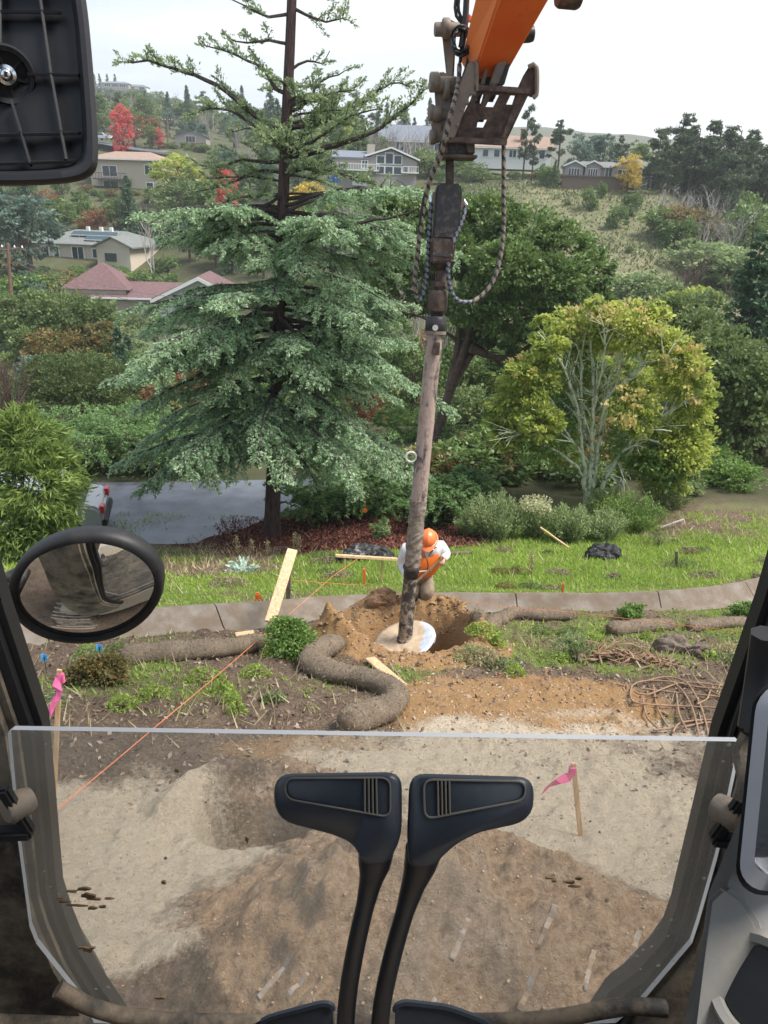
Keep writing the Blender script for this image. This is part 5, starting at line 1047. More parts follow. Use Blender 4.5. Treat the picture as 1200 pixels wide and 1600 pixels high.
for px, pb, pt, d, k, w, lb in ((818, 262, 158, 142, 'pine', .55, 'tall thin pine above the white house, taller of the pair'), (832, 264, 190, 140, 'pine', .6, 'ivy-footed pine just right of the tallest thin pine'), (872, 262, 182, 142, 'pine', .8, 'broad dark pine left of the hilltop house'), (855, 280, 255, 136, 'shrubd', 1, 'dark bush at the foot of the hilltop pines'), (865, 285, 250, 134, 'cone', 1, 'dark conifer bush left of the hilltop house'), (980, 288, 228, 133, 'yellow', 1.1, 'golden yellow tree beside the hilltop house'),
        (905, 258, 205, 170, 'bluegreen', 1.1, 'grey-green tree behind the hilltop house'), (940, 258, 200, 172, 'bluegreen', 1.2, 'tall grey-green tree behind the middle gable'), (965, 262, 208, 168, 'pine', .8, 'open dark tree behind the yellow tree'), (1000, 262, 212, 168, 'oak', 1, 'dark tree between yellow tree and pine grove'),
        (640, 250, 185, 150, 'white', 1.3, 'pale bare-branched tree left of the coupler'), (660, 255, 195, 152, 'bare', 1, 'leafless tree in front of the grey-roofed house'), (615, 255, 190, 155, 'bare', 1, 'leafless tree above the white deck house'), (575, 260, 195, 158, 'bare', 1, 'leafless tree behind the redwood limb'), (590, 262, 205, 160, 'olive', 1, 'dark leafy tree above the split-level house'), (672, 262, 225, 146, 'shrub', 1.2, 'low bush beside the coupler'),
        (722, 262, 240, 150, 'oak', 1, 'leafy tree just under the coupler'), (740, 270, 250, 142, 'shrub', 1.5, 'bush just right of the auger neck'),
        (195, 255, 148, 178, 'red', 1.0, 'bright crimson maple standing above the brown-roofed house'), (238, 212, 175, 215, 'rust', 1.2, 'rusty brown tree right of the crimson maple'), (232, 200, 145, 240, 'olive', 1.3, 'large olive tree behind the crimson maple'), (357, 300, 238, 112, 'red', .7, 'thin pinkish-red tree left of the redwood trunk'), (237, 398, 318, 106, 'white', 1.1, 'pair of white birch stems behind the ranch house'), (247, 212, 193, 195, 'red', 1.6, 'small scarlet bush near the pale utility pole'),
        (275, 275, 232, 150, 'lime', 1.5, 'bright yellow-green tree above the dark olive crown'), (300, 290, 248, 145, 'lime', 1.1, 'small yellow tree right of the bright yellow-green one'), (280, 330, 262, 128, 'olive', 1.5, 'wide grey-olive tree behind the ranch house'), (340, 330, 268, 125, 'oak', 1.4, 'wide dark tree right of the grey-olive one'), (205, 370, 275, 124, 'cone', 1.3, 'dark pointed cypress behind the ranch house'), (160, 360, 315, 128, 'rust', 1.3, 'brownish tree behind the ranch house roof'),
        (40, 375, 285, 105, 'bluegreen', 1.3, 'big blue-grey tree under the mirror housing'), (90, 372, 300, 125, 'oak', 1.4, 'dark rounded tree left of the ranch house'), (130, 365, 305, 130, 'oak', 1.2, 'dark tree right behind the ranch house ridge'), (10, 370, 290, 120, 'cone', 1.4, 'dark conifer at the left edge below the mirror housing'), (478, 300, 268, 118, 'yellow', 1.3, 'small yellow shrub right of the redwood trunk'), (520, 330, 298, 112, 'shrubm', 1.4, 'green shrub before the bins'),
        (490, 345, 300, 108, 'brown', 1.3, 'tangle of bare brown stems right of the redwood trunk'), (560, 330, 300, 104, 'bare', 1.2, 'pale bare twiggy tree below the deck house'), (20, 640, 545, 30, 'brown', .6, 'cluster of bare reddish-brown stems at the left edge'), (-8, 650, 555, 29, 'brown', .6, 'bare brown stems cut off by the left edge')):
    plant_px(k, px, pb, pt, d, lb, 'tree' if k not in ('shrub', 'shrubm', 'shrubd', 'brown') else 'shrub', None, w)
for i, px in enumerate((200, 212, 224, 238, 250, 262, 150, 158, 170, 182)):
    plant_px('cone', px, (150 if i > 5 else 205), (115 if i > 5 else 186), (575 if i > 5 else 230), 'distant dark conifer on the left ridge line' if i > 5 else 'clipped dark cypress in the row beside the hillside road', 'tree', 'conifers on the left ridge line' if i > 5 else 'cypress hedge by the hillside road', .9)
for i in range(70):
    d = rp.uniform(340, 600); px = rp.uniform(60, 560); x = (px-600)/F*.95*d; plant(rp.choice(['oak', 'olive', 'bluegreen', 'cone']), (x, d, Hs(x, d)-1), rp.uniform(6, 9), 'hazy dark tree of the wood high on the far left hill', 'tree', 'hazy trees of the far left hill', 1.4)
# mid-ground trees behind the redwood and to the right, near the valley floor
for i in range(64):
    px = rp.uniform(-40, 1250); d = rp.uniform(31, 62); x = (px-600)/F*.98*d; kind = rp.choice(['oak', 'olive', 'olive', 'shrubm', 'shrubb', 'bluegreen', 'lime', 'shrub', 'shrubd', 'rust'])
    z = Hs(x, d); h = rp.uniform(2.2, 4.2)*(.62 if kind.startswith('shrub') else 1)
    if proj((x, d, z+h))[1] < 470 or (px < 240 and proj((x, d, z+h))[1] < 540): continue
    plant(kind, (x, d, z-.2), h, 'leafy garden tree on the valley floor' if not kind.startswith('shrub') else 'leafy garden shrub on the valley floor', 'tree' if not kind.startswith('shrub') else 'shrub', 'garden trees on the valley floor' if not kind.startswith('shrub') else 'garden shrubs on the valley floor', rp.uniform(1, 1.5))
for i in range(34):
    px = rp.uniform(600, 1230); d = rp.uniform(22.5, 31); x = (px-600)/F*.98*d; kind = rp.choice(['shrubd', 'shrubd', 'shrub', 'shrubm', 'shrubb', 'shrubd'])
    if abs(px-925) < 50 and d < 23.5: continue
    plant(kind, (x, d, Hs(x, d)-.1), rp.uniform(.9, 1.9), 'dark low shrub in the shade behind the yellow-green tree', 'shrub', 'shaded shrubs behind the yellow-green tree', rp.uniform(1.1, 1.6))
for i in range(70):
    px = rp.uniform(60, 640); d = rp.uniform(42, 88); x = (px-600)/F*.98*d; kind = rp.choice(['shrubd', 'shrubm', 'shrub', 'shrubb', 'shrubd', 'shrubc'])
    z = Hs(x, d); h = rp.uniform(1.2, 2.6)
    if d > 60 and px > 130 and px < 400 and proj((x, d, z+h))[1] < 497: continue
    plant(kind, (x, d, z-.1), h, 'leafy garden shrub in the valley left of the big oak', 'shrub', 'valley shrubs left of the big oak', rp.uniform(1.2, 1.8))
# hedge band and low planting before the ranch house
for i in range(17):
    px = 20+i*15+rp.uniform(-4, 4); d = rp.uniform(96, 104); b = P(px, 440, d); kind = rp.choice(['oak', 'olive', 'shrubm', 'bluegreen', 'shrubb']); z = Hs(b.x, d); h = max(1.2, P(px, rp.uniform(412, 424), d).z-z)
    plant(kind, (b.x, d, z-.2), min(h, 5.5), 'clipped garden bush in the band below the ranch house', 'bush', 'garden bushes below the ranch house', 1.2)
# haze: even thin air round everything
mb = MB(); mb.box((0, 660, 10), (2400, 1560, 340)); hz = mb.obj('haze', [])
g = NG('haze'); v = g.n('ShaderNodeVolumePrincipled'); v.inputs['Color'].default_value = (.93, .97, 1, 1); v.inputs['Density'].default_value = .00042; g.l(v.outputs[0], g.o.inputs['Volume'])
hz.data.materials.clear(); hz.data.materials.append(g.m); tag(hz, kind='stuff')
# ------------------------------------------------------------------ work area
# straw wattles (mesh tubes lying on the ground)
def wattle(px_pts, rad, label, seed, sink=.35, bend=None):
    r = np.random.default_rng(seed); pts = resample([PG(*q) for q in px_pts], .07); pts = [Vector((p.x, p.y, Hs(p.x, p.y)+rad*(1-sink))) for p in pts]
    for _ in range(4):
        pts = [pts[0]]+[(pts[i-1]+pts[i]*2+pts[i+1])/4 for i in range(1, len(pts)-1)]+[pts[-1]]
    n = 22; k = len(pts); V = []; mb = MB(); rads = [rad*(1+.09*math.sin(i*.13+seed)+.20*(vnoise(np.array([i*.23]), np.array([seed*3.1]))[0]-.5)) for i in range(k)]
    rads[0] *= .55; rads[-1] *= .55; rads[1] *= .85; rads[-2] *= .85
    mb.tube(pts, rads, n); vv = []
    for i, v in enumerate(mb.v):
        c = pts[min(i//n, k-1)]; d = Vector(v)-c; s_ = 1+.10*(vnoise(np.array([v[0]*14]), np.array([v[1]*14+v[2]*9]))[0]-.5)+.05*math.sin((i//n)*.9); d *= s_; d.z *= .78; vv.append(tuple(c+d))
    mb.v = vv; t = thing('straw_wattle', pts[0], label, 'straw wattle'); mb.obj('netting_tube', M['wattle'], t, smooth=180)
    m = int(k*90); i = r.integers(0, len(vv), m); c = np.array(vv)[i]+r.normal(size=(m, 3))*.008; keep(put('straw', npmesh('straw', leafquads(c, .05*(.5+r.random(m)), None, .1, .10, 0, r), 4, r.random(m), M['straw'])), t); tag(t.children[-1], kind='stuff'); return t
wattle([(536, 1014), (512, 1018), (490, 1034), (492, 1052), (520, 1064), (560, 1070), (596, 1080), (620, 1098), (612, 1118), (575, 1130), (540, 1142)], .148, 'snaking fat brown straw wattle curving in an S in front of the pit', 1, .25)
wattle([(190, 1036), (240, 1032), (300, 1028), (350, 1022), (408, 1012)], .15, 'straight brown straw wattle lying left of the leafy bush', 2)
wattle([(950, 990), (1000, 985), (1050, 982)], .13, 'short straw wattle on the grass right of the pit', 3, .4)
wattle([(1075, 985), (1120, 980), (1170, 978)], .12, 'straw wattle stub on the grass beside the cab pillar', 4, .5)
wattle([(745, 966), (790, 966), (840, 966), (900, 964)], .12, 'half-buried straw wattle along the near lip of the ditch', 5, .55)
# lumber
def plank(name, a, b, w, th, mat, label, cat, up=None, bevel=.006):
    t = thing(name, a, label, cat); MB().beam(a, b, w, th, up).obj('board', M[mat], t, bevel=bevel); return t
def at(px, py, y): return P(px, py, y)
g0 = PG(450, 955); yb = g0.y
t = thing('batter_board', g0, 'pale leaning board nailed to a weathered post left of the pit', 'batter board')
ya = PG(422, 985).y
MB().beam(at(457, 859, yb-.25), at(422, 972, ya+.05), .16, .045, (0, -1, .3)).obj('board', M['lumber'], t, bevel=.006)
MB().beam(Vector((g0.x, g0.y, g0.z-.2)), at(451, 888, g0.y), .11, .07).obj('post', M['oldwood'], t, bevel=.006)
p = PG(425, 1000); MB().beam(Vector((p.x, p.y, p.z-.15)), at(424, 965, p.y), .05, .04).obj('stake', M['lumber'], t)
a = PG(537, 912); b_ = PG(596, 910)
t = thing('batter_board', a, 'horizontal board on two stakes beside the charred rock', 'batter board')
MB().beam(at(524, 868, a.y-.03), at(621, 874, b_.y-.03), .05, .10, (0, -1, .2)).obj('board', M['lumber'], t, bevel=.006)
for q, top, pxx in ((a, 872, 539), (b_, 875, 597)): MB().beam(q-Vector((0, 0, .2)), at(pxx, top, q.y), .06, .04).obj('stake', M['lumber'], t, bevel=.004)
def stake(px, pyb, pxt, pyt, mat, label, w=.045, ribbon=None):
    b = PG(px, pyb); t = thing('survey_stake', b, label, 'stake'); tp = at(pxt, pyt, b.y); MB().beam(b-Vector((0, 0, .15)), tp, w, w*.5, (0, -1, 0)).obj('post', M[mat], t, bevel=.003)
    if ribbon:
        m, tails = ribbon
        for tl in tails:
            pts = [at(q[0], q[1], b.y-.03-.015*i) for i, q in enumerate(tl)]; mb = MB(); k = len(pts); vs = []
            for i, p_ in enumerate(pts):
                wv = Vector((.022 if abs(pts[-1].z-pts[0].z) > abs(pts[-1].x-pts[0].x) else .01, .01*math.sin(i*2), .035 if abs(pts[-1].z-pts[0].z) <= abs(pts[-1].x-pts[0].x) else .008)); vs += [p_-wv, p_+wv]
            n_ = len(vs); mb.add(vs+[Vector(v)+Vector((0, -.004, 0)) for v in vs], [(2*i, 2*i+1, 2*i+3, 2*i+2) for i in range(k-1)]+[(2*i+n_, 2*i+2+n_, 2*i+3+n_, 2*i+1+n_) for i in range(k-1)]); mb.obj('ribbon', M[m], t)
        MB().beam(tp-Vector((0, 0, .10)), tp-Vector((0, 0, .03)), w*1.35, w*.9, (0, -1, 0)).obj('knot', M[m], t, bevel=.004)
    return t
stake(78, 1256, 93, 1046, 'lumber', 'tall wooden stake with a pink ribbon at the left of the view', .032, ('pink', [[(92, 1056), (88, 1068), (93, 1080), (90, 1095)], [(90, 1085), (84, 1098), (76, 1119)]]))
stake(914, 1303, 896, 1192, 'lumber', 'wooden stake with a pink ribbon seen through the dusty pane', .032, ('pink', [[(894, 1214), (880, 1216), (864, 1223), (849, 1236)]]))
stake(569, 913, 569, 889, 'orangepaint', 'short bright orange stake under the horizontal board', .055)
stake(415, 955, 402, 926, 'orangepaint', 'orange stake with an orange ribbon left of the leaning board', .05, ('orangepaint', [[(403, 930), (398, 940), (395, 950)], [(403, 930), (412, 944), (417, 955)]]))
stake(879, 936, 880, 911, 'orangepaint', 'short orange stake above the ditch right of the pit', .035)
stake(1058, 885, 1057, 862, 'oldwood', 'small dark stub standing in the bright grass', .06)
stake(854, 1057, 853, 1043, 'lumber', 'tiny wooden stake at the edge of the orange dirt', .03)
stake(544, 1010, 543, 994, 'lumber', 'thin wooden stake stuck in the pit rim', .03)
a = PG(889, 858, ); b_ = at(844, 824, a.y+.3); plank('loose_timber', a+Vector((0, 0, .03)), b_, .05, .04, 'lumber', 'long pale timber stake leaning into the shrubs', 'timber')
a = PG(578, 1034); b_ = PG(628, 1078); plank('broken_plank', a+Vector((0, 0, .05)), b_+Vector((0, 0, .05)), .13, .03, 'lumber', 'splintered raw plank between the pit and the wattle', 'plank')
a = PG(368, 996); b_ = PG(397, 992); plank('wood_offcut', a+Vector((0, 0, .04)), b_+Vector((0, 0, .04)), .10, .03, 'lumber', 'short orange-brown wood offcut lying on the ditch edge', 'offcut')
a = PG(700, 868); b_ = PG(737, 866); plank('wood_offcut', a+Vector((0, 0, .04)), b_+Vector((0, 0, .05)), .12, .05, 'oldwood', 'weathered bark slab in the grass right of the worker', 'offcut')
a = PG(884, 948); b_ = PG(898, 950); plank('wood_offcut', a+Vector((0, 0, .03)), b_+Vector((0, 0, .03)), .09, .03, 'orangepaint', 'orange painted offcut on the ditch lip', 'offcut')
a = PG(1030, 830); b_ = PG(1066, 822); plank('fallen_branch', a+Vector((0, 0, .1)), b_+Vector((0, 0, .2)), .05, .04, 'greybark', 'pale fallen branch behind the black stump', 'branch')
# strings
def string(pts, label, r=.004):
    m = MB(); pp = []
    for i in range(len(pts)-1):
        for s in np.linspace(0, 1, 9)[:-1 if i < len(pts)-2 else None]: pp.append(pts[i].lerp(pts[i+1], s)-Vector((0, 0, .05*4*s*(1-s)*(pts[i+1]-pts[i]).length*.06)))
    m.tube(pp, r, 5); tag(m.obj('string_line', M['orangestring']), label, 'string', 'layout strings')
yb = PG(450, 955).y
string([at(451, 906, yb), at(560, 914, 12.0), at(632, 928, 11.2), at(700, 936, 11), at(790, 948, 10.6), at(900, 957, 10.2), at(1190, 990, 8.6)], 'long orange layout string running right from the board past the pit')
string([at(70, 1280, PG(78, 1262).y-.25), at(240, 1138, PG(240, 1145).y-.25), at(420, 985, PG(425, 1000).y)], 'orange layout string slanting down to the left foreground')
string([at(422, 985, PG(425, 1000).y), at(520, 900, 11.5), at(560, 872, 13)], 'thin orange string from the leaning board to the horizontal board')
# rocks and stumps
def rock(px, py, w, h, mat, label, cat, seed, dpt=None, flat=1.0, nm='rock'):
    b = PG(px, py); r = random.Random(seed); bm = bmesh.new(); bmesh.ops.create_icosphere(bm, subdivisions=4, radius=1)
    for v in bm.verts:
        c = v.co.copy(); n_ = fbm(np.array([c.x*1.6+seed*7]), np.array([c.y*1.6+c.z*2.1]), 4)[0]; n2 = fbm(np.array([c.x*5+seed]), np.array([c.y*5+c.z*4]), 3)[0]
        v.co = Vector((c.x*w/2, c.y*(dpt or w*.75)/2, max(-.4, min(c.z, flat))*h))*(1+.75*n_+.25*n2)
    me = bpy.data.meshes.new(nm); bm.to_mesh(me); bm.free(); me.materials.append(M[mat]); o = put(nm, me); o.location = b; return tag(o, label, cat)
rock(565, 874, 1.05, .40, 'charred', 'grey and black charred rock behind the horizontal board', 'rock', 3)
rock(598, 872, .55, .28, 'charred', 'smaller charred rock at the right of the big one', 'rock', 5)
o = rock(941, 872, .85, .42, 'stump', 'wide black tree stump with a pale cut top on the bright grass', 'stump', 9, flat=.75, nm='tree_stump')
rock(1050, 1015, .5, .22, 'oldwood', 'dark clod of roots on the grass near the cab pillar', 'root clump', 12, nm='root_clump')
rock(1093, 1022, .34, .18, 'oldwood', 'small dark root clod nearest the cab pillar', 'root clump', 14, nm='root_clump')
rock(598, 940, .45, .22, 'spoil', 'tan dirt heap on the ditch just left of the worker', 'dirt heap', 15, nm='dirt_heap')
# uprooted clump: tangle of roots
b = PG(975, 1035); t = thing('root_tangle', b, 'long heap of torn brown roots and bark on the grass', 'root heap'); r = random.Random(4); mb = MB()
for i in range(150):
    s = r.uniform(-1, 1); c = Vector((s*.62, -s*.16+r.gauss(0, .1), .04+.12*(1-s*s)*r.random())); d = Vector((r.gauss(0, 1), r.gauss(0, .5), r.gauss(0, .35))).normalized()*r.uniform(.06, .22); q_ = Vector((r.gauss(0, .02), r.gauss(0, .02), r.gauss(0, .02))); mb.tube([c-d, c+q_, c+d], [.004, r.uniform(.008, .022), .004], 5)
mb.loc('roots', M['rebar'], t, smooth=60); mb = MB()
for i in range(70):
    s = r.uniform(-1, 1); c = Vector((s*.66, -s*.16+r.gauss(0, .12), .03+.06*r.random())); mb.box(c, (r.uniform(.04, .13), r.uniform(.02, .06), .02), Euler((r.gauss(0, .5), r.gauss(0, .5), r.uniform(0, 3))).to_matrix())
o = mb.loc('bark_pieces', M['oldwood'], t); tag(o, kind='stuff')
# bent rebar cage
b = PG(1075, 1105); t = thing('rebar_cage', b, 'heap of bent rusty rebar hoops on the dirt at the right', 'rebar'); y0 = b.y
rods = [[(984, 1090), (988, 1075), (1010, 1068), (1050, 1070), (1090, 1078), (1140, 1082)], [(984, 1090), (990, 1102), (1020, 1106), (1060, 1108), (1140, 1112)], [(990, 1085), (1010, 1090), (1060, 1072), (1095, 1072), (1140, 1078)], [(1010, 1068), (1040, 1062), (1070, 1070), (1090, 1100), (1103, 1140), (1105, 1160)],
        [(1040, 1064), (1062, 1080), (1080, 1110), (1090, 1150), (1092, 1162)], [(1020, 1075), (1026, 1110), (1042, 1140)], [(1003, 1095), (1010, 1125), (1030, 1146)], [(1056, 1088), (1060, 1120), (1072, 1146)], [(1050, 1150), (1062, 1135), (1100, 1130), (1145, 1132)], [(1020, 1146), (1060, 1142), (1105, 1134), (1145, 1136)],
        [(1090, 1072), (1120, 1090), (1140, 1100)], [(1088, 1105), (1104, 1096), (1112, 1080), (1140, 1070)], [(1000, 1080), (1050, 1086), (1110, 1092), (1145, 1096)]]
for i, rd in enumerate(rods):
    pts = resample([at(x, y, PG(x, min(y, 1150)).y-(.05 if y > 1150 else 0)) + Vector((0, 0, .04)) for x, y in rd], .06); mb = MB(); mb.tube(pts, .010, 7); mb.obj('bar', M['rebar'], t, smooth=60)
# blue flags
for i, (px, py) in enumerate(((73, 1047), (158, 1030))):
    b = PG(px, py+6); t = thing('marker_flag', b, 'light blue plastic marker flag %s' % ('by the pink-ribboned stake' if i == 0 else 'in the low plant left of the wattle'), 'flag'); MB().tube([b-Vector((0, 0, .05)), b+Vector((0, 0, .22))], .004, 5).obj('wire_stem', M['darksteel'], t)
    mb = MB(); c = b+Vector((0, 0, .17)); vs = [c+Vector((x*.08-.04, .012*math.sin(x*5)+.01*z, z*.075)) for z in (0, .5, 1) for x in (0, .33, .66, 1)]; mb.add(vs, [(j*4+i_, j*4+i_+1, j*4+i_+5, j*4+i_+4) for j in (0, 1) for i_ in range(3)]); o = mb.obj('flag', M['blue'], t); sm = o.modifiers.new('thickness', 'SOLIDIFY'); sm.thickness = .003
b = at(570, 798, 18.0); t = thing('orange_tag', b, 'small orange tag hanging from a low redwood bough', 'tag'); mb = MB(); mb.prism([b+Vector(v) for v in ((-.05, 0, .06), (.04, 0, .07), (.07, .02, -.02), (.01, .02, -.07), (-.06, 0, -.03))], (0, .01, 0)); mb.obj('plastic', M['orangepaint'], t)
MB().tube([b+Vector((0, 0, .06)), b+Vector((0, 0, .4))], .004, 4).obj('tie', M['orangestring'], t)
b = PG(805, 1042); t = thing('wire_loop', b+Vector((0, 0, .02)), 'small bent wire loop on the dirt right of the pit', 'wire'); m = MB(); m.tube([(-.14, 0, 0), (-.10, .05, 0), (.08, .05, 0), (.12, 0, .01), (.08, -.05, 0), (-.05, -.05, 0)], .006, 6); m.loc('wire', M['chrome'], t)
# ------------------------------------------------------------------ ground litter (uncountable)
def scatter(n, xr, yr, fn, seed):
    r = np.random.default_rng(seed); y = r.uniform(yr[0], yr[1], n); x = r.uniform(-1, 1, n)*(y*.62+.8)*xr; k = fn(x, y) > r.random(n); return x[k], y[k], r
def zmask(x, y):
    A, B, C = ZONES(x, y); return A, B, C
def gfn(x, y): A, B, C = zmask(x, y); r_, _ = pitr(x, y); return np.clip(A[..., 0]*1.5-.30, 0, 1)*np.where(y < 10.6, .55, 1)*(1-B[..., 0])*(DD(x, y) > .58)*(r_ > 1.4)
x, y, r = scatter(250000, 1.05, (5.6, 20.5), gfn, 1); z = H(x, y); n = len(x); print('grass', n)
hgt = (.025+.055*r.random(n)**1.5)*(1+.6*(y > 13)); a = r.random(n)*6.283; w = .007+.0009*y; lean = r.normal(size=(n, 2))*.45
b0 = np.stack([x, y, z-.01], -1); s_ = np.stack([np.cos(a)*w, np.sin(a)*w, 0*a], -1); tp = b0+np.stack([lean[:, 0]*hgt, lean[:, 1]*hgt, hgt], -1)
pat = fbm(x, y, 3, .9)+.5
tag(put('grass_blades', npmesh('grass_blades', np.stack([b0-s_, b0+s_, tp], 1), 3, np.clip(.65*pat+.45*r.random(n), 0, 1), M['grass'])), 'short bright green grass growing on the slope and round the pit', 'grass', kind='stuff')
def dfn(x, y):
    A, B, C = zmask(x, y); px, py = projn(x, y, G0(x, y)); r_, _ = pitr(x, y)
    return np.clip(.05+.8*el(px, py, 330, 880, 110, 26)+.5*el(px, py, 1120, 820, 150, 30)+.10*(py > 1000)*(py < 1160)+.10*(y > 11)*(y < 17), 0, 1)*(DD(x, y) > .58)*(r_ > 1.35)*(1-A[..., 1])*(1-A[..., 2])*(1-B[..., 0])
x, y, r = scatter(60000, 1.05, (5.0, 20), dfn, 2); z = H(x, y); n = len(x); hgt = (.05+.16*r.random(n)**2); a = r.random(n)*6.283; w = .005+.0007*y; lean = r.normal(size=(n, 2))*.6
b0 = np.stack([x, y, z-.01], -1); s_ = np.stack([np.cos(a)*w, np.sin(a)*w, 0*a], -1); tp = b0+np.stack([lean[:, 0]*hgt, lean[:, 1]*hgt, hgt], -1)
tag(put('dry_grass', npmesh('dry_grass', np.stack([b0-s_, b0+s_, tp], 1), 3, r.random(n), M['drygrass'])), 'dry straw-coloured grass stalks among the green', 'dry grass', kind='stuff')
# tall dry stalks left
for i, (px, pyb, pyt) in enumerate(((372, 870, 838), (395, 868, 842), (420, 868, 845), (458, 868, 832), (466, 868, 838), (830, 900, 862))):
    b = PG(px, pyb); tp = at(px+random.uniform(-3, 3), pyt, b.y); t = thing('dry_weed', b, ('tall pale dry weed stalk in front of the mulch', 'tall pale dry weed stalk left of the black stump')[i == 5], 'weed', 'tall dry weed stalks in front of the mulch' if i != 5 else None)
    m = MB(); m.tube([b, b.lerp(tp, .5)+Vector((.02, 0, 0)), tp], [.012, .01, .004], 5); m.obj('stem', M['twig'], t); r = np.random.default_rng(i); c = np.array([b.lerp(tp, s)[:] for s in r.uniform(.25, 1, 160)])+r.normal(size=(160, 3))*.03
    tag(keep(put('seed_head', npmesh('seed_head', leafquads(c, .05, None, .1, .4, 0, r), 4, r.random(160), M['drygrass'])), t), kind='stuff')
ico = None
def lumps(name, n, sz, mat, fn, seed, yr, label, cat, pw=2.2):
    bm = bmesh.new(); bmesh.ops.create_icosphere(bm, subdivisions=1, radius=1); tv = np.array([v.co[:] for v in bm.verts]); tf = np.array([[v.index for v in f.verts] for f in bm.faces]); bm.free()
    x, y, r = scatter(n, 1.0, yr, fn, seed); N = len(x); s = (sz[0]+(sz[1]-sz[0])*r.random(N)**pw)*np.clip(y/7.5, .42, 1); z = H(x, y)+s*.15
    V = tv[None]*(1+.35*r.normal(size=(N, len(tv), 1)))*s[:, None, None]*(np.array([1, 1, .65])+.3*r.normal(size=(N, 1, 3)))
    V = V+np.stack([x, y, z], -1)[:, None]; nv = len(tv); me = bpy.data.meshes.new(name); me.vertices.add(N*nv); me.vertices.foreach_set('co', V.astype(np.float32).ravel())
    F_ = (tf[None]+(np.arange(N)*nv)[:, None, None]).reshape(-1, 3); me.loops.add(F_.size); me.loops.foreach_set('vertex_index', F_.astype(np.int32).ravel()); me.polygons.add(len(F_)); me.polygons.foreach_set('loop_start', np.arange(0, F_.size, 3, dtype=np.int32))
    at_ = me.attributes.new('tint', 'FLOAT', 'POINT'); at_.data.foreach_set('value', np.repeat(r.random(N), nv).astype(np.float32)); me.update(calc_edges=True); me.materials.append(M[mat]); print(name, N)
    tag(put(name, me), label, cat, kind='stuff')
def mudf(x, y): A, B, C = zmask(x, y); r_, _ = pitr(x, y); return np.clip((1-A[..., 1])*(1-np.clip(A[..., 2]*1.3, 0, 1)*.97)*(1-B[..., 0]*.85)*(DD(x, y) > .6)*(r_ > 1.5)*(.25+1.2*np.clip(fbm(x, y, 3, .9)+.35, 0, 1)), 0, 1)
lumps('soil_clods', 30000, (.004, .024), 'clod', mudf, 21, (1.9, 11.2), 'dark crumbly mud clods over the trampled ground', 'soil', 3.2)
def tanf(x, y): A, B, C = zmask(x, y); return np.clip((A[..., 1]+A[..., 2]*.55+B[..., 0]*.8)*(.3+.9*np.clip(fbm(x, y, 3, 1.3)+.35, 0, 1)), 0, 1)*(DD(x, y) > .6)
lumps('soil_crumbs', 90000, (.003, .017), 'clodtan', tanf, 22, (1.6, 11.2), 'tan crumbs and small stones over the dug earth', 'soil', 3.6)
def pitf(x, y): r_, _ = pitr(x, y); return np.clip(.8*gs(x, y, SPC, .9, .3)+np.exp(-((r_-1.25)/.45)**2)*(.2+1.2*np.clip(fbm(x, y, 3, 2)+.3, 0, 1)), 0, 1)
lumps('spoil_lumps', 15000, (.006, .034), 'clodred', pitf, 31, (PIT.y-1.6, PIT.y+1.6), 'reddish-brown lumps of dug clay round the pit rim', 'soil', 3.0)
def mulf(x, y): A, B, C = zmask(x, y); px, py = projn(x, y, G0(x, y)); return B[..., 1]*(px > 345+rng.normal(size=len(x))*8)
x, y, r = scatter(60000, 1.0, (14.5, 20.5), mulf, 24); n = len(x); z = H(x, y)+.02
tag(put('mulch_chips', npmesh('mulch_chips', leafquads(np.stack([x, y, z], -1)+np.stack([0*x, 0*x, .03*r.random(n)], -1), .10*(.5+r.random(n)), None, .7, .3, 0, r), 4, r.random(n), M['mulch'])), 'dark red bark mulch spread under the redwood', 'mulch', kind='stuff')
def litf(x, y): px, py = projn(x, y, G0(x, y)); A, B, C = zmask(x, y); return np.clip(.25*(py > 960)*(py < 1250)*(1-A[..., 2]), 0, 1)
x, y, r = scatter(16000, 1.0, (3.6, 11.5), litf, 25); n = len(x); z = H(x, y)+.012
tag(put('leaf_litter', npmesh('leaf_litter', leafquads(np.stack([x, y, z], -1), .055*(.5+r.random(n)), None, .6, .5, 0, r), 4, r.random(n), M['twig'])), 'fallen dry leaves and twigs over the mud', 'leaf litter', kind='stuff')
# dark scrubby tufts in the grass
def tuft(px, py, w, seed, mat, label):
    b = PG(px, py); r = np.random.default_rng(seed); m = int(500*w/.3); t = thing('weed_tuft', b, label, 'weed', 'dull weed tufts in the grass')
    a = r.random(m)*6.283; q = w*r.random(m)**.5; p = np.stack([np.cos(a)*q, np.sin(a)*q*.8, .02+.14*r.random(m)*(1-(q/w)**2)], -1); mb = MB()
    for i in range(8): mb.tube([(0, 0, 0), tuple(p[i]*[.5, .5, 1]+np.array([0, 0, .02])), tuple(p[i])], [.006, .004, .002], 3)
    mb.loc('stem', M['twig'], t); put('foliage', npmesh('foliage', leafquads(p, .05, None, .2, .3, 0, r), 4, r.random(m), M[mat]), t)
rt = random.Random(3)
for i in range(34):
    px = rt.uniform(300, 1190); py = rt.uniform(862, 925)
    if 585 < px < 700: continue
    tuft(px, py, rt.uniform(.15, .42), 200+i, rt.choice(['twig', 'bronze', 'twig', 'olive']), 'low dull brownish weed tuft in the bright grass beyond the ditch')
for i in range(40):
    px = rt.choice([rt.uniform(60, 480), rt.uniform(740, 1150)]); py = rt.uniform(1010, 1120) if px < 500 else rt.uniform(985, 1060); b = PG(px, py)
    tuft(px, py, rt.uniform(.10, .28), 300+i, rt.choice(['grass', 'coyote', 'grass', 'drygrass', 'olive']), 'scruffy green weed tuft on the trampled ground near the pit')
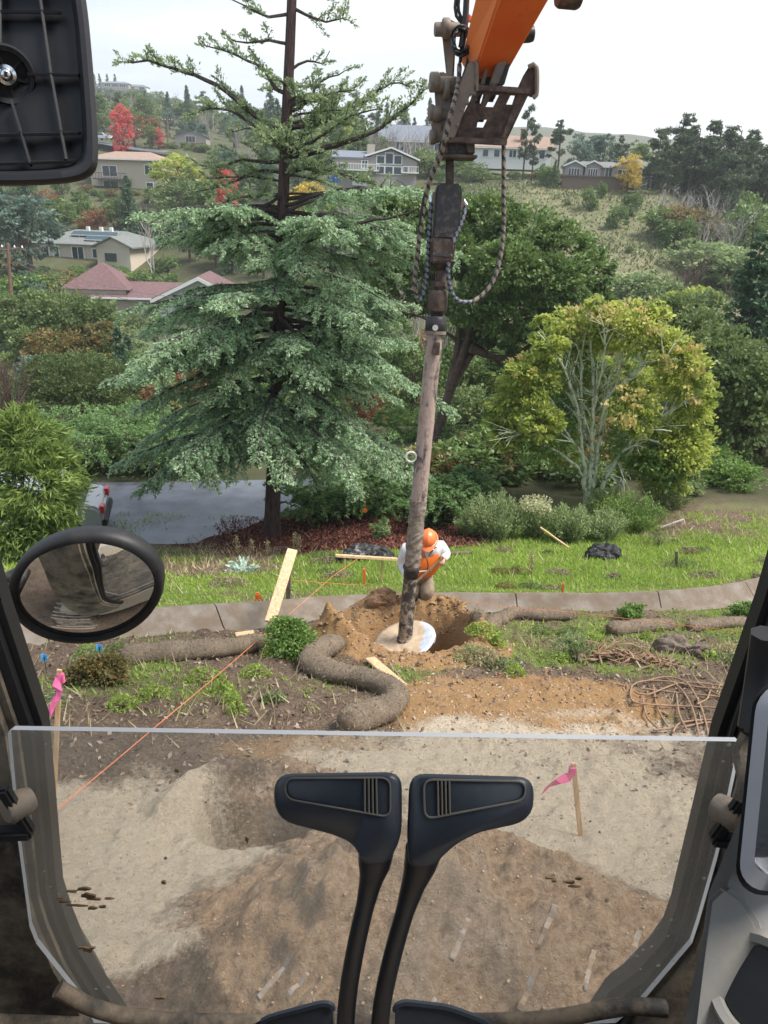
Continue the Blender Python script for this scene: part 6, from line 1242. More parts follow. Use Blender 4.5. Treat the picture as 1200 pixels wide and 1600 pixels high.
# ================================================================== the excavator we sit in
EX = thing('excavator', (0, 0, -3.2), 'muddy excavator seen from its own cab, with orange arm, dusty pane, travel levers and mirrors', 'excavator')
def part(mb, name, mat, parent=None, smooth=45, bevel=0): return mb.obj(name, M[mat] if isinstance(mat, str) else mat, parent or EX, smooth=smooth, bevel=bevel)
def child(mb, name, mat, par, smooth=45, bevel=0):
    o = bpy.data.objects.new(name, mb.mesh(name, M[mat] if isinstance(mat, str) else mat, smooth, bevel)); COL.objects.link(o); o.parent = par; o.matrix_parent_inverse = (EX_M(par)).inverted(); return o
def EX_M(o):
    m = Matrix.LocRotScale(o.location, o.rotation_euler, o.scale)
    return (EX_M(o.parent) @ o.matrix_parent_inverse @ m) if o.parent else m
# --- clear lower pane
YP = .86
out2 = [(17, 1139), (24, 1134), (1148, 1152), (1155, 1158), (1150, 1176), (1118, 1330), (1088, 1436), (1078, 1466), (1002, 1556), (960, 1590), (560, 1604), (150, 1590), (134, 1560), (60, 1466), (50, 1440), (30, 1290)]
poly = [P(x, y, YP) for x, y in out2]
mb = MB(); n = len(poly); th = Vector((0, -.009, 0)); mb.v = [tuple(p) for p in poly]+[tuple(p+th) for p in poly]
mb.f = [tuple(range(n)), tuple(range(2*n-1, n-1, -1))]+[(i, i+n, (i+1) % n+n, (i+1) % n) for i in range(n)]; mb.m = [0, 0]+[1]*n
PN = mb.obj('lower_windscreen', [M['pane'], M['paneedge']], EX)
# dried mud splashes stuck to the pane
def splash(pts, label=None):
    m = MB(); r = random.Random(int(pts[0][0]))
    for (x, y, w, h) in pts:
        c = P(x, y, YP-.0125); k = 10; k_ = (RI @ c).z*-1/F; ring = []
        for i in range(k): a = 6.283*i/k; q = r.uniform(.5, 1.25); ring.append(c+Vector((math.cos(a)*w*k_*q, 0, math.sin(a)*h*k_*q)))
        m.prism(ring, (0, .003, 0))
    child(m, 'mud_splash', 'driedmud', PN, smooth=False)
splash([(112, 1394, 9, 2), (130, 1390, 10, 4), (138, 1400, 12, 5), (150, 1406, 14, 2), (100, 1410, 12, 1.6), (120, 1416, 18, 1.6), (145, 1420, 8, 3), (160, 1418, 6, 2.5), (92, 1404, 6, 1.5), (170, 1405, 8, 1.2)])
splash([(890, 1380, 14, 2), (905, 1374, 6, 3), (897, 1386, 10, 1.5), (858, 1373, 8, 1.5), (866, 1377, 4, 2)]); splash([(136, 1485, 9, 5), (128, 1482, 8, 2), (145, 1482, 5, 2)]); splash([(258, 1342, 3, 2), (255, 1380, 4, 3), (386, 1313, 3, 6), (250, 1560, 8, 3), (276, 1205, 4, 3)])
# --- front frame around the opening (pillars and sill)
def strip(inner, outer, y0, dep, name, mat, bevel=.012):
    m = MB(); a = [P(x, y, y0) for x, y in inner]; b = [P(x, y, y0) for x, y in outer]; t = Vector((0, dep, 0)); n = len(a)
    vs = a+b+[p+t for p in a]+[p+t for p in b]; f = []
    for i in range(n-1): f += [(i, i+1, n+i+1, n+i), (2*n+i, 3*n+i, 3*n+i+1, 2*n+i+1), (i, 2*n+i, 2*n+i+1, i+1), (n+i, n+i+1, 3*n+i+1, 3*n+i)]
    f += [(0, n, 3*n, 2*n), (n-1, 3*n-1, 4*n-1, 2*n-1)]; m.add(vs, f); return part(m, name, mat, bevel=bevel)
# left: seal, then pillar
strip([(-46, 800), (0, 960), (60, 1138), (73, 1280), (84, 1400), (98, 1445), (120, 1500), (152, 1552), (192, 1610)], [(-90, 830), (-40, 985), (20, 1150), (38, 1285), (52, 1415), (66, 1460), (92, 1520), (128, 1580), (160, 1640)], .905, .05, 'left_window_seal', 'blackplastic')
strip([(-88, 828), (-38, 980), (20, 1148), (40, 1285), (54, 1413), (68, 1458), (94, 1518), (130, 1578), (160, 1640)], [(-260, 800), (-240, 990), (-180, 1150), (-160, 1300), (-150, 1420), (-140, 1500), (-120, 1600), (-100, 1740), (-60, 1800)], .885, .10, 'left_pillar', 'cabmud')
strip([(1246, 790), (1200, 945), (1128, 1150), (1092, 1300), (1060, 1430), (1042, 1480), (1000, 1528), (955, 1560), (920, 1612)], [(1300, 820), (1235, 965), (1165, 1160), (1128, 1308), (1096, 1440), (1078, 1490), (1040, 1540), (990, 1590), (960, 1650)], .905, .05, 'right_window_seal', 'blackplastic')
for o_, yy in ((12, .897), (26, .899)):      # ridges moulded along the seals
    for nm, ln in (('right_window_seal', [(1246, 790), (1200, 945), (1128, 1150), (1092, 1300), (1060, 1430), (1042, 1480)]),):
        m = MB(); m.tube(resample([P(x+o_, y+4, yy) for x, y in ln], .04), .0035, 6); part(m, 'seal_bead', 'blackplastic')
strip([(1298, 820), (1233, 965), (1165, 1158), (1126, 1308), (1094, 1438), (1076, 1488), (1038, 1538), (988, 1588), (960, 1650)], [(1460, 800), (1420, 1000), (1400, 1160), (1380, 1320), (1360, 1440), (1340, 1520), (1300, 1600), (1240, 1700), (1200, 1780)], .885, .10, 'right_pillar', 'cabmud')
# sill: muddy rolled lip along the floor
pts = [P(x, y, .832) for x, y in ((90, 1545), (130, 1568), (185, 1586), (260, 1596), (420, 1599), (600, 1599), (760, 1597), (860, 1593), (930, 1580), (985, 1571), (1040, 1576))]
m = MB(); m.tube(resample(pts, .03), [.0135]*len(resample(pts, .03)), 12); part(m, 'floor_lip', 'sill')
m = MB(); zf = P(600, 1612, .87).z; m.box((0, .45, zf-.03), (1.5, .88, .04)); part(m, 'cab_floor', 'sill')
# window catches
def catch(px, py, s, pz):
    c = P(px, py, .835); m = MB(); m.rev([(.004, -.004), (.018, -.004), (.021, .008), (.021, .028), (.016, .034), (.004, .034)], c, Vector((s*.55, -.8, .1)), 20); o = part(m, 'window_catch', 'steel')
    a = c+Vector((-s*.01, -.02, -.01)); m = MB(); m.beam(a+Vector((s*.004, 0, -.03)), a+Vector((s*.028, -.005, .055)), .018, .016, (0, 1, 0)); m.beam(a+Vector((s*.0, 0, -.03)), a+Vector((s*.09, -.01, -.03)), .018, .022, (0, 1, 0)); child(m, 'catch_lever', 'blackplastic', o, bevel=.004)
catch(44, 1250, -1, 0); catch(1122, 1260, 1, 0)
# cab shell: roof, rear wall, side sills (out of view, they shade the cab)
m = MB(); m.box((0, .0, .55), (1.5, 1.5, .06)); part(m, 'cab_roof', 'blackplastic'); m = MB(); m.box((0, -.78, -.4), (1.5, .06, 1.84)); part(m, 'cab_rear_wall', 'blackplastic')
for s in (-1, 1): m = MB(); m.box((s*.74, .02, -1.02), (.05, 1.5, .60)); part(m, 'side_panel', 'blackplastic'); 
# body below the windscreen
m = MB(); m.prism([(-.75, .90, -1.42), (.75, .90, -1.42), (.75, .92, -2.1), (-.75, .92, -2.1)], (0, -.05, 0)); part(m, 'cab_nose', 'cream')
for s in (-1, 1):            # crawler tracks under the deck
    m = MB(); pr = [(-2.2, -3.0), (-2.35, -2.7), (-2.1, -2.45), (.95, -2.45), (1.2, -2.7), (1.05, -3.0), (.8, -3.18), (-1.9, -3.18)]; m.prism([(s*1.25-.28, y_, z_) for y_, z_ in pr], (.56, 0, 0)); TK = part(m, 'crawler_track', 'sill', bevel=.02)
    m = MB(); L8 = resample([Vector((0, y_, z_)) for y_, z_ in pr+pr[:1]], .16)
    for p_ in L8: m.box((s*1.25, p_.y, p_.z), (.58, .03, .07))
    o = child(m, 'grouser_bars', 'grouser', TK, smooth=False)
m = MB(); m.box((0, -.7, -2.25), (2.6, 3.0, .28)); part(m, 'turntable_deck', 'cream', bevel=.04)
# --- right console: grey dusty shell with a silver-framed monitor and a round speaker
YC = .62
def pc(x, y, d): return PD(x, y, d)
m = MB(); a = [(1118, 1345), (1145, 1280), (1165, 1215), (1180, 1150), (1260, 1100), (1300, 1640), (1050, 1640), (1062, 1580), (1085, 1470), (1095, 1400)]
front = [pc(x, y, .80) for x, y in a]; m.prism(front, ray(1400, 1300)*.18+Vector((.1, .05, 0))); CO = part(m, 'right_console', 'consolegrey', bevel=.022, smooth=60)
m = MB(); a = [(1105, 1405), (1130, 1382), (1160, 1400), (1185, 1440), (1195, 1480), (1210, 1500), (1250, 1500), (1250, 1640), (1075, 1640), (1092, 1500)]
m.prism([pc(x, y, .785) for x, y in a], ray(1300, 1400)*.02); child(m, 'console_step', 'consolegrey', CO, bevel=.006, smooth=60)
def rrect(x0, y0, x1, y1, r, k=6):
    o = []
    for cx, cy_, a0 in ((x1-r, y0+r, -90), (x1-r, y1-r, 0), (x0+r, y1-r, 90), (x0+r, y0+r, 180)):
        for i in range(k+1): a = R_(a0+90*i/k); o.append((cx+r*math.cos(a), cy_+r*math.sin(a)))
    return o
def skew(l, cx=1180, cy_=1230, sh=-.10): return [(x+(y-cy_)*sh, y) for x, y in l]
o1 = skew(rrect(1168, 1066, 1300, 1392, 46)); o2 = skew(rrect(1190, 1084, 1290, 1366, 28))
m = MB(); A_ = [pc(x, y, .70) for x, y in o1]; B_ = [pc(x, y, .695) for x, y in o2]; C_ = [pc(x, y, .715) for x, y in o2]; D_ = [pc(x, y, .75) for x, y in o1]; n = len(A_)
m.add(A_+B_+C_+D_, [f for i in range(n) for f in ((i, (i+1) % n, n+(i+1) % n, n+i), (n+i, n+(i+1) % n, 2*n+(i+1) % n, 2*n+i), (i, 3*n+i, 3*n+(i+1) % n, (i+1) % n))]); MO = part(m, 'monitor', 'silver', smooth=50)
m = MB(); m.add([pc(x, y, .712) for x, y in o2], [tuple(range(n))]); child(m, 'screen', 'screen', MO, smooth=False)
m = MB(); o3 = skew(rrect(1162, 1060, 1306, 1400, 48)); m.prism([pc(x, y, .735) for x, y in o3], ray(1240, 1230)*.05); child(m, 'monitor_back', 'blackplastic', MO, bevel=.004)
c = pc(1185, 1545, .765); m = MB(); ax = -ray(1330, 1500).normalized()*1+Vector((-.9, -.1, .35)); m.rev([(.052, -.03), (.056, 0), (.050, .008), (.042, .004), (.040, -.006), (.004, -.008)], c, ax, 36); SPK = part(m, 'console_speaker', 'consolegrey', smooth=50)
m = MB(); m.rev([(.002, .0), (.039, .0), (.039, .003), (.002, .006)], c+ax.normalized()*-.004, ax, 30); child(m, 'speaker_cone', 'blackplastic', SPK)
# wires beside the console
m = MB(); m.tube(resample([pc(1172, 1150, .92), pc(1160, 1180, .92), pc(1168, 1215, .9), pc(1160, 1250, .9)], .01), .012, 8); part(m, 'cable_sleeve', 'sill')
m = MB(); m.tube(resample([pc(1200, 990, .9), pc(1190, 1060, .92), pc(1178, 1140, .92)], .01), .02, 8); part(m, 'pillar_trim', 'blackplastic')
# --- travel levers
def lever(sgn, gp, rod, rp2):
    # grip outline in photo pixels; the same shape mirrored for the right lever
    d = .74; m = MB(); pts2 = gp; n = len(pts2)
    cx = sum(p[0] for p in pts2)/n; cy_ = sum(p[1] for p in pts2)/n
    lay = [(.0, .93), (.004, .985), (.014, 1.0), (.034, 1.0), (.046, .95)]; vs = []
    for dz, k in lay:
        for x, y in pts2: vs.append(PD(cx+(x-cx)*k, cy_+(y-cy_)*(k if k > .98 else k-.02), d+dz))
    f = [(j*n+i, j*n+(i+1) % n, (j+1)*n+(i+1) % n, (j+1)*n+i) for j in range(len(lay)-1) for i in range(n)]+[tuple(range(n))[::-1], tuple((len(lay)-1)*n+i for i in range(n))]
    m.add(vs, f); LV = bpy.data.objects.new('travel_lever', None); LV.location = PD(rod[0][0], rod[0][1], rod[0][2]); COL.objects.link(LV); keep(LV, EX)
    g_ = child(m, 'grip', 'grip', LV, smooth=60)
    rr_ = resample([PD(*q) for q in rod], .01); k = len(rr_); m = MB(); m.tube(rr_, [np.interp(i/(k-1), [0, .05, .12, .22, 1], [.019, .016, .012, .0098, .0105]) for i in range(k)], 20); child(m, 'rod', 'leverrod', LV, smooth=70)
    return LV, d
def rnd(pts, r, k=5):            # round the corners of a pixel outline
    o = []; n = len(pts)
    for i in range(n):
        p = Vector(pts[i]+(0,)) if len(pts[i]) == 2 else Vector(pts[i][:2]+(0,)); rr_ = pts[i][2] if len(pts[i]) == 3 else r
        a = Vector(pts[i-1][:2]+(0,)); b = Vector(pts[(i+1) % n][:2]+(0,)); u = (a-p).normalized()*min(rr_, (a-p).length*.49); v = (b-p).normalized()*min(rr_, (b-p).length*.49)
        for j in range(k+1): t = j/k; q = (1-t)**2*(p+u)+2*t*(1-t)*p+t*t*(p+v); o.append((q.x, q.y))
    return o
G1 = rnd([(428, 1209, 30), (628, 1206, 26), (628, 1310, 30), (604, 1352, 16), (568, 1352, 14), (553, 1318, 24), (520, 1304, 10), (428, 1280, 34)], 12)
G2 = rnd([(640, 1208, 26), (834, 1214, 26), (834, 1282, 36), (750, 1300, 10), (712, 1318, 24), (672, 1358, 16), (638, 1354, 14), (636, 1300, 10)], 12)
LV1, dd = lever(-1, G1, [(588, 1325, .765), (585, 1350, .77), (574, 1400, .78), (556, 1480, .80), (543, 1560, .83), (538, 1640, .87)], None)
LV2, dd = lever(1, G2, [(662, 1328, .765), (656, 1352, .77), (640, 1400, .78), (614, 1490, .80), (597, 1570, .83), (590, 1650, .87)], None)
def groove(LV, lines, d):
    m = MB()
    for l, cl in lines: m.tube([PD(x, y, d) for x, y in l], .0011, 5, closed=cl)
    child(m, 'worn_outline', 'gripline', LV)
groove(LV1, [(rnd([(445, 1216), (610, 1215), (610, 1277), (446, 1248)], 16), True)]+[([(x, 1216), (x+.5+.3*(x-575)/7, 1272-(590-x)*.15)], False) for x in (570, 576, 582, 588)], .7385)
groove(LV2, [(rnd([(662, 1218), (822, 1221), (820, 1250), (664, 1280)], 16), True)]+[([(x, 1219), (x+1, 1274+(690-x)*.15)], False) for x in (684, 690, 696, 702)], .7385)
# pedals at the bottom edge
for i, pl in enumerate((rnd([(380, 1610, 10), (420, 1586, 12), (505, 1563, 12), (519, 1566, 8), (522, 1640, 6), (380, 1660, 8)], 8), rnd([(618, 1568, 8), (632, 1562, 8), (700, 1570, 12), (760, 1592, 14), (800, 1640, 8), (616, 1650, 6)], 8))):
    m = MB(); m.prism([PD(x, y, .90) for x, y in pl], ray(600, 1650)*.03); part(m, 'travel_pedal', 'grip', bevel=.006)
    m = MB(); q = [p for p in pl if p[1] < 1600]; m.tube([PD(x, y+4, .897) for x, y in q], .004, 6); part(m, 'pedal_rim', 'grip')
# --- round mirror outside, left
cM = PD(135, 921, 1.32); u = (PD(258, 912, 1.32)-PD(14, 932, 1.32)).normalized(); hw = (PD(257, 912, 1.32)-PD(13, 932, 1.32)).length/2; vv = (PD(130, 838, 1.32)-PD(140, 1005, 1.32)); hh = vv.length/2; vv.normalize(); wv_ = cM.normalized(); vv = (vv-wv_*vv.dot(wv_)).normalized(); th_ = math.acos(min(1, hh/hw)); vv = (vv*math.cos(th_)-wv_*math.sin(th_)).normalized(); hh = hw; nrm = u.cross(vv).normalized()
if nrm.y > 0: nrm = -nrm
m = MB(); N_ = 64; prof = [(.0, .0, -.0), (1, 1, 0)]
def ring(k, off, add=0): return [cM+u*math.cos(6.2832*i/N_)*(hw*k+add)+vv*math.sin(6.2832*i/N_)*(hh*k+add)+nrm*off for i in range(N_)]
rs = [ring(1, .006, -.017), ring(1, .014, -.013), ring(1, .012, -.004), ring(1, 0, 0), ring(1, -.018, -.002), ring(1, -.035, -.03), ring(.5, -.05)]
vs = [p for r_ in rs for p in r_]; f = [(j*N_+i, j*N_+(i+1) % N_, (j+1)*N_+(i+1) % N_, (j+1)*N_+i) for j in range(len(rs)-1) for i in range(N_)]+[tuple((len(rs)-1)*N_+i for i in range(N_))]
m.add(vs, f); RM = part(m, 'round_mirror', 'blackplastic', smooth=60)
m = MB(); vs = []; K = 8
for j in range(K+1):
    k = 1-j/K
    for i in range(N_): vs.append(cM+u*math.cos(6.2832*i/N_)*(hw-.016)*k+vv*math.sin(6.2832*i/N_)*(hh-.016)*k+nrm*(.005+.020*(1-k*k)))
m.add(vs, [(j*N_+i, j*N_+(i+1) % N_, (j+1)*N_+(i+1) % N_, (j+1)*N_+i) for j in range(K) for i in range(N_)]); child(m, 'mirror_glass', 'mirror', RM, smooth=180)
m = MB(); m.tube([cM-nrm*.04, cM-nrm*.08+u*-.1, cM+u*-.32-nrm*.06+Vector((0, -.05, -.05))], .011, 10); child(m, 'mirror_arm', 'darksteel', RM)
m = MB(); m.tube([PD(16, 935, 1.32), PD(-30, 950, 1.25)], .012, 10); child(m, 'mirror_bracket', 'darksteel', RM)
# --- ribbed back of the big mirror, upper left
D0 = 1.05
def q_(x, y, d=D0): return PD(x, y, d)
O = rnd([(-60, -60), (122, -60, 10), (136, 0, 60), (146, 110, 60), (155, 232, 60), (150, 282, 44), (60, 291, 60), (-60, 290)], 20)
def inset(pl, k, cx=30, cy_=110): return [(cx+(x-cx)*k[0], cy_+(y-cy_)*k[1]) for x, y in pl]
rs = [(inset(O, (.80, .86)), .020), (inset(O, (.83, .885)), .004), (inset(O, (.86, .90)), -.004), (inset(O, (.93, .95)), -.004), (inset(O, (.985, .985)), .004), (O, .018), (inset(O, (.98, .98)), .04)]
m = MB(); n = len(O); vs = [q_(x, y, D0+dz) for l, dz in rs for x, y in l]
f = [(j*n+i, j*n+(i+1) % n, (j+1)*n+(i+1) % n, (j+1)*n+i) for j in range(len(rs)-1) for i in range(n)]; m.add(vs, f)
m.add([q_(x, y, D0+.022) for x, y in rs[0][0]]+[q_(x, y, D0+.04) for x, y in rs[-1][0]], [tuple(range(n)), tuple(range(2*n-1, n-1, -1))]); MHs = part(m, 'mirror_housing', 'mirrorback', smooth=50)
m = MB()
for l in ([(-60, 17), (95, 20)], [(45, 116), (125, 118)], [(-60, 213), (125, 208)], [(55, -60), (66, 20), (80, 118), (96, 208), (104, 252)], [(0, -60), (0, 75)], [(18, 158), (34, 210), (48, 258)], [(-60, 258), (118, 252)]):
    for i in range(len(l)-1): m.beam(q_(*l[i], D0+.012), q_(*l[i+1], D0+.012), .004, .011, ray(60, 100))
child(m, 'ribs', 'mirrorback', MHs, bevel=.0008)
c = q_(10, 117, D0+.006); ax = -ray(10, 117); m = MB(); m.rev([(.010, -.014), (.034, -.014), (.039, -.004), (.036, .006), (.030, .004), (.028, -.006), (.008, -.008)], c, ax, 40); BS = child(m, 'boss', 'mirrorback', MHs, smooth=50)
m = MB(); m.rev([(.013, -.006), (.013, .004), (.0085, .006), (.0075, .018), (.004, .021), (.001, .021)], c, ax, 20); child(m, 'bolt', 'chrome', MHs, smooth=50)
m = MB()
for i in range(6): a = 6.283*i/6+.3; u0, v0 = frame(ax); dv = u0*math.cos(a)+v0*math.sin(a); m.beam(c+dv*.012-ax.normalized()*.004, c+dv*.031-ax.normalized()*.004, .003, .006, ax)
child(m, 'boss_webs', 'mirrorback', MHs)
# --- tracks' worn grousers showing through the spoil in front
for i, (x0, y0, x1, y1) in enumerate(((843, 1478, 868, 1416), (706, 1500, 738, 1428), (812, 1580, 838, 1512), (912, 1548, 928, 1486), (975, 1530, 998, 1455), (404, 1560, 455, 1487), (448, 1560, 482, 1522), (575, 1600, 606, 1545), (660, 1590, 680, 1560))):
    a = PG(x0, y0); b_ = PG(x1, y1); dz = Vector((0, 0, .008)); m = MB(); r = random.Random(i); kk = 9; L1 = []; 
    d_ = (b_-a); s_ = Vector((d_.y, -d_.x, 0)).normalized()
    for j in range(kk+1):
        p = a.lerp(b_, j/kk); p.z = Hs(p.x, p.y); w_ = .012*r.uniform(.7, 1.15); L1.append((p-s_*w_+dz, p+s_*w_+dz))
    vs = [v for l in L1 for v in l]; nb = len(vs); m.add(vs+[v-Vector((0, 0, .03)) for v in vs], [(2*j, 2*j+1, 2*j+3, 2*j+2) for j in range(kk)]+[(2*j, 2*j+2, 2*j+2+nb, 2*j+nb) for j in range(kk)]+[(2*j+1, 2*j+1+nb, 2*j+3+nb, 2*j+3) for j in range(kk)])
    part(m, 'track_grouser', 'grouser', smooth=False)
# --- stick, linkage and coupler
YS = 9.5
def S(x, y, d=0): return P(x, y, YS+d)
def flat(pl, d0, th, mat, name, par=None, bevel=.012, smooth=40):
    m = MB(); m.prism([S(x, y, d0) for x, y in pl], (0, th, 0)); return (child(m, name, mat, par, smooth, bevel) if par else part(m, name, mat, None, smooth, bevel))
# stick: box section tapering to the nose, nearer end rises toward the cab
sec0 = [S(719, 100, -.05), S(768, 112, -.10), S(782, 100, .34), S(730, 92, .36)]       # nose (lower end)
A0, A1 = P(736, 62, 9.55), P(765, 62, 9.35)
nearq = {'L': (P(742, -20, 9.2), P(782, -20, 8.9), P(872, -20, 9.15), P(840, -20, 9.9))}
q0 = [P(719, 96, 9.5), P(736, 128, 9.35), P(790, 118, 9.45), P(778, 90, 10.0)]
q1 = [P(746, -25, 8.5), P(788, -25, 8.15), P(872, -25, 8.4), P(845, -25, 9.0)]
q2 = [a+(a-b)*4.0 for a, b in zip(q1, q0)]
m = MB(); m.add(q0+q1+q2, [(0, 1, 2, 3), (0, 4, 5, 1), (1, 5, 6, 2), (2, 6, 7, 3), (3, 7, 4, 0), (4, 8, 9, 5), (5, 9, 10, 6), (6, 10, 11, 7), (7, 11, 8, 4), (11, 10, 9, 8)])
m.m = [1, 0, 1, 0, 0, 0, 1, 0, 0, 0]; ST = m.obj('stick', [M['orange_lit'], M['orange']], EX, bevel=.02)  # sides take the lit copy of the paint, underside and nose the shaded one
flat([(735, 60), (728, 140), (742, 140), (757, 92)], -.14, .10, 'steel', 'nose_plate', None)
# front pin and its two link plates under the stick
flat([(786, 68), (795, 50), (803, 42), (808, 60), (795, 90), (778, 132), (764, 133)], -.30, .05, 'steel', 'coupler_bracket'); flat([(800, 66), (806, 44), (814, 48), (815, 64), (800, 92), (788, 133), (772, 133)], -.22, .10, 'darksteel', 'coupler_bracket')
flat([(752, 96), (784, 76), (790, 80), (772, 133), (747, 133)], -.10, .3, 'darksteel', 'nose_webs'); flat([(758, 104), (764, 100), (757, 133), (750, 133)], -.26, .04, 'steel', 'nose_rib')
m = MB(); m.rev([(.02, -.30), (.075, -.30), (.085, -.26), (.085, .16), (.075, .20), (.02, .20)], S(805, 54, -.12), (1, .15, .1), 24); part(m, 'linkage_pin', 'darksteel')
# link plates at the left
flat([(689, 34), (700, 28), (712, 34), (706, 132), (700, 136)], .10, .07, 'steel', 'bucket_link'); flat([(704, 32), (714, 34), (709, 128), (704, 130)], .26, .06, 'darksteel', 'bucket_link')
flat([(678, 120), (690, 111), (701, 116), (706, 150), (701, 200), (697, 222), (686, 222), (681, 170)], -.02, .08, 'steel', 'bucket_link'); flat([(700, 118), (712, 122), (712, 215), (702, 222)], .16, .06, 'darksteel', 'bucket_link')
def pin(x, y, d, r_, l_, mat='steel', nm='linkage_pin'):
    m = MB(); c = S(x, y, d); m.rev([(.01, -l_/2), (r_*.9, -l_/2), (r_, -l_/2+.012), (r_, l_/2-.012), (r_*.9, l_/2), (.01, l_/2)], c, (1, .12, .05), 22); part(m, nm, mat)
for (x, y, d, r_, l_) in ((697, 44, .02, .10, .08), (703, 46, .05, .07, .34), (679, 128, -.06, .10, .10), (692, 132, -.05, .08, .3), (697, 140, -.08, .10, .06), (674, 176, -.05, .085, .06), (682, 178, -.06, .085, .09), (690, 180, 0, .06, .3), (676, 214, -.05, .08, .06), (700, 212, .0, .05, .34)): pin(x, y, d, r_, l_)
flat([(674, 192), (682, 186), (690, 190), (690, 222), (676, 224)], -.06, .05, 'steel', 'link_plate')
# coupler body: two side plates with hooked ears and a slotted base plate
cd = -.42
bodyL = [(732, 97), (740, 94), (746, 99), (746, 146), (741, 150), (735, 148), (708, 221), (688, 221), (702, 172), (720, 128)]
flat(bodyL, cd-.02, .05, 'steel', 'coupler_side_plate')
m = MB(); ear = [(808, 140), (818, 118), (826, 105), (833, 101), (838, 106), (839, 120), (837, 148), (829, 153), (826, 147), (806, 185), (790, 218), (782, 219), (800, 165)]
flat(ear, cd+.02, .05, 'rust_steel', 'coupler_side_plate')
ew = [(826, 105), (833, 101), (838, 106), (839, 120), (838, 148), (833, 153)]; m = MB(); mm_ = resample([S(x, y, cd-.0) for x, y in ew], .03); m.tube(mm_, .026, 8); part(m, 'ear_edge', 'steel')
m = MB(); m.tube([S(x, y, cd-.03) for x, y in ((741, 95), (745, 100), (745.5, 142))], .02, 8); part(m, 'ear_edge', 'steel')
# base plate with real openings, built as strips between the slots
def bp(u_, v_):
    a = Vector((744, 139, 0)).lerp(Vector((828, 142, 0)), u_); b = Vector((703, 219, 0)).lerp(Vector((790, 222, 0)), u_); q = a.lerp(b, v_); return S(q.x, q.y, cd+.02+.10*v_)
us = [0, .10, .22, .33, .48, .68, .80, 1]; vsn = [0, .10, .28, .34, .58, .74, 1]; holes = {(1, 1): 1, (3, 1): 1, (5, 1): 1, (3, 2): 1, (3, 4): 1}
m = MB(); G_ = {}
for i, u_ in enumerate(us):
    for j, v_ in enumerate(vsn): G_[(i, j)] = len(m.v); m.v.append(tuple(bp(u_, v_)))
for i in range(len(us)-1):
    for j in range(len(vsn)-1):
        if (i, j) in holes: continue
        m.f.append((G_[(i, j)], G_[(i+1, j)], G_[(i+1, j+1)], G_[(i, j+1)])); m.m.append(0)
me_ = m.mesh('coupler_base_plate', M['rust_steel']); o = bpy.data.objects.new('coupler_base_plate', me_); COL.objects.link(o); keep(o, EX); sm = o.modifiers.new('thickness', 'SOLIDIFY'); sm.thickness = .05; sm.offset = 0
m = MB(); m.beam(S(741, 137, cd-.02), S(828, 143, cd-.02), .05, .06); part(m, 'coupler_crossbar', 'rust_steel', bevel=.008)
m = MB(); m.beam(S(700, 218, cd), S(792, 223, cd), .04, .06); part(m, 'coupler_crossbar', 'rust_steel', bevel=.008)
for (i, j) in ((1, 1), (3, 1), (3, 2), (3, 4)):
    m = MB(); a_, b2, c2, d2 = bp(us[i], vsn[j]), bp(us[i+1], vsn[j]), bp(us[i+1], vsn[j+1]), bp(us[i], vsn[j+1]); off = Vector((0, .22, .10)); e_ = .02
    m.prism([a_+off+Vector((-e_, 0, e_)), b2+off+Vector((e_, 0, e_)), c2+off+Vector((e_, 0, -e_)), d2+off+Vector((-e_, 0, -e_))], (0, .04, 0)); part(m, 'inner_web', 'darksteel')
flat([(748, 150), (752, 146), (745, 200), (720, 214), (712, 214)], cd+.16, .05, 'darksteel', 'inner_web')
flat([(760, 214), (786, 216), (784, 225), (762, 224)], cd-.02, .12, 'rust_steel', 'coupler_latch')
for x, y in ((737, 160), (729, 172), (722, 196)): pin(x-8, y, cd, .03, .04)
# hose bundle clipped beside the stick
HB = MB(); r = random.Random(6)
for i in range(7):
    pts = []; ph = r.uniform(0, 6.28); rx = r.uniform(10, 19); ry = r.uniform(16, 28)
    for j in range(26): a = ph+6.283*j/25*1.1; pts.append(S(721+r.uniform(-1, 1)+rx*math.cos(a)*.9, 64+ry*math.sin(a), -.22+.10*math.sin(a*2+i)))
    HB.tube(resample(pts[::3], .03), .013, 7)
for l in ([(727, -30), (726, 10), (722, 60), (719, 92)], [(716, -30), (711, 12), (713, 25), (722, 36)], [(722, -30), (716, 8), (719, 24), (726, 40)], [(732, -30), (729, 40), (722, 80), (718, 100)], [(731, 50), (733, 80), (727, 110), (718, 133)]): HB.tube(resample([S(x, y, -.2) for x, y in l], .04), .017, 8)
HB.tube(resample([S(x, y, -.24) for x, y in ((731, -30), (728, 20), (724, 50), (720, 74))], .04), .03, 10)
part(HB, 'hose_bundle', 'blackhose', smooth=60)
flat([(729, 22), (737, 22), (738, 34), (730, 34)], -.2, .05, 'orange_lit', 'hose_clip')
# a piece of the boom hardware at the top edge
m = MB(); m.rev([(.02, -.12), (.10, -.12), (.115, -.09), (.115, .09), (.10, .12), (.02, .12)], P(889, -6, 9.0), (1, .2, 0), 24); part(m, 'hose_roller', 'rust_steel')
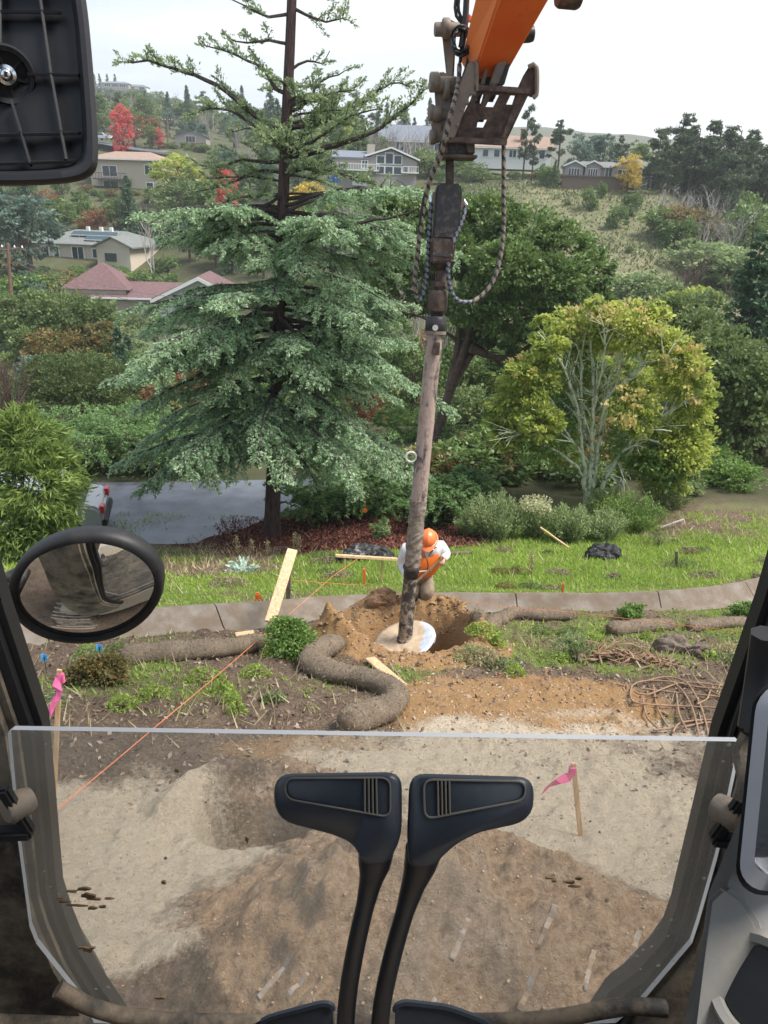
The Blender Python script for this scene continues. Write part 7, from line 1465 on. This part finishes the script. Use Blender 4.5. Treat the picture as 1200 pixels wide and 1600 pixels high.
# ================================================================== auger
AB = S(703, 250, -.15); AG = thing('auger', AB, 'muddy auger hanging from the arm, its long shaft ending in a plate over the pit', 'auger')
def apart(mb, name, mat, smooth=45, bevel=0): return mb.obj(name, M[mat] if isinstance(mat, str) else mat, AG, smooth=smooth, bevel=bevel)
yt, yb = 9.35, PIT.y-.05
def ay(py): return yt+(yb-yt)*(py-250)/(1010-250)
def A(x, y, d=0): return P(x, y, ay(y)+d)
def aflat(pl, d0, th, name, mat, bevel=.012): m = MB(); m.prism([A(x, y, d0) for x, y in pl], (0, th, 0)); return apart(m, name, mat, bevel=bevel)
aflat([(688, 221), (742, 221), (742, 241), (688, 241)], -.12, .40, 'mounting_head', 'darksteel'); aflat([(684, 240), (746, 242), (746, 247), (684, 246)], -.22, .55, 'mounting_flange', 'rust_steel', .005); aflat([(686, 222), (700, 222), (700, 241), (686, 241)], -.18, .1, 'mounting_lug', 'rust_steel'); aflat([(728, 222), (742, 221), (740, 240), (730, 240)], -.18, .1, 'mounting_lug', 'rust_steel')
aflat([(697, 245), (709, 245), (709, 290), (697, 290)], -.02, .12, 'suspension_bar', 'rust_steel')
ho = aflat([(685, 286), (720, 287), (722, 300), (717, 374), (676, 373), (681, 300)], -.16, .32, 'motor_housing', 'darksteel', .02)
m = MB(); m.rev([(.01, -.01), (.055, -.01), (.055, .025), (.03, .035), (.03, .05), (.01, .05)], A(705, 296, -.17), (0, -1, .1), 20); o = m.mesh('housing_bolt', M['rust_steel'], 45); ob = bpy.data.objects.new('housing_bolt', o); COL.objects.link(ob); ob.parent = ho; ob.matrix_parent_inverse = Matrix.Translation(AG.location).inverted()
aflat([(673, 371), (713, 375), (709, 410), (673, 412)], -.19, .38, 'gearbox', 'rust_steel', .025); aflat([(676, 395), (707, 397), (707, 402), (676, 400)], -.205, .03, 'gearbox_band', 'pipelow', .004)
def acyl(p0, p1, r0, r1, name, mat, n=26, d=0):
    a, b = A(*p0, d), A(*p1, d); m = MB(); m.tube([a, a.lerp(b, .03), a.lerp(b, .97), b], [r0*.94, r0, r1, r1*.94], n); return apart(m, name, mat, smooth=60)
acyl((691, 409), (691, 422), .165, .10, 'output_hub', 'darksteel'); acyl((689, 418), (687, 462), .062, .075, 'drive_shaft', 'rust_steel'); acyl((687, 440), (686.5, 448), .10, .10, 'drive_collar', 'rust_steel')
acyl((685, 454), (683, 486), .115, .118, 'drive_socket', 'rust_steel'); acyl((683, 485), (682, 496), .085, .07, 'neck', 'darksteel'); acyl((681.5, 494), (680, 520), .125, .125, 'pipe_cap', 'darksteel'); acyl((680, 517), (679.7, 522), .135, .135, 'clamp_ring', 'steel')
m = MB(); m.rev([(.016, 0), (.034, 0), (.034, .02), (.016, .02)], A(680, 512, -.13), (0, -1, 0), 16); apart(m, 'pin_ring', 'tape')
# long pipe with its crust: real displaced mud
def crust(p0, p1, r0, r1, name, mat, amp, seed, n=36, k=120):
    a, b = A(*p0), A(*p1); ax = (b-a).normalized(); u0, v0 = frame(ax); m = MB(); vs = []
    for i in range(k+1):
        s = i/k
        for j in range(n):
            t = 6.2832*j/n; ns = fbm(np.array([math.cos(t)*1.3+seed+5]), np.array([s*k*.11+math.sin(t)*1.3+9]), 4)[0]; n2 = fbm(np.array([math.cos(t)*4+seed+9]), np.array([s*k*.5+math.sin(t)*4+9]), 3)[0]
            rr_ = r0+(r1-r0)*s+max(0, ns+.06)*amp+max(0, n2)*amp*.5; vs.append(a.lerp(b, s)+(u0*math.cos(t)+v0*math.sin(t))*rr_)
    m.add(vs, [(i*n+j, i*n+(j+1) % n, (i+1)*n+(j+1) % n, (i+1)*n+j) for i in range(k) for j in range(n)]+[tuple(range(n))[::-1], tuple(k*n+j for j in range(n))]); return apart(m, name, mat, smooth=180)
crust((679.5, 521), (653, 792), .096, .102, 'shaft', 'muddypipe', .012, 1); crust((654, 780), (644, 884), .100, .098, 'mud_crust', 'thickmud', .055, 5)
acyl((643.5, 882), (642, 902), .105, .10, 'lower_joint', 'darksteel'); acyl((643.4, 884), (643.1, 888), .118, .118, 'joint_ring', 'rust_steel'); crust((641.5, 900), (632.5, 1000), .090, .100, 'lower_shaft', 'pipelow', .012, 3)
aflat([(679, 534), (688, 536), (686, 556), (674, 553)], -.15, .05, 'weld_tab', 'rust_steel', .006)
c = A(642.5, 714, -.05); u_, v_ = Vector((1, 0, 0)), Vector((0, 0, 1)); m = MB(); m.tube([c+(u_*math.cos(a)+v_*math.sin(a))*.065 for a in np.linspace(0, 6.283, 20)[:-1]], .014, 8, closed=True); apart(m, 'lifting_ring', 'tape', smooth=60)
# helical plate (flighting) with a mud-caked left half and bright steel right
c0 = A(632, 1002); m = MB(); nr, na = 7, 60; vs = []
for i in range(na+1):
    t = i/na; a = R_(-20)+t*6.4; hgt = .10-.30*abs(((t*6.4-math.pi*.1) % 6.283)/6.283-.5)
    for j in range(nr+1):
        q = .06+(.43-.06)*j/nr; el_ = a; vs.append(c0+Vector((math.cos(el_)*q, math.sin(el_)*q*1.0, -.03+.15*math.cos(el_-.35)*q/.5+.012*math.sin(q*20)+.05*t-.05*max(0, -math.sin(el_))*q/.5)))
m.add(vs, [(i*(nr+1)+j, i*(nr+1)+j+1, (i+1)*(nr+1)+j+1, (i+1)*(nr+1)+j) for i in range(na) for j in range(nr)])
me_ = m.mesh('flight_plate', M['plate'], smooth=60); me_.transform(Matrix.Translation(-c0)); o = bpy.data.objects.new('flight_plate', me_); COL.objects.link(o); o.parent = AG; o.location = c0-AG.location
sm = o.modifiers.new('thickness', 'SOLIDIFY'); sm.thickness = .03
acyl((632.5, 996), (631, 1030), .11, .09, 'pilot_stem', 'pipelow')
# hydraulic hoses wrapped in spiral guard
def hose(pts, r_, name, m1, m2, band=4, tw=True):
    pp = resample(pts, .016); k = len(pp); n = 12; m = MB(); m.tube(pp, [r_*(1.0 if (i//band) % 2 else .90) for i in range(k)], n); fi = 0; ms = []
    for i in range(k-1):
        for j in range(n): ms.append(0 if ((i+j*band*2/n) % (2*band)) < band*.8 else 1)
    m.m = ms+[0, 0]; return m.obj(name, [M[m1], M[m2]], AG, smooth=60)
M['hosetan'] = dirty('tan_hose_guard', (.30, .25, .20), (.16, .12, .09), .45, 20, .7); M['hoseblack'] = M['blackhose']; M['hosegrey'] = plain('grey_spiral_guard', (.15, .17, .21), .5)
hose([S(718, 100, -.3), S(716, 130, -.35), S(708, 165, -.6), S(697, 210, -.6), S(688, 245, -.5), S(676, 270, -.45), S(667, 300, -.4), S(658, 350, -.35), S(652, 400, -.3), S(648, 440, -.3), S(652, 466, -.3)], .027, 'hydraulic_hose', 'hoseblack', 'hosetan', 3)
hose([S(655, 472, -.3), S(663, 455, -.3), S(668, 420, -.3), S(670, 380, -.3), S(672, 340, -.3), S(674, 316, -.25)], .026, 'hydraulic_hose', 'hoseblack', 'hosegrey', 2)
hose([S(787, 215, -.1), S(787, 260, -.1), S(787, 310, -.1), S(787, 355, -.1), S(782, 400, -.15), S(770, 440, -.2), S(750, 464, -.25), S(733, 473, -.3)], .027, 'hydraulic_hose', 'hoseblack', 'hosetan', 3)
hose([S(736, 472, -.3), S(716, 470, -.35), S(704, 452, -.38), S(700, 420, -.4), S(706, 385, -.4), S(718, 355, -.35), S(725, 335, -.3), S(727, 318, -.25)], .026, 'hydraulic_hose', 'hoseblack', 'hosegrey', 2)
hose([S(672, 280, -.4), S(662, 310, -.4), S(656, 350, -.36), S(653, 375, -.3)], .016, 'thin_hose', 'hoseblack', 'hoseblack')
for (x, y, x2, y2) in ((674, 306, 675, 330), (722, 311, 729, 322)):
    m = MB(); m.tube([S(x, y, -.22), S(x2, y2, -.27)], .028, 10); apart(m, 'hose_fitting', 'chrome')
aflat([(676, 300), (684, 300), (684, 330), (677, 330)], -.12, .1, 'hose_port', 'steel', .005); aflat([(719, 305), (726, 307), (724, 325), (718, 325)], -.12, .1, 'hose_port', 'steel', .005)
# ================================================================== the worker
def skin(name, joints, bones, mat, parent, sub=2, root=0, smooth=True):
    me = bpy.data.meshes.new(name); me.from_pydata([j[0] for j in joints], bones, []); o = bpy.data.objects.new(name, me); COL.objects.link(o)
    sk = o.modifiers.new('skin', 'SKIN'); sk.use_smooth_shade = True
    for i, j in enumerate(joints): r = j[1]; me.skin_vertices[0].data[i].radius = (r, r) if not hasattr(r, '__len__') else r
    me.skin_vertices[0].data[root].use_root = True
    ss = o.modifiers.new('sub', 'SUBSURF'); ss.levels = sub; ss.render_levels = sub
    dg = bpy.context.evaluated_depsgraph_get(); m2 = bpy.data.meshes.new_from_object(o.evaluated_get(dg)); m2.name = name; bpy.data.objects.remove(o)
    m2.materials.clear(); m2.materials.append(M[mat]); m2.polygons.foreach_set('use_smooth', [True]*len(m2.polygons))
    o = bpy.data.objects.new(name, m2); COL.objects.link(o); o.parent = parent; return o
fp = PG(657, 946); WX, WY = fp.x, DC[0].y
fy = PIT.y+1.18; W0 = Vector((P(657, 943, fy).x, fy, Hs(P(657, 943, fy).x, fy)))
PE = thing('person', W0, 'worker in orange vest and hard hat bending over the pit behind the shaft', 'person')
k_ = (RI @ W0).z*-1/F                      # metres per pixel at the worker
def Wp(px, py, dy=0): return (P(px, py, W0.y+dy)-W0)
hd = Wp(669, 843, -.42); nk = Wp(668, 856, -.30); sh = Wp(665, 862, -.18); ch = Wp(664, 878, -.12); pl = Wp(657, 902, .05)
lsh = Wp(689, 856, -.14); lel = Wp(696, 880, -.10); lha = Wp(691, 873, -.42)
lel = Wp(697, 868, -.16); lwr = Wp(692, 874, -.40)
rsh = Wp(636, 860, -.12); rel = Wp(629, 882, -.10); rwr = Wp(638, 908, -.38)
lhip = Wp(666, 906, .05); rhip = Wp(649, 906, .05); lkn = Wp(668, 925, -.20); rkn = Wp(646, 925, -.14); lan = Wp(661, 944, .0); ran = Wp(645, 944, .05); lto = Wp(660, 948, -.24); rto = Wp(641, 948, -.20)
J = [(pl, .15), (ch, (.17, .13)), (sh, (.16, .11)), (nk, .065), (hd, .09), (lsh, .075), (lel, .05), (lwr, .035), (rsh, .075), (rel, .05), (rwr, .035), (lhip, .10), (lkn, .075), (lan, .05), (rhip, .10), (rkn, .075), (ran, .05), (lto, .035), (rto, .035)]
Bn = [(0, 1), (1, 2), (2, 3), (3, 4), (2, 5), (5, 6), (6, 7), (2, 8), (8, 9), (9, 10), (0, 11), (11, 12), (12, 13), (0, 14), (14, 15), (15, 16), (13, 17), (16, 18)]
# hands: palm and five fingers each, closed on the shovel handle
def hand(w, d, s):
    d = Vector(d).normalized(); sd = d.cross(Vector((0, 0, 1))).normalized()*s; up = sd.cross(d).normalized()*-1; b0 = len(J); J.append((w+d*.06, (.04, .022))); wi = None; Bn.append((idx[0], b0))
    for i in range(4):
        o_ = (i-1.5)*.021; L1, L2 = (.035, .03) if i in (0, 3) else (.042, .034); a = w+d*.095+sd*o_; b = a+d*L1*.7-up*.02; c = b-up*L2-d*.01; e = c-d*.022-up*.006
        k = len(J); J.extend([(a, .012), (b, .0105), (c, .0095), (e, .008)]); Bn.extend([(b0, k), (k, k+1), (k+1, k+2), (k+2, k+3)])
    a = w+d*.045+sd*.035; b = a+d*.03+sd*.015-up*.02; c = b+d*.01-sd*.02-up*.025; k = len(J); J.extend([(a, .013), (b, .011), (c, .009)]); Bn.extend([(b0, k), (k, k+1), (k+1, k+2)])
idx = [7]; hand(lwr, (-.1, -.7, -.35), 1); idx = [10]; hand(rwr, (.1, -.6, -.5), -1)
skin('body', J, Bn, 'skin', PE, 2)
# head features
Hc = hd+Vector((0, -.01, .0)); bm = bmesh.new(); bmesh.ops.create_uvsphere(bm, u_segments=28, v_segments=20, radius=1)
for v in bm.verts:
    c = v.co.copy(); x, y, z = c.x*.085, c.y*.10, c.z*.125
    if z < 0: x *= 1-.35*(-c.z)**1.5; y = y*(1-.15*(-c.z))
    if y < 0:
        f_ = math.exp(-(c.x/.16)**2); y -= f_*.022*math.exp(-((c.z+.12)/.20)**2); y += .010*math.exp(-((abs(c.x)-.36)/.16)**2-((c.z-.10)/.12)**2); y -= .007*math.exp(-(c.x/.3)**2-((c.z+.52)/.08)**2); y += .005*math.exp(-(c.x/.3)**2-((c.z+.44)/.04)**2)
    v.co = (x, y, z)
tilt = Euler((R_(32), 0, R_(-6))).to_matrix().to_4x4(); me = bpy.data.meshes.new('face'); bm.transform(tilt); bm.to_mesh(me); bm.free(); me.polygons.foreach_set('use_smooth', [True]*len(me.polygons))
def hp(x, y, z): return Hc+(tilt.to_3x3() @ Vector((x, y, z)))
o = put('face', me, PE, M['skin']); o.location = Hc
m = MB()
for s in (-1, 1): m.rev([(.001, -.012), (.012, -.006), (.013, 0), (.001, .006)], hp(s*.031, -.086, .012), tilt.to_3x3() @ Vector((0, -1, 0)), 12)
m.loc('eyes', M['hair'], PE, smooth=60)
m = MB()
for s in (-1, 1): m.rev([(.004, -.008), (.026, -.004), (.028, .004), (.012, .010)], hp(s*.086, .01, .0), tilt.to_3x3() @ Vector((s, .2, 0)), 14)
m.loc('ears', M['skin'], PE, smooth=60)
m = MB(); ring_ = [hp(.07*math.cos(a)*1.0, -.075-.018*math.sin(-a)*0-.02*abs(math.sin(a)), -.075+.045*math.sin(a)) for a in np.linspace(math.pi, 2*math.pi, 12)]; m.tube(ring_, .016, 8); m.tube([hp(-.03, -.105, -.045), hp(0, -.112, -.040), hp(.03, -.105, -.045)], .007, 6); m.loc('beard', M['hair'], PE, smooth=60)
# hard hat: shell, brim and ridge
bm = bmesh.new(); bmesh.ops.create_uvsphere(bm, u_segments=36, v_segments=20, radius=1); bmesh.ops.delete(bm, geom=[v for v in bm.verts if v.co.z < -.02], context='VERTS')
for v in bm.verts: c = v.co.copy(); q = 1+.05*math.exp(-(c.x/.14)**2)*(c.z > .2); v.co = (c.x*.120*q, c.y*.145*q, c.z*.135*q)
me = bpy.data.meshes.new('hard_hat'); bm.transform(tilt); bm.to_mesh(me); bm.free(); me.polygons.foreach_set('use_smooth', [True]*len(me.polygons)); o = put('hard_hat', me, PE, M['hat']); o.location = hp(0, 0, .035); sm = o.modifiers.new('thickness', 'SOLIDIFY'); sm.thickness = .005
m = MB(); vs = []; N_ = 36
for k, (rx, ry, z) in enumerate(((.126, .150, .0), (.136, .160, -.004), (.144, .170, -.012), (.126, .150, -.006))):
    for i in range(N_): a = 6.2832*i/N_; fr_ = (.045*max(0, -math.sin(a))**2 if k in (1, 2) else 0); vs.append(tilt.to_3x3() @ Vector((math.cos(a)*rx, math.sin(a)*(ry+fr_), z-fr_*.3)))
m.add(vs, [(k*N_+i, k*N_+(i+1) % N_, ((k+1) % 4)*N_+(i+1) % N_, ((k+1) % 4)*N_+i) for k in range(4) for i in range(N_)]); br = m.mesh('brim', M['hat'], smooth=60); ob = bpy.data.objects.new('brim', br); COL.objects.link(ob); ob.parent = o
# clothes
mid = sh.lerp(ch, .5); wst = ch.lerp(pl, .6)
skin('shirt', [(wst, (.175, .14)), (ch, (.20, .16)), (sh+Vector((0, .02, .0)), (.18, .13)), (lsh, .125), (lsh.lerp(lel, .5), .105), (lel, .09), (lel.lerp(lwr, .85), .052), (rsh, .13), (rsh.lerp(rel, .5), .115), (rel, .10), (rel.lerp(rwr, .85), .052), (nk.lerp(sh, .3), .085)], [(0, 1), (1, 2), (2, 3), (3, 4), (4, 5), (5, 6), (2, 7), (7, 8), (8, 9), (9, 10), (2, 11)], 'shirt', PE)
vf = Vector((0, -.015, 0))
skin('safety_vest', [(wst.lerp(pl, .25)+vf, (.235, .195)), (ch+vf, (.262, .215)), (sh+Vector((0, .01, .005)), (.235, .18)), (lsh.lerp(sh, .30)+Vector((0, 0, .01)), .135), (rsh.lerp(sh, .30)+Vector((0, 0, .01)), .135)], [(0, 1), (1, 2), (2, 3), (2, 4)], 'hivis', PE)
def onv(px, py, dy): return Wp(px, py, dy)
m = MB(); m.prism([onv(663, 857, -.47), onv(679, 859, -.46), onv(673, 868, -.44), onv(667, 874, -.42), onv(664, 866, -.44)], (0, .03, 0)); m.loc('collar', M['shirt'], PE, bevel=.006)
m = MB(); m.tube([onv(667, 873, -.41), onv(669, 884, -.38), onv(666, 897, -.32)], .007, 6); m.tube([onv(676, 860, -.46), onv(670, 869, -.45)], .006, 6); m.loc('zip', M['hair'], PE)
m = MB(); m.beam(onv(655, 893, -.36), onv(674, 891, -.36), .03, .008, (0, 0, 1)); m.loc('reflective_band', M['tape'], PE)
skin('trousers', [(pl, .19), (lhip, .135), (lhip.lerp(lkn, .5), .125), (lkn, .115), (lkn.lerp(lan, .6), .098), (lan.lerp(lkn, .12), .082), (rhip, .135), (rhip.lerp(rkn, .5), .125), (rkn, .112), (rkn.lerp(ran, .6), .095), (ran.lerp(rkn, .12), .08), (wst.lerp(pl, .4), .17)], [(0, 1), (1, 2), (2, 3), (3, 4), (4, 5), (0, 6), (6, 7), (7, 8), (8, 9), (9, 10), (0, 11)], 'pants', PE)
for a_, t_ in ((lan, lto), (ran, rto)): skin('boot', [(a_+Vector((0, .03, .05)), .062), (a_+Vector((0, .03, -.02)), .06), (a_.lerp(t_, .55), .055), (t_, .048)], [(0, 1), (1, 2), (2, 3)], 'boot', PE)
# shovel (held): handle and blade
a = Wp(694, 870, -.50); b_ = Wp(612, 944, -.10); t = thing('shovel', W0+b_, 'long pale-handled shovel held by the worker, its blade at the dirt heap', 'shovel')
m = MB(); hb = a.lerp(b_, .88); m.tube([W0+a, W0+a.lerp(hb, .5), W0+hb], [.018, .02, .02], 10); m.obj('handle', M['lumber'], t, smooth=60)
m = MB(); d_ = (b_-a).normalized(); s_ = d_.cross(Vector((0, 1, 0))).normalized(); P0 = W0+hb
sec = [(0, .02, 0), (.04, .07, -.01), (.10, .09, -.02), (.20, .085, -.015), (.26, .03, 0)]; vs = []
for l_, w_, z_ in sec:
    for q in (-1, -.5, 0, .5, 1): vs.append(P0+d_*l_+s_*w_*q+Vector((0, 1, 0))*(.03*(1-q*q)*w_/.12))
m.add(vs, [(i*5+j, i*5+j+1, (i+1)*5+j+1, (i+1)*5+j) for i in range(4) for j in range(4)]); o = m.obj('blade', M['steel'], t, smooth=60); sm = o.modifiers.new('thickness', 'SOLIDIFY'); sm.thickness = .004
